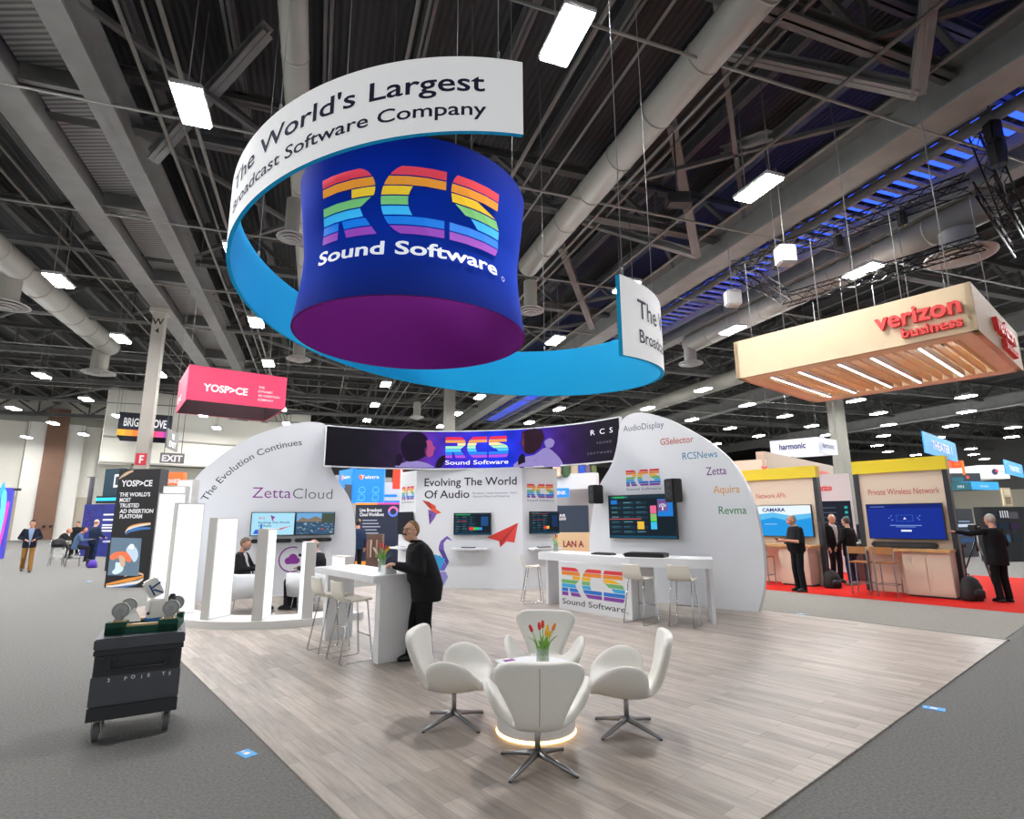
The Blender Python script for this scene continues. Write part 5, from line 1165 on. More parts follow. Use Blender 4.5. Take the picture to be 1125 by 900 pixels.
# walker
pw = G(27.5, 629); dirc = (Vector((0, 0, 0))-pw); dirc.z = 0
person('man in navy blazer and tan trousers walking at far left', pw, face(dirc.normalized()), 1.80, .014, SKIN2, 'navy_blazer', '1C2130', 'tan_trouser', '8A6432', 'dark', '2A1E18', shirt=('blue_shirt', '8FA3C4'), open_front=True, shoe='3A2A20', pitch=-8,
       arms=[((-.19, 0, 1.42), (-.29, -.04, 1.16), (-.13, .17, 1.10)), ((.19, 0, 1.42), (.29, -.04, 1.16), (.13, .17, 1.10))], legs=[((-.095, 0, .92), (-.10, .12, .52), (-.11, .20, .10)), ((.095, 0, .92), (.10, .03, .50), (.10, -.22, .13))])
# seated pair
person('seated man in black suit with grey beard in the left armchair', CH1, face(Vector((1, .05, 0))), 1.78, .011, SKIN2, 'black_suit', '1C1D20', 'black_suit', '1C1D20', 'grey', '6A5A4C', beard=('full', '8A8078'), seated=True, belly=.05, shirt=('pale_shirt', 'D8CFD4'), open_front=True, pitch=4, yaw=-8,
       pelvis=(0, -.05, .55), chest=(0, -.12, .88), neck=(0, -.10, 1.10), head=(0, -.04, 1.255), arms=[((-.19, -.10, 1.04), (-.28, .0, .80), (-.15, .22, .80)), ((.19, -.10, 1.04), (.28, .0, .80), (.17, .26, .80))], legs=[((s*.10, .02, .53), (s*.13, .40, .53), (s*.14, .36, .10)) for s in (-1, 1)])
person('seated man in black jacket in the right armchair, partly hidden by a glowing column', CH2, face(Vector((-1, .15, 0))), 1.76, .012, SKIN2, 'black_suit', '1C1D20', 'dark_trouser', '222228', 'grey', '7A6A5C', bald=True, seated=True, collar=('pale_shirt', 'D8CFD4'), belly=.03,
       pelvis=(0, -.05, .53), chest=(0, -.10, .86), neck=(0, -.06, 1.08), head=(0, .02, 1.22), arms=[((-.19, -.08, 1.02), (-.30, .02, .78), (-.14, .24, .80)), ((.19, -.08, 1.02), (.29, .0, .78), (.17, .26, .78))])
# left background
pd = G(99, 622)
person('man in dark blue jacket and jeans standing at the desk, seen from behind', pd, face(Vector((.25, 1, 0))), 1.82, .016, SKIN, 'dark_blue', '22304A', 'jeans', '1E2C4C', 'grey', '8A7A70', bald=True, eyes=False, shoe='5A3A24', arms=[((-.19, 0, 1.42), (-.25, .08, 1.15), (-.16, .3, 1.08)), ((.19, 0, 1.42), (.25, .08, 1.15), (.16, .3, 1.08))])
ps = G(80, 623.5); ST = .74
person('man in grey blue shirt sitting on a stool at the left desk', ps, face(Vector((.8, .55, 0))), 1.74, .016, SKIN2, 'grey_blue', '4A617E', 'dark_trouser', '20242C', 'black', '1C1714', seated=True, eyes=False,
       pelvis=(0, 0, .80), chest=(0, .06, 1.10), neck=(0, .12, 1.30), head=(0, .2, 1.44), pitch=-15, legs=[((s*.10, .04, .80), (s*.12, .40, .72), (s*.12, .36, .30)) for s in (-1, 1)], arms=[((s*.19, .08, 1.24), (s*.25, .2, 1.02), (s*.12, .45, 1.06)) for s in (-1, 1)])
pk = G(62, 619)
person('person in black jacket sitting beyond the stool with the black bag', pk, face(Vector((1, .4, 0))), 1.70, .018, SKIN2, 'black_suit', '1C1D20', 'black_trouser', '121215', 'brown', '6A5040', bald=True, seated=True, eyes=False, pelvis=(0, 0, .80), chest=(0, .1, 1.10), neck=(0, .2, 1.28), head=(0, .30, 1.40), pitch=-25,
       legs=[((s*.10, .04, .80), (s*.12, .40, .72), (s*.12, .36, .30)) for s in (-1, 1)], arms=[((s*.19, .14, 1.22), (s*.25, .3, 1.02), (s*.12, .55, 1.06)) for s in (-1, 1)])
person('dark dressed person standing far behind the left desk group', G(81, 610), face(Vector((.3, -1, 0))), 1.74, .02, SKIN2, 'black_suit', '1C1D20', 'black_trouser', '121215', 'black', '1C1714', eyes=False)
# right background
pc = G(880, 650, .012)
person('man in black polo holding a phone beside the blue network screen', pc, face(Vector((-1, -.12, 0))), 1.80, .012, SKIN2, 'black_polo', '141518', 'black_trouser', '16181C', 'grey', '8A8680', short=True, pitch=-28, belly=.05, hem=.05, collar=('pale_collar', 'C9C4BC'), eyes=True, chest=(0, -.02, 1.26), neck=(0, .0, 1.47), head=(0, .07, 1.61),
       arms=[((-.20, -.01, 1.41), (-.24, .04, 1.12), (-.06, .36, 1.16)), ((.20, -.01, 1.41), (.24, .04, 1.12), (.05, .36, 1.16))], curl=1.2)
ph = pc + Matrix.Rotation(face(Vector((-1, -.12, 0))), 3, 'Z') @ Vector((-.0, .46, 1.20)); mb = MB(); mb.box(ph, (.075, .15, .012), BLACK, M=Matrix.Rotation(face(Vector((-1, -.12, 0))), 3, 'Z') @ Matrix.Rotation(R(35), 3, 'X'), bev=.003); mb.build('mobile_phone', label='black mobile phone in the hands of the man in the polo shirt', cat='phone', origin=ph)
p1 = G(921, 640, .012)
person('bald man in dark suit and white shirt facing the camera in conversation', p1, face(Vector((.2, -1, 0))), 1.80, .014, SKIN, 'dark_suit', '1D1E24', 'dark_suit', '1D1E24', 'grey', 'A89A8C', bald=True, shirt=('white_shirt', 'E4E4E8'), open_front=True, arms=[((-.19, 0, 1.42), (-.26, .0, 1.14), (-.13, .2, 1.04)), ((.19, 0, 1.42), (.26, -.02, 1.14), (.24, .1, .90))])
p2 = G(938.5, 643, .012)
person('grey haired man in black jacket and jeans talking, back to the camera', p2, face(Vector((-.45, 1, 0))), 1.72, .014, SKIN, 'black_jacket', '17181B', 'jeans', '24304A', 'salt', '5C5650', eyes=False, hem=.2, shoe='8A7A6A', arms=[((-.19, 0, 1.42), (-.30, .0, 1.14), (-.26, .16, .98)), ((.19, 0, 1.42), (.28, .0, 1.14), (.16, .2, 1.02))])
p3 = G(1104, 661.5, .012)
person('white haired man in black jacket reaching left to the kiosk post', p3, face(Vector((-.15, 1, 0))), 1.76, .013, SKIN2, 'black_jacket', '17181B', 'black_trouser', '16181C', 'white', 'A39A90', eyes=False, hem=.22, belly=.02, arms=[((-.19, .0, 1.42), (-.44, .12, 1.36), (-.68, .20, 1.40)), ((.19, 0, 1.42), (.26, .0, 1.14), (.18, .2, 1.05))])
person('person in dark clothes standing behind the left facet of the tower', Vector((-5.0, 18.2, 0)), face(Vector((-.5, 1, 0))), 1.74, .018, SKIN2, 'dark_blue', '22304A', 'black_trouser', '121215', 'black', '1C1714', eyes=False)
for x, y, lab in ((1084, 606, 'far off person with dark hair beyond the kiosk at right'), (1062, 604, 'far off person in pale clothes beyond the kiosk post at right')):
    person(lab, G(x, y), face(Vector((-.4, -1, 0))), 1.74, .022, SKIN2, 'pale_grey' if 'pale' in lab else 'dark_blue', 'A8A6A4' if 'pale' in lab else '22304A', 'black_trouser', '121215', 'black', '1C1714', eyes=False)
def board(name, label, cat, x0, yt, x1, yb, Y0, Y1, m, art=None, th=.12, to_floor=False, group=None, parts=None):
    a = atY(x0, yb, Y0); b = atY(x1, yb, Y1); z0 = 0 if to_floor else (a.z+b.z)/2
    o = Vector((a.x, a.y, z0)); u = Vector((b.x-a.x, b.y-a.y, 0)); fr = Fr(o, u); W = u.length
    zt = (atY(x0, yt, Y0).z+atY(x1, yt, Y1).z)/2; Hh = zt-z0
    mb = MB(); mb.rect(0, 0, W, Hh, fr, m, 0, th); ob = mb.build(name, label=label, cat=cat, group=group, origin=o)
    if art: 
        for nm, fn in art.items():
            mb = MB(); fn(mb, fr, W, Hh, lambda *p: hit(fr, *p)); mb.build(nm, ob)
    return ob, fr, W, Hh
PW = mat('print_white', 'F4F4F6', .5, emit=.1)
def lines(mb, fr, rows, m, W, d=.01):
    for s, x, y, h, w in rows: mb.text(s, x, y, h, fr, m, d=d, width=w, bold=.02)
# ---------------------------------------------------------------- left: dark advertising tower
def yo(mb, fr, W, Hh, P):
    q = lambda x, y: P(110+x/4.5, 500+y/4.5)
    x0, y0 = q(105, 155); x1, _ = q(258, 155); mb.text('YOSP>CE', x0, y0, .17, fr, PW, d=.01, width=x1-x0, bold=.04)
    for s, y in (("THE WORLD'S", 205), ('MOST', 232), ('TRUSTED', 259), ('AD INSERTION', 287), ('PLATFORM', 313)):
        x0, y0 = q(97, y); mb.text(s, x0, y0, .11, fr, PW, d=.01, bold=.04, width=.08*len(s))
def swoosh(mb, fr, W, Hh, P):
    q = lambda x, y: P(110+x/4.5, 500+y/4.5)
    def band(pts, w, m, d):
        c = smooth_curve([q(*p) for p in pts], 6); n = len(c)
        for i in range(n-1):
            f0, f1 = 1-abs(i/n-.5)*1.2, 1-abs((i+1)/n-.5)*1.2; mb.poly([(c[i][0], c[i][1]-w*f0), (c[i+1][0], c[i+1][1]-w*f1), (c[i+1][0], c[i+1][1]+w*f1), (c[i][0], c[i][1]+w*f0)], fr, m, d)
    for pts in ([(95, 118), (110, 105), (140, 88), (165, 78)],): band(pts, .05, glow('sw_peach', 'F5D0B0', .8), .006)
    band([(125, 385), (140, 365), (180, 350), (250, 340)], .05, glow('sw_white', 'F6EEE6', .9), .006); band([(128, 392), (150, 375), (190, 365), (250, 362)], .05, glow('sw_blue', '5A8AD0', .8), .007); band([(125, 378), (145, 356), (190, 342), (250, 335)], .02, glow('sw_orange', 'F0A050', .9), .008)
    band([(30, 640), (90, 628), (170, 612), (215, 600)], .05, glow('sw_orange', 'F0A050', .9), .006); band([(30, 650), (100, 645), (180, 630), (214, 612)], .05, glow('sw_white', 'F6EEE6', .9), .007); band([(215, 600), (210, 590), (170, 585), (120, 600)], .03, glow('sw_peach', 'F5D0B0', .8), .008); band([(60, 655), (120, 650), (180, 640)], .025, glow('sw_blue', '5A8AD0', .8), .0085)
def yopic(mb, fr, W, Hh, P):
    q = lambda x, y: P(110+x/4.5, 500+y/4.5)
    mb.poly([q(58, 408), q(207, 412), q(190, 598), q(38, 594)], fr, mat('pic_grey', '5E7486', .5, emit=.25), .01)
    def s(pts, c, d): mb.poly([q(*p) for p in smooth_curve(pts, 3, True)], fr, mat('pic_'+c, c, .5, emit=.25), d)
    s([(50, 500), (80, 480), (130, 478), (155, 500), (150, 530), (120, 520), (90, 510), (60, 520)], 'E0714A', .012); s([(130, 470), (150, 445), (180, 460), (190, 500), (170, 530), (150, 500)], 'B8CCDC', .013); s([(140, 460), (152, 440), (170, 445), (165, 465)], 'E8EEF2', .014)
    s([(80, 530), (110, 540), (115, 570), (80, 590), (60, 580), (75, 560)], 'CFE0EC', .013); s([(95, 500), (120, 505), (125, 545), (105, 550)], 'C8A890', .014)
a = G(114.4, 645.6); 
DKP = mat('banner_black', '1D1C1F', .5)
o, fr, W, Hh = board('advertising_tower', 'black advertising tower with white slogan and light swooshes left of the glowing columns', 'sign', 114.4, 515.5, 161.6, 645.6, a.y, G(161.6, 645.6).y, DKP, {'lettering': yo, 'swoosh_print': swoosh, 'athlete_print': yopic}, .35, True)
# desk group
PALE = mat('counter_pale', 'C9CCD2', .4)
c = G(103, 629); t = thing('desk_counter', 'black desk counter with a pale top behind the dark advertising tower', 'counter', c+Vector((.9, .6, 0)), R(-18)); mb = MB(); mb.box((0, 0, .5), (1.7, .7, 1.0), mat('desk_black', '17161A', .5)); mb.build('body', t, local=True); mb = MB(); mb.box((0, 0, 1.03), (2.0, .9, .06), PALE, bev=.01); mb.build('countertop', t, local=True)
q = c+Vector((.55, .55, 1.06)); mb = MB(); mb.box(q, (.3, .22, .2), mat('box_orange', 'E8A040', .5, emit=.2), rz=.2); mb.box(q+Vector((.28, -.1, .0)), (.2, .2, .16), BLACK); mb.build('product_display', label='small orange and black product display on the black desk counter', cat='display')
o, fr, W, Hh = board('display_banner', 'blue booth panel with white lines of text behind the desk group', 'panel', 86.5, 554, 128, 602, 29.5, 28.5, mat('panel_blue', '1B2470', .5, emit=.25, noise=.4, nscale=2), {'lettering': lambda mb, fr, W, H, P: [mb.rect(W*.55, H*y, W*.97, H*(y+.03), fr, PW, .01) for y in (.78, .68, .58, .53, .47)], 'pattern_print': lambda mb, fr, W, H, P: [mb.ring(W*x, H*y, .1, .13, fr, mat('panel_violet', '5A3A90', .5, emit=.2), .008) for x, y in ((.12, .75), (.2, .6), (.1, .45), (.25, .82))]}, .15, True)
o, fr, W, Hh = board('overhead_screen', 'dark teal screen with a white bracket mark above the desk group', 'screen', 112, 515, 132, 547, 31, 30.5, mat('screen_teal', '12303E', .4, emit=.3), {'emblem': lambda mb, fr, W, H, P: (mb.rect(W*.55, H*.35, W*.63, H*.8, fr, PW, .01), mb.rect(W*.55, H*.72, W*.9, H*.8, fr, PW, .01), mb.rect(W*.55, H*.35, W*.9, H*.43, fr, PW, .01))}, .2)
o, fr, W, Hh = board('light_shelf', 'black shelf edged with a cyan light strip under the dark teal screen', 'shelf', 105, 545, 130, 553, 30.4, 30, BLACK, {'light_strip': lambda mb, fr, W, H, P: mb.rect(0, H*.35, W, H*.75, fr, glow('cyan_strip', '30C8F0', 1.6), .01)}, .5)
p0, p1 = atY(101.5, 524, 31), atY(97.5, 556, 31); t = thing('light_mast', 'dark slim mast with spreading arms rising behind the blue booth panel', 'mast', (p1.x, p1.y, 0)); mb = MB(); mb.tube([Vector((p1.x, p1.y, 0)), Vector((p1.x, p1.y, p0.z))], .12, mat('mast_dark', '2E2C34', .4, .5), 8); mb.build('pole', t); mb = MB()
for s in (-1, 1): mb.tube([Vector((p1.x, p1.y, p0.z-.2)), Vector((p1.x+s*.18, p1.y, p0.z)), Vector((p1.x+s*.3, p1.y, p0.z-.02))], .02, RIGL, 6)
mb.build('arms', t)
def sidechair(p, rz, lab):
    t = thing('counter_chair', lab, 'chair', p, rz, 'metal counter chairs at left'); mb = MB(); mb.box((0, 0, .74), (.42, .4, .03), DGREY, bev=.01); mb.build('seat', t, local=True); mb = MB()
    mb.tube([(-.2, -.2, .75), (-.2, -.24, 1.02), (.2, -.24, 1.02), (.2, -.2, .75)], .012, CHROME, 6); mb.box((0, -.235, .97), (.4, .02, .1), DGREY); mb.build('backrest', t, local=True)
    for x in (-1, 1):
        for y in (-1, 1): mb = MB(); mb.tube([(x*.18, y*.17, .73), (x*.23, y*.22, .0)], .013, CHROME, 6); mb.build('leg', t, local=True)
    mb = MB(); mb.tube([(-.2, .19, .3), (.2, .19, .3), (.2, -.19, .3), (-.2, -.19, .3), (-.2, .19, .3)], .009, CHROME, 6); mb.build('footrest', t, local=True); return t
sidechair(G(61, 622), R(-60), 'metal counter chair with the black bag on its seat, at far left'); sidechair(G(79, 622.5), R(-55), 'metal counter chair under the man in the grey blue shirt'); sidechair(pk+Vector((0, 0, 0)), R(-50), 'metal counter chair under the person in the black jacket')
def softbag(name, lab, p, w, d, h, m, rz=0, straps=True):
    t = thing(name, lab, 'bag', p, rz); mb = MB(); mb.loft([((0, 0, 0), w*.48, d*.46), ((0, 0, h*.15), w*.52, d*.54), ((0, -.01, h*.55), w*.48, d*.5), ((0, .0, h*.85), w*.36, d*.36), ((0, .01, h), w*.16, d*.16)], m, 20); mb.build('body', t, local=True)
    if straps:
        mb = MB(); mb.tube([(-.05, d*.1, h*.97), (-.04, d*.1, h*1.07), (.04, d*.1, h*1.07), (.05, d*.1, h*.97)], .012, m, 6); mb.build('handle', t, local=True); mb = MB(); mb.loft([((0, -d*.5, h*.12), w*.34, d*.16), ((0, -d*.52, h*.4), w*.32, d*.15), ((0, -d*.44, h*.5), w*.2, d*.1)], m, 14); mb.build('front_pocket', t, local=True)
    return t
BAGB = mat('bag_black', '19191C', .7, noise=.15, nscale=30)
softbag('shoulder_bag', 'black bag lying on the seat of the metal counter chair', G(61, 622)+Vector((0, 0, .757)), .5, .34, .32, BAGB, .3)
softbag('tote_bag', 'small violet bag on the carpet beside the man in jeans', G(101, 624), .32, .26, .30, mat('bag_violet', '4A2AA0', .6), .3, False)
def colourful(mb, fr, W, H, P):
    r = random.Random(2); cs = ['3050D0', '8A3AC0', '30A0E0', 'C040B0', '2A2A80', '60C0F0']
    for i in range(14): x = r.uniform(0, W*.8); mb.poly(smooth_curve([(x, r.uniform(0, H*.3)), (x+W*.14, r.uniform(0, H*.3)), (min(W, x+W*.2), H*r.uniform(.6, 1)), (x+.1, H*r.uniform(.6, .98))], 3, True), fr, mat('swirl_'+cs[i % 6], cs[i % 6], .5, emit=.35), .01+.001*i)
o, fr, W, Hh = board('booth_wall', 'blue and violet swirled booth wall at the left edge', 'panel', -40, 536, 3, 600, 27, 27.5, mat('swirl_base', '3A3AB0', .5, emit=.3), {'swirl_print': colourful, 'dark_doorway': lambda mb, fr, W, H, P: mb.rect(W*.5, 0, W*.78, H*.62, fr, mat('void_black', '0B0B10', .7), .04)}, .3, True)
mb = MB(); p = atY(12, 538, 27.6); mb.tube([p+Vector((-1.2, 0, 0)), p+Vector((.45, 0, 0))], .04, DGREY, 6); mb.box(p+Vector((.35, 0, 0)), (.2, .15, .12), DGREY); mb.build('lamp_arm', o)
# ---------------------------------------------------------------- hanging signs
def hangbox(label, corners, z0, z1, m, inner, arts, name='hanging_sign', cables=True):
    pts = [Vector((p.x, p.y, 0)) for p in corners]; c = sum(pts, Vector())/len(pts); t = thing(name, label, 'hanging sign', Vector((c.x, c.y, z0)))
    mb = MB(); n = len(pts)
    for i in range(n):
        a, b = pts[i], pts[(i+1) % n]; f = Fr(Vector((a.x, a.y, z0)), b-a); L = (b-a).length
        mb.rect(0, 0, L, z1-z0, f, m, 0); mb.poly([(0, 0), (0, z1-z0), (L, z1-z0), (L, 0)][::1], lambda x, y, d, f=f, L=L: f(x, y, -.03), m, 0)
    mb.build('panels', t); mb = MB()
    for i in range(n):
        a, b = pts[i], pts[(i+1) % n]; f = Fr(Vector((a.x, a.y, z0)), b-a); L = (b-a).length; q = [f(.03, .01, -.04), f(L-.03, .01, -.04), f(L-.03, z1-z0-.01, -.04), f(.03, z1-z0-.01, -.04)]; mb.add(q, [(3, 2, 1, 0)], inner)
    mb.build('inner_lining', t)
    for i, fn in arts:
        a, b = pts[i], pts[(i+1) % n]; f = Fr(Vector((a.x, a.y, z0)), b-a); mb = MB(); fn(mb, f, (b-a).length, z1-z0); mb.build('lettering', t)
    if cables:
        mb = MB()
        for p in pts: mb.tube([Vector((p.x, p.y, z1-.05)), Vector((p.x, p.y, 13))], .008, CABLE, 5)
        mb.build('cable', t)
    return t
P_ = G(204, 438.5, 6.0); Q_ = G(313, 450, 6.0); Bk = Q_-P_; S_ = Vector((-Bk.y, Bk.x, 0)).normalized()*3.2
zt = 6.0+1.28
PINK = mat('fabric_pink', 'E8335F', .55, emit=.1); LIN = mat('fabric_lining', '2C1019', .8)
hangbox('crimson box sign hanging at left with white lettering', [P_, Q_, Q_+S_, P_+S_], 6.0, zt, PINK, LIN, [(0, lambda mb, f, L, H: (mb.text('YOSP>CE', L*.15, H*.30, .27, f, PW, d=.01, bold=.05, width=L*.44), [mb.text(s, L*.70, H*(.56-.125*i), .085, f, PW, d=.01, bold=.01) for i, s in enumerate(('THE', 'DYNAMIC', 'AD INSERTION', 'COMPANY'))])), (3, lambda mb, f, L, H: (mb.text('YOSP>CE', L*.06, H*.2, .24, f, PW, d=.01, bold=.05, width=L*.45), mb.text('>>', L*.6, H*.35, .5, f, mat('fabric_pink_light', 'F06A8C', .55), d=.01, width=L*.25)))])
A0 = G(128, 478, 8.0); A1 = G(187, 481.5, 8.0); A2 = G(119, 476, 8.0); dv = A1-A0; S2_ = Vector((-dv.y, dv.x, 0)).normalized()*3.5
def bright(mb, f, L, H):
    cs = ['F0A81E', 'F09020', 'EE7422', 'EA5428', 'E03A3A', 'C0307A', '8A2A8A']
    for i, c in enumerate(cs): mb.rect(L*i/7, 0, L*(i+1)/7, H*.26, f, mat('grad_'+c, c, .5, emit=.2), .01)
    mb.text('BRIGHTCOVE', L*.1, H*.42, H*.36, f, PW, d=.012, bold=.03, width=L*.8)
hangbox('dark box sign with an orange lower edge behind the left column', [A0, A1, A1+S2_, A0+S2_], 8.0, 9.75, mat('fabric_dark', '1C2030', .6), mat('fabric_dark', '1C2030', .6), [(0, bright), (3, lambda mb, f, L, H: [mb.rect(L*.15, H*(.35+.14*i), L*.85, H*(.43+.14*i), f, PW, .01) for i in range(4)])])
EXG = mat('exit_grey', '6E6E6C', .5)
def exitsign(lab, x0, yt, x1, yb, Y0, Y1, txt):
    o, fr, W, Hh = board('exit_sign', lab, 'sign', x0, yt, x1, yb, Y0, Y1, EXG, {'lettering': lambda mb, fr, W, H, P: [mb.text(s, W*.5, H*y, H*h, fr, PW, d=.01, align='CENTER', bold=.04, width=W*wd) for s, y, h, wd in txt], 'hanger': lambda mb, fr, W, H, P: [mb.tube([fr(W*q, H, -.02), fr(W*q, H+2.5, -.02)], .012, DGREY, 5) for q in (.15, .85)]}, .05)
exitsign('grey exit sign hanging level right of the pale column', 175, 498, 202, 509, 24.5, 25, [('EXIT', .18, .64, .84)]); exitsign('grey exit sign turned edgewise beside the pale column', 182, 474, 195, 494, 23.5, 25.3, [('EXIT', .12, .3, .6), ('1', .55, .3, .2)])
fc = Fr(Vector((cx.x, cx.y, 0))-HX*.24, HY); t_ = [o for o in bpy.data.objects if o.name.startswith('steel_column') and o.type == 'EMPTY'][0]; mb = MB(); z = 4.05
mb.rect(-.2, z, .2, z+.5, fc, mat('sign_red', 'C8283A', .5), .01); mb.rect(-.06, z+.08, .0, z+.42, fc, PW, .012); mb.rect(-.06, z+.34, .1, z+.42, fc, PW, .012); mb.rect(-.06, z+.2, .08, z+.27, fc, PW, .012); mb.build('fire_sign', t_)
board('hanging_sign', 'orange booth header behind the tallest glowing columns', 'sign', 179, 519, 200, 533, 26, 26, mat('header_orange', 'F06A2A', .5, emit=.2), {'lettering': lambda mb, fr, W, H, P: mb.text('CONNECT', W*.08, H*.15, H*.32, fr, PW, d=.01, bold=.03, width=W*.8)}, .3)
# ---------------------------------------------------------------- booths behind the gap left of the tower
TB = mat('banner_blue', '1E8CD8', .5, emit=.25, noise=.1, nscale=1)
def telco(full): 
    def f(mb, fr, W, H, P):
        mb.disc(W*.26, H*.77, W*.08, fr, mat('mark_orange', 'F06A30', .5, emit=.2), .01); mb.text('Telstra', W*.24, H*.72, H*.1, fr, PW, d=.012, bold=.03, width=W*.6)
        for x in (.15, .6):
            for y in (.32, .1): mb.ring(W*x+.2, H*y+.1, .12, .15, fr, mat('banner_line', '5AB4EA', .5, emit=.2), .01); mb.rect(W*x, H*y-.02, W*(x+.25), H*y, fr, mat('banner_line', '5AB4EA', .5, emit=.2), .01)
    return f
board('hanging_banner', 'bright blue square banner with white brand lettering in the gap right of the dome', 'banner', 387, 515.5, 421, 553, 25, 25, TB, {'print': telco(1)}, .2)
board('hanging_banner', 'narrow bright blue banner turned away beside the square blue one', 'banner', 371, 516, 386, 552, 26.5, 25.2, TB, {'print': telco(0), 'photo_print': lambda mb, fr, W, H, P: mb.poly([(W*.4, 0), (W, 0), (W, H*.5), (W*.5, H*.55)], fr, mat('banner_photo', '3A3A3E', .6), .011)}, .2)
board('booth_wall', 'white booth wall piece behind the blue banners', 'panel', 421, 530, 442, 557, 27, 27, mat('booth_white', 'D5D8DA', .6), {'blue_band': lambda mb, fr, W, H, P: (mb.rect(0, 0, W, H*.25, fr, TB, .01), mb.rect(0, H*.4, W*.7, H*.5, fr, TB, .01))}, .2)
board('booth_sign', 'red upright sign strip peeking over the left facet of the tower', 'sign', 431, 510, 441, 537, 22, 22, mat('sign_scarlet', 'D83A22', .5, emit=.15), {'edge': lambda mb, fr, W, H, P: mb.rect(W*.85, 0, W, H, fr, WHITE, .01)}, .3)
def navyart(mb, fr, W, H, P):
    mb.text('Live Broadcast', W*.1, H*.86, .13, fr, PW, d=.01, bold=.03, width=W*.5); mb.text('Cloud Workflows', W*.1, H*.79, .13, fr, PW, d=.01, bold=.03, width=W*.55)
    for i, c in enumerate(('F0B030', 'D04A3A', 'C060A0', '5070D0', '30A0A0')):
        y = H*(.71-.05*i); mb.disc(W*.1, y+.03, .05, fr, mat('dot_'+c, c, .5, emit=.3), .01, 12); mb.rect(W*.17, y+.01, W*(.5+.04*(i % 3)), y+.05, fr, mat('txt_grey', 'A8AEC0', .5), .01)
    mb.ring(W*.86, H*.86, .12, .2, fr, mat('dot_C060A0', 'C060A0', .5, emit=.3), .01, a0=0, a1=180); mb.ring(W*.86, H*.86, .12, .2, fr, mat('dot_5070D0', '5070D0', .5, emit=.3), .01, a0=180, a1=360)
    mb.rect(0, H*.97, W, H, fr, mat('edge_orange', 'F0902A', .5, emit=.3), .01); mb.rect(W*.5, H*.97, W, H, fr, mat('edge_pink', 'C04090', .5, emit=.3), .011); mb.rect(W*.03, H*.0, W*.4, H*.09, fr, mat('edge_orange', 'F0902A', .5, emit=.3), .01)
board('booth_banner', 'dark navy banner with bullet points in the gap right of the dome', 'banner', 388, 552.5, 437, 616, 21.5, 21.5, mat('banner_navy', '1A2138', .5, emit=.12), {'print': navyart}, .2, True)
t = thing('brochure_rack', 'brown rack of brochures below the navy banner', 'rack', Vector((-4.9, 20.2, 0))); mb = MB(); mb.box((-4.9, 20.2, .62), (.55, .35, 1.24), mat('rack_brown', '5E463A', .6)); mb.build('case', t); mb = MB()
for i in range(5): mb.box((-5.1+.1*i, 20.0, .75), (.06, .06, .6), mat('brochure_'+str(i), ('8A5A4A', 'B0A090', '6A3A3A', '9A8A70', '705048')[i], .6))
mb.build('brochures', t)
# ---------------------------------------------------------------- booths seen between tower and arched panel
board('booth_header', 'white booth fascia seen between the tower and the arched panel', 'panel', 604, 520.5, 655, 537.5, 22, 21, mat('booth_white', 'E2E2DE', .6), None, .3)
board('booth_wall', 'grey booth wall under the white fascia', 'panel', 604, 538, 655, 600, 23, 22, mat('booth_grey', 'A9AAA8', .6), None, .2, True)
board('booth_sign', 'small bright blue sign under the white fascia', 'sign', 604, 536.5, 625, 546.5, 21.5, 21.3, TB, {'lettering': lambda mb, fr, W, H, P: mb.text('THINK', W*.1, H*.3, H*.42, fr, PW, d=.01, bold=.03, width=W*.78)}, .1)
board('wall_screen', 'dark navy screen seen between the tower and the arched panel', 'screen', 606, 555.5, 647, 585, 20.5, 20.2, mat('screen_navy', '16263A', .4, emit=.2), {'lettering': lambda mb, fr, W, H, P: (mb.text('LIVE', W*.18, H*.58, H*.1, fr, PW, d=.01, width=W*.2, bold=.03), mb.text('CLOUD', W*.18, H*.46, H*.1, fr, PW, d=.01, width=W*.22, bold=.03))}, .2)
board('booth_counter', 'beige counter front with dark red letters behind the long counter', 'counter', 606, 585.5, 652, 634, 20, 19.6, mat('beige_panel', 'CDB48E', .6), {'lettering': lambda mb, fr, W, H, P: mb.text('LAN A', W*.3, H*.62, H*.17, fr, mat('ink_maroon', '7A2020', .5), d=.01, width=W*.5, bold=.05)}, .5, True)
for i, (x, m, lab) in enumerate(((612, 'D8C8B0', 'pale'), (622, '3A5A38', 'dark green'), (631, 'B8A890', 'tan'), (639, '1E50C0', 'bright blue'), (646, '6A5A70', 'mauve'), (651, '58683A', 'olive'))):
    p = atY(x, 521, 21.7); mb = MB(); mb.box(p+Vector((0, 0, .12)), (.3, .3, .5), mat('bin_'+m, m, .6), bev=.04); mb.box(p+Vector((0, 0, .36)), (.32, .32, .06), DGREY if i % 2 else WHITE); mb.build('storage_box', label=lab+' box standing on top of the white fascia behind the booth', cat='box', group='boxes on the fascia')
# ---------------------------------------------------------------- tan hanging canopy
z0, z1 = 5.5, 6.56; TAN = mat('canopy_tan', 'D9C3A0', .6, noise=.03, nscale=2); OAK = mat('slat_oak_glow', 'D8AC78', .5, emit=.10, ecol='C89A62', noise=.15, nscale=4, stretch=(1, 10, 1)); REDL = mat('letter_red', 'E2413E', .45, emit=.05)  # oak slats emit a faint tan, light painted into the wood
a0, a1, b0, b1 = 2.09, 7.33, 14.3, 19.5; C4 = [ab(a1, b0), ab(a0, b0), ab(a0, b1), ab(a1, b1)]
t = thing('hanging_canopy', 'square tan hanging canopy with red letters and wooden slats underneath', 'hanging sign', ab((a0+a1)/2, (b0+b1)/2, z0))
mb = MB()
for i in range(4):
    p, q = C4[i], C4[(i+1) % 4]; f = Fr(p+Vector((0, 0, z0)), q-p); L = (q-p).length; mb.rect(0, 0, L, z1-z0, f, TAN, 0, .12)
mb.build('fascia', t)
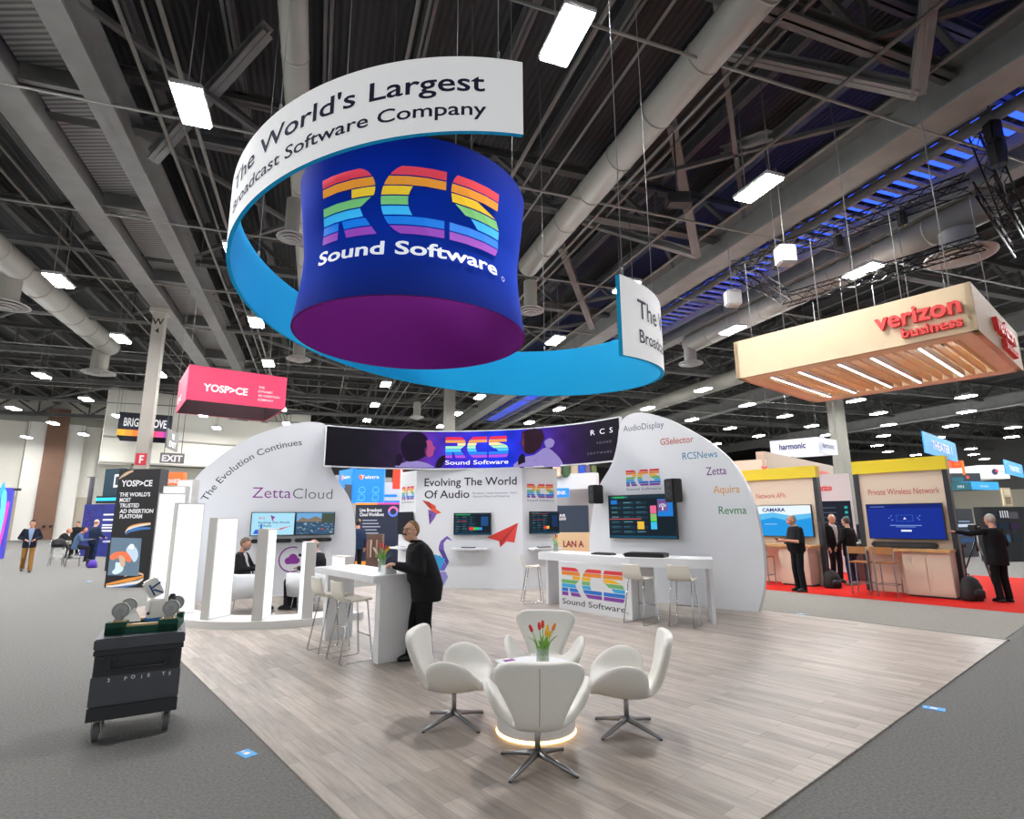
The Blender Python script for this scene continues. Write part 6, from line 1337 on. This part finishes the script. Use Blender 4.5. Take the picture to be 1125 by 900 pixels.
mb = MB()
for i in range(4):
    p, q = C4[i], C4[(i+1) % 4]; f = Fr(p+Vector((0, 0, z0)), q-p); L = (q-p).length; q_ = .02 if i % 2 == 0 else .53; mb.rect(q_, .0, L-q_, .03, f, mat('soffit_oak', 'E6C89C', .5, emit=.06, noise=.05, nscale=3), -.121, .40)  # border oak keeps a fainter emission of the same kind
mb.build('soffit_border', t)
n = 19
for i in range(n):
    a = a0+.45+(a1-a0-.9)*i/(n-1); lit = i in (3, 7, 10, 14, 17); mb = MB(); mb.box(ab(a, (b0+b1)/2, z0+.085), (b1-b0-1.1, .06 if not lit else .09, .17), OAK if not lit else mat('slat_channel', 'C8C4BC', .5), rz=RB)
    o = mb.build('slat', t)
    if lit: mb = MB(); mb.box(ab(a, (b0+b1)/2, z0+.005), (b1-b0-1.2, .06, .012), glow('slat_light', 'F4F2FF', 6.0), rz=RB); mb.build('light_strip', o)
mb = MB()
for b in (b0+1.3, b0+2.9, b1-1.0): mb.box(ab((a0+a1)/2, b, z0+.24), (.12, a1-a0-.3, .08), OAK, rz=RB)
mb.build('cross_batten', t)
f = Fr(ab(a1, b0, z0), -AX); mb = MB()
xa, ya = hit(f, 962, 357); xb, yb = hit(f, 1056, 333); mb.text('verizon', xa, .44, .40, f, REDL, d=.05, bold=.035, width=xb-xa, thick=.09); xa, _ = hit(f, 992, 370); xb, _ = hit(f, 1058, 350); mb.text('business', xa, .14, .23, f, REDL, d=.05, bold=.03, width=xb-xa, thick=.09); mb.build('lettering', t, label='red raised letters')
f = Fr(ab(a0, b0, z0), BX); mb = MB(); mb.text('verizon', 1.7, .40, .42, f, REDL, d=.05, bold=.035, width=2.2, thick=.09); mb.text('business', 2.5, .1, .23, f, REDL, d=.05, bold=.03, width=1.5, thick=.09); mb.build('lettering', t, label='red raised letters')
mb = MB()
for i in range(6):
    for b in (b0+.3, b1-.3): p = ab(a0+.4+(a1-a0-.8)*i/5, b, z1-.03); mb.tube([p, Vector((p.x, p.y, 8.9 if i % 2 else 12.5))], .012, CABLE, 5)
mb.build('cable', t)
# ---------------------------------------------------------------- network kiosks on the red carpet
BEI = mat('kiosk_beige', 'DCC8B2', .6); YEL = mat('kiosk_yellow', 'E6CC22', .5); POST = mat('kiosk_post', '22232A', .4); WOODT = mat('kiosk_wood', 'C79A62', .45, noise=.12, nscale=4, stretch=(1, 8, 1))
def kiosk(label, aL, aR, b, title, tx, tpx, tvpx, art, cab):
    L = aL-aR; o = ab(aL, b, .012); f = Fr(o, -AX); H1 = 2.77; t = thing('kiosk_wall', label, 'booth', ab((aL+aR)/2, b, .012))
    mb = MB(); mb.rect(.05, .0, L-.05, H1, f, BEI, 0, .1); mb.build('back_panel', t)
    mb = MB(); mb.rect(-.03, H1, L+.03, H1+.31, f, YEL, .06, .24); mb.build('header', t, label='yellow header')
    for x in (.02, L-.02): mb = MB(); mb.rect(x-.05, 0, x+.05, H1, f, POST, .05, .2); mb.build('post', t)
    mb = MB(); x0, y0 = hit(f, *tpx[0]); x1, _ = hit(f, *tpx[1]); mb.text(title, x0, y0, .15, f, mat('kiosk_red_ink', 'C0504A', .5), d=.004, width=x1-x0); mb.build('lettering', t)
    (xa, ya), (xb, yb) = hit(f, *tvpx[0]), hit(f, *tvpx[1]); tv(*art[:1], f, xa, ya, xb, yb, art[1])
    return f, L, t
def camara(mb, fr):
    mb.rect(0, 0, 1, 1, fr, U('1E9AE8', .9), 0); mb.poly([(0, .72), (.3, .78), (.6, .68), (1, .74), (1, 1), (0, 1)], fr, U('EAF6FE', .95), .001); mb.poly([(0, .5), (.3, .62), (.6, .48), (1, .6), (1, .74), (.6, .68), (.3, .78), (0, .72)], fr, U('60C4F4', .9), .001)
    mb.text('CAMARA', .10, .81, .12, fr, U('1A3A78', .9), d=.002, width=.44, bold=.05); mb.rect(.13, .38, .36, .40, fr, U('A8E0FA', .9), .002)
    for i in range(6): mb.ring(.6+.03*i, .15+.04*(i % 3), .03, .036, fr, U('50B8F8', .9), .002)
def private(mb, fr):
    mb.rect(0, 0, 1, 1, fr, U('10309C', .8), 0); mb.rect(0, .88, 1, 1, fr, U('0C2478', .8), .001); mb.rect(.05, .925, .25, .945, fr, U('7A9AE0', .8), .002)
    for (x0, y0, x1, y1) in ((.4, .5, .62, .505), (.4, .68, .62, .685), (.4, .5, .403, .685), (.617, .5, .62, .685)): mb.rect(x0, y0, x1, y1, fr, U('5A90F0', .9), .002)
    mb.poly([(.49, .56), (.51, .62), (.53, .56)], fr, U('E8F0FF', 1), .002)
    for x, y in ((.3, .6), (.33, .66), (.34, .54), (.68, .6), (.71, .66), (.7, .55)): mb.disc(x, y, .012, fr, U('7AB0F8', .9), .002, 10)
    mb.rect(.3, .37, .72, .39, fr, U('8AA8E8', .9), .002); mb.rect(.38, .33, .64, .345, fr, U('8AA8E8', .9), .002); mb.rect(.44, .2, .58, .25, fr, U('E8F0FF', 1), .002)
kA = lambda x, y: (930+x/3.913, 460+y/3.913); kB = lambda x, y: (800+x/5, 490+y/5)
f1, L1, k1 = kiosk('beige kiosk wall with yellow header and a dark blue screen', 5.10, 3.25, 15.5, 'Private Wireless Network', 0, (kA(95, 330), kA(402, 322)), (kA(107, 515), kA(415, 362)), ('dark blue wall screen on the right kiosk', private), 0)
f2, L2, k2 = kiosk('beige kiosk wall with yellow header and a light blue wave screen', 8.12, 6.1, 15.7, 'Network APIs', 0, (kB(156, 290), kB(318, 287)), (kB(180, 495), kB(463, 322)), ('light blue wave screen on the left kiosk', camara), 0)
def cabinet(label, aL, aR, bF, bB, topL, topR, lab2):
    t = thing('storage_cabinet', label, 'cabinet', ab((aL+aR)/2, (bF+bB)/2, .012), RB); w = aL-aR; d = bB-bF
    mb = MB(); mb.box((0, 0, .50), (d, w, .92), BEI); mb.box((.04, 0, .03), (d-.08, w-.02, .06), DGREY); mb.build('carcass', t, local=True)
    for s in (-1, 1):
        mb = MB(); mb.box((-d/2-.008, s*w/4, .51), (.018, w/2-.012, .86), BEI, bev=.003); dr = mb.build('door', t, local=True); mb = MB(); mb.box((-d/2-.022, s*.03, .90), (.012, .03, .015), ALU); mb.build('handle', dr, local=True)
    t2 = MB(); c = ab((topL+topR)/2, (bF+bB)/2-.03, 1.0); t2.box(c, (d+.1, topL-topR, .06), WOODT, rz=RB, bev=.004); t2.build('worktop', label=lab2, cat='worktop')
cabinet('low beige cabinet under the dark blue screen', 4.18, 3.30, 14.98, 15.42, 5.05, 3.28, 'wooden worktop along the right kiosk')
cabinet('low beige cabinet under the light blue wave screen', 7.0, 6.25, 15.10, 15.62, 8.05, 6.15, 'wooden worktop along the left kiosk')
for a, b, lab in ((4.2, 15.3, 'black soundbar on the right kiosk worktop below its screen'), (6.75, 15.5, 'black case on the left kiosk worktop beside the man in the polo shirt')):
    c = ab(a, b, 1.10); mb = MB(); mb.box(c, (.14, 1.3 if a < 5 else .5, .13 if a < 5 else .2), BLACK, rz=RB, bev=.03); mb.box(c+BX*-.071, (.004, 1.1 if a < 5 else .4, .08), DGREY, rz=RB); mb.build('soundbar' if a < 5 else 'equipment_case', label=lab, cat='speaker' if a < 5 else 'case')
WST = mat('stool_wood', 'A8713E', .5, noise=.12, nscale=6)
def wood_stool(p, rz, lab, first=[None]):
    if first[0]: return copy_thing(first[0], p, rz, lab)
    t = thing('counter_chair', lab, 'chair', p, rz, 'wood and metal stools by the kiosks'); first[0] = t
    mb = MB(); mb.box((0, 0, .71), (.40, .38, .03), WST, bev=.01); mb.build('seat', t, local=True); mb = MB(); mb.box((0, -.20, .98), (.40, .02, .16), WST, bev=.008); mb.build('backrest', t, local=True)
    for x in (-1, 1):
        mb = MB(); mb.bar((x*.19, -.19, 0), (x*.19, -.21, 1.06), .022, .022, ALU); mb.build('rear_leg', t, local=True); mb = MB(); mb.bar((x*.19, .18, 0), (x*.19, .17, .70), .022, .022, ALU); mb.build('front_leg', t, local=True)
    mb = MB()
    for z in (.25,): 
        for y in (-.19, .18): mb.bar((-.19, y, z), (.19, y, z), .018, .018, ALU)
        for x in (-.19, .19): mb.bar((x, -.19, z), (x, .18, z), .018, .018, ALU)
    mb.build('footrest', t, local=True); return t
wood_stool(ab(4.92, 14.68, .012), face(BX), 'wood and metal stool in front of the right kiosk'); wood_stool(ab(4.42, 14.72, .012), face(BX), 'wood and metal stool at the right kiosk, the one nearer the cabinet')
wood_stool(ab(7.32, 14.88, .012), face(BX), 'wood and metal stool at the left kiosk beside the arched panel edge'); wood_stool(ab(7.35, 15.0, .012)+AX*.0, face(BX), 'second wood and metal stool at the left kiosk, nearer its cabinet') if False else None
softbag('backpack', 'black backpack with buckles leaning on the right kiosk post', G(1069, 660, .012), .46, .3, .50, BAGB, R(20)); softbag('backpack', 'black bag standing at the foot of the left kiosk post', G(915, 646, .012), .40, .3, .42, BAGB, R(10)); softbag('handbag', 'dark bag on the red carpet under the right kiosk worktop', ab(4.8, 15.75, .012) if False else G(968, 634, .012), .5, .35, .35, BAGB, R(10), False)
# tall white panel with a dark screen between the kiosks
def vz(mb, fr, W, H, P): mb.text('verizon', W*.22, H*.83, .2, fr, REDL, d=.01, width=W*.34, bold=.04)
def vscr(mb, fr, W, H, P):
    mb.rect(W*.08, H*.3, W*.95, H*.72, fr, U('1E2634', .8), .01); r = random.Random(8)
    for i in range(7):
        y = H*(.34+.05*i); mb.rect(W*.14, y, W*.22, y+.08, fr, U(r.choice(('30A0A0', '60C0B0', '4080C0')), .9), .012); mb.rect(W*.28, y+.02, W*.6, y+.05, fr, U('4A5A70', .9), .012); mb.rect(W*.8, y, W*.87, y+.08, fr, U('30B0A8', .9), .012)
board('booth_wall', 'tall white panel with a dark status screen between the two kiosks', 'panel', 898, 521, 946, 628, 18.6, 18.0, mat('booth_white', 'DCDDDD', .6), {'lettering': vz, 'screen_print': vscr}, .15, True)
board('booth_wall', 'long beige booth wall with a red V behind the left kiosk', 'panel', 800, 506, 850, 600, 21.5, 20.6, BEI, {'lettering': lambda mb, fr, W, H, P: mb.poly([P(836, 512.5), P(839, 512.5), P(839.8, 515), P(840.8, 512.5), P(843.5, 512.5), P(840.6, 516.6), P(838.8, 516.6)], fr, REDL, .02)}, .3, True)
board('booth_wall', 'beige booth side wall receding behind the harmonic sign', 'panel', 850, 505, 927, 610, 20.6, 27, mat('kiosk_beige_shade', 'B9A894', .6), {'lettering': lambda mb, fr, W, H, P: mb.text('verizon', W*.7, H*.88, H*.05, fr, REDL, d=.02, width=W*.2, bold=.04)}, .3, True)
# tripod
t = thing('camera_tripod', 'black camera tripod beside the right kiosk post', 'tripod', G(1080, 640, .012)); p = G(1080, 640, .012); mb = MB(); mb.tube([p+Vector((0, 0, .8)), p+Vector((0, 0, 1.35))], .025, BLACK, 8); mb.build('column', t); mb = MB(); mb.box(p+Vector((0, 0, 1.42)), (.14, .28, .16), BLACK, bev=.02); mb.tube([p+Vector((.0, -.14, 1.42)), p+Vector((0, -.24, 1.42))], .045, BLACK, 10); mb.build('camera', t)
for k in range(3): a = k*2.094+.3; mb = MB(); mb.tube([p+Vector((0, 0, 1.1)), p+Vector((.45*math.cos(a), .45*math.sin(a), .0))], [.022, .014], BLACK, 8); mb.build('leg', t)
# ---------------------------------------------------------------- far right signs and booths
hA, hB, hC = G(847, 501, 4.8), G(900, 497, 4.8), G(921, 500, 4.8)
hangbox('white two sided box sign hanging left of the blue theatre sign', [hA, hB, hC, hA+(hC-hB)], 4.8, 5.55, mat('fabric_white', 'DCE0EC', .5), WHITE, [(0, lambda mb, f, L, H: mb.text('harmonic', L*.2, H*.35, H*.40, f, mat('ink_navy', '1A2460', .5), d=.03, width=L*.55, bold=.03)), (1, lambda mb, f, L, H: mb.text('harmonic', L*.2, H*.35, H*.36, f, mat('ink_navy', '1A2460', .5), d=.03, width=L*.6, bold=.02))])
board('theatre_sign', 'sky blue hanging sign above the right kiosk header', 'sign', 1018, 481, 1052, 503, 22, 26, mat('fabric_sky', '1E96DC', .5, emit=.2), {'lettering': lambda mb, fr, W, H, P: mb.text('THEATER 1', W*.2, H*.30, H*.42, fr, PW, d=.02, width=W*.62, bold=.03)}, .05)
board('theatre_sign', 'sky blue hanging sign farther right beside a white box sign', 'sign', 1106, 508, 1125, 523, 34, 38, mat('fabric_sky', '1E96DC', .5, emit=.2), {'lettering': lambda mb, fr, W, H, P: mb.text('THEATER 2', W*.2, H*.32, H*.38, fr, PW, d=.02, width=W*.62, bold=.03)}, .05)
board('hanging_sign', 'white hanging sign with a round red and blue mark at far right', 'hanging sign', 1078, 511, 1110, 526, 40, 40, mat('fabric_pale', 'D8D6D2', .5, emit=.1), {'emblem': lambda mb, fr, W, H, P: (mb.disc(W*.5, H*.5, H*.22, fr, mat('mark_navy', '24345A', .5), .03), mb.disc(W*.56, H*.56, H*.12, fr, mat('mark_red', 'D8404A', .5), .05), [mb.rect(W*(.68+.07*i), H*.45, W*(.71+.07*i), H*.55, fr, mat('txt_grey', 'A8AEC0', .5), .03) for i in range(4)])}, 3)
board('booth_header', 'teal booth header behind the right kiosk', 'panel', 1046, 530, 1068, 538.5, 32, 32, mat('teal_dark', '145A66', .5, emit=.1), {'lettering': lambda mb, fr, W, H, P: mb.text('HN', W*.3, H*.25, H*.4, fr, PW, d=.02, width=W*.3)}, .5); board('booth_header', 'light blue booth header right of the teal one', 'panel', 1068, 529.5, 1098, 538, 32, 33, mat('fabric_sky', '1E96DC', .5, emit=.2), {'lettering': lambda mb, fr, W, H, P: mb.text('amazon', W*.3, H*.3, H*.35, fr, PW, d=.02, width=W*.3)}, .5)
board('hanging_sign', 'orange hook shaped sign hanging behind the theatre sign', 'hanging sign', 1046, 506, 1058, 514, 27, 27, mat('sign_orange', 'E8542A', .5, emit=.2), {'hook': lambda mb, fr, W, H, P: (mb.rect(W*.85, -H*1.0, W*1.12, H*1.0, fr, mat('sign_orange2', 'EE7A30', .5, emit=.2), .02), mb.rect(W*.2, H*.3, W*.7, H*.6, fr, mat('sign_orange2', 'EE7A30', .5, emit=.2), .02))}, .3)
board('booth_header', 'dark red and green header strip under the orange hook sign', 'panel', 1046, 520, 1078, 529, 33, 33, mat('header_dark', '2A2E30', .5), {'lettering': lambda mb, fr, W, H, P: (mb.disc(W*.55, H*.5, H*.2, fr, REDL, .02), mb.rect(0, 0, W*.4, H*.5, fr, mat('teal_dark', '145A66', .5, emit=.1), .02))}, .5)
board('booth_wall', 'dark booth wall with blue screens behind the tripod', 'panel', 1050, 559, 1075, 605, 24, 25, mat('booth_navy', '1E2430', .5), {'screen_print': lambda mb, fr, W, H, P: (mb.rect(W*.25, H*.62, W*.95, H*.68, fr, U('C8D8F0', .9), .02), mb.rect(W*.25, H*.45, W*.95, H*.55, fr, U('4A80C0', .8), .02), mb.rect(W*.3, H*.72, W*.8, H*.75, fr, U('8AA0C0', .8), .02), mb.rect(W*.25, H*.3, W*.9, H*.4, fr, U('2A4A78', .8), .02))}, .3, True)
board('booth_wall', 'dark booth wall with stacked monitors at the right edge', 'panel', 1088, 557, 1140, 616, 22, 22, mat('booth_black', '15171C', .5), {'screen_print': lambda mb, fr, W, H, P: [mb.rect(W*x, H*y, W*(x+.2), H*(y+.13), fr, U(c, .7), .02) for x, y, c in ((.05, .78, '33424E'), (.3, .78, '2A3440'), (.55, .78, '5A5A60'), (.05, .58, '2A4A78'), (.3, .58, '20303E'), (.55, .58, '3A2A48'), (.05, .36, '1E3038'), (.3, .36, '40607A'), (.55, .36, '27303A'))], 'lettering': lambda mb, fr, W, H, P: [mb.rect(W*(.36+.05*i), H*.8, W*(.385+.05*i), H*.93, fr, PW, .03) for i in range(4)]}, .4, True)
board('wall_poster', 'tall tan poster on a stand beyond the right kiosk', 'poster', 1104, 536, 1113, 556, 26, 26, mat('poster_tan', 'C8B898', .6), {'print': lambda mb, fr, W, H, P: (mb.rect(W*.15, H*.1, W*.85, H*.5, fr, mat('poster_dark', '8A7A60', .6), .02), mb.rect(W*.15, H*.6, W*.85, H*.9, fr, mat('poster_pale', 'DCD0B4', .6), .02))}, .1)
t = thing('desk_counter', 'dark equipment desk with screens behind the white haired man', 'desk', Vector((10.9, 15.8, .012)), R(-10)); mb = MB(); mb.box((0, 0, .95), (2.6, .8, .08), BLACK); mb.build('top', t, local=True); mb = MB()
for x in (-1.2, 1.2): mb.box((x, 0, .455), (.08, .7, .91), BLACK)
mb.build('legs', t, local=True)
for i in range(3):
    p = Vector((10.9, 15.8, 0))+Matrix.Rotation(R(-10), 3, 'Z') @ Vector((-.8+.8*i, .1, 1.002)); tt = thing('desk_monitor', ('left', 'middle', 'right')[i]+' of the dark monitors on the equipment desk at right', 'screen', p, R(-10)); mb = MB(); mb.box((0, 0, .32), (.68, .05, .42), BLACK, bev=.01); mb.build('casing', tt, local=True); mb = MB(); mb.box((0, 0, .05), (.06, .06, .12), BLACK); mb.box((0, 0, .006), (.26, .2, .012), BLACK); mb.build('stand', tt, local=True); mb = MB(); mb.box((0, -.027, .33), (.64, .004, .37), U(('203440', '2A3A50', '1A2430')[i], .7)); mb.build('picture', tt, local=True)
# ================================================================== NEIGHBOURING BOOTHS
# --- light
w = bpy.data.worlds.new('hall_fill'); SC.world = w; w.use_nodes = True  # ambient fill light added from all around, no visible source
w.node_tree.nodes['Background'].inputs['Color'].default_value = (.95, .98, 1.0, 1); w.node_tree.nodes['Background'].inputs['Strength'].default_value = .62
SC.view_settings.view_transform = 'Standard'; SC.view_settings.look = 'None'; SC.view_settings.exposure = .58
SC.cycles.use_denoising = True; SC.cycles.max_bounces = 6; SC.cycles.sample_clamp_indirect = 4; SC.cycles.caustics_reflective = False; SC.cycles.caustics_refractive = False
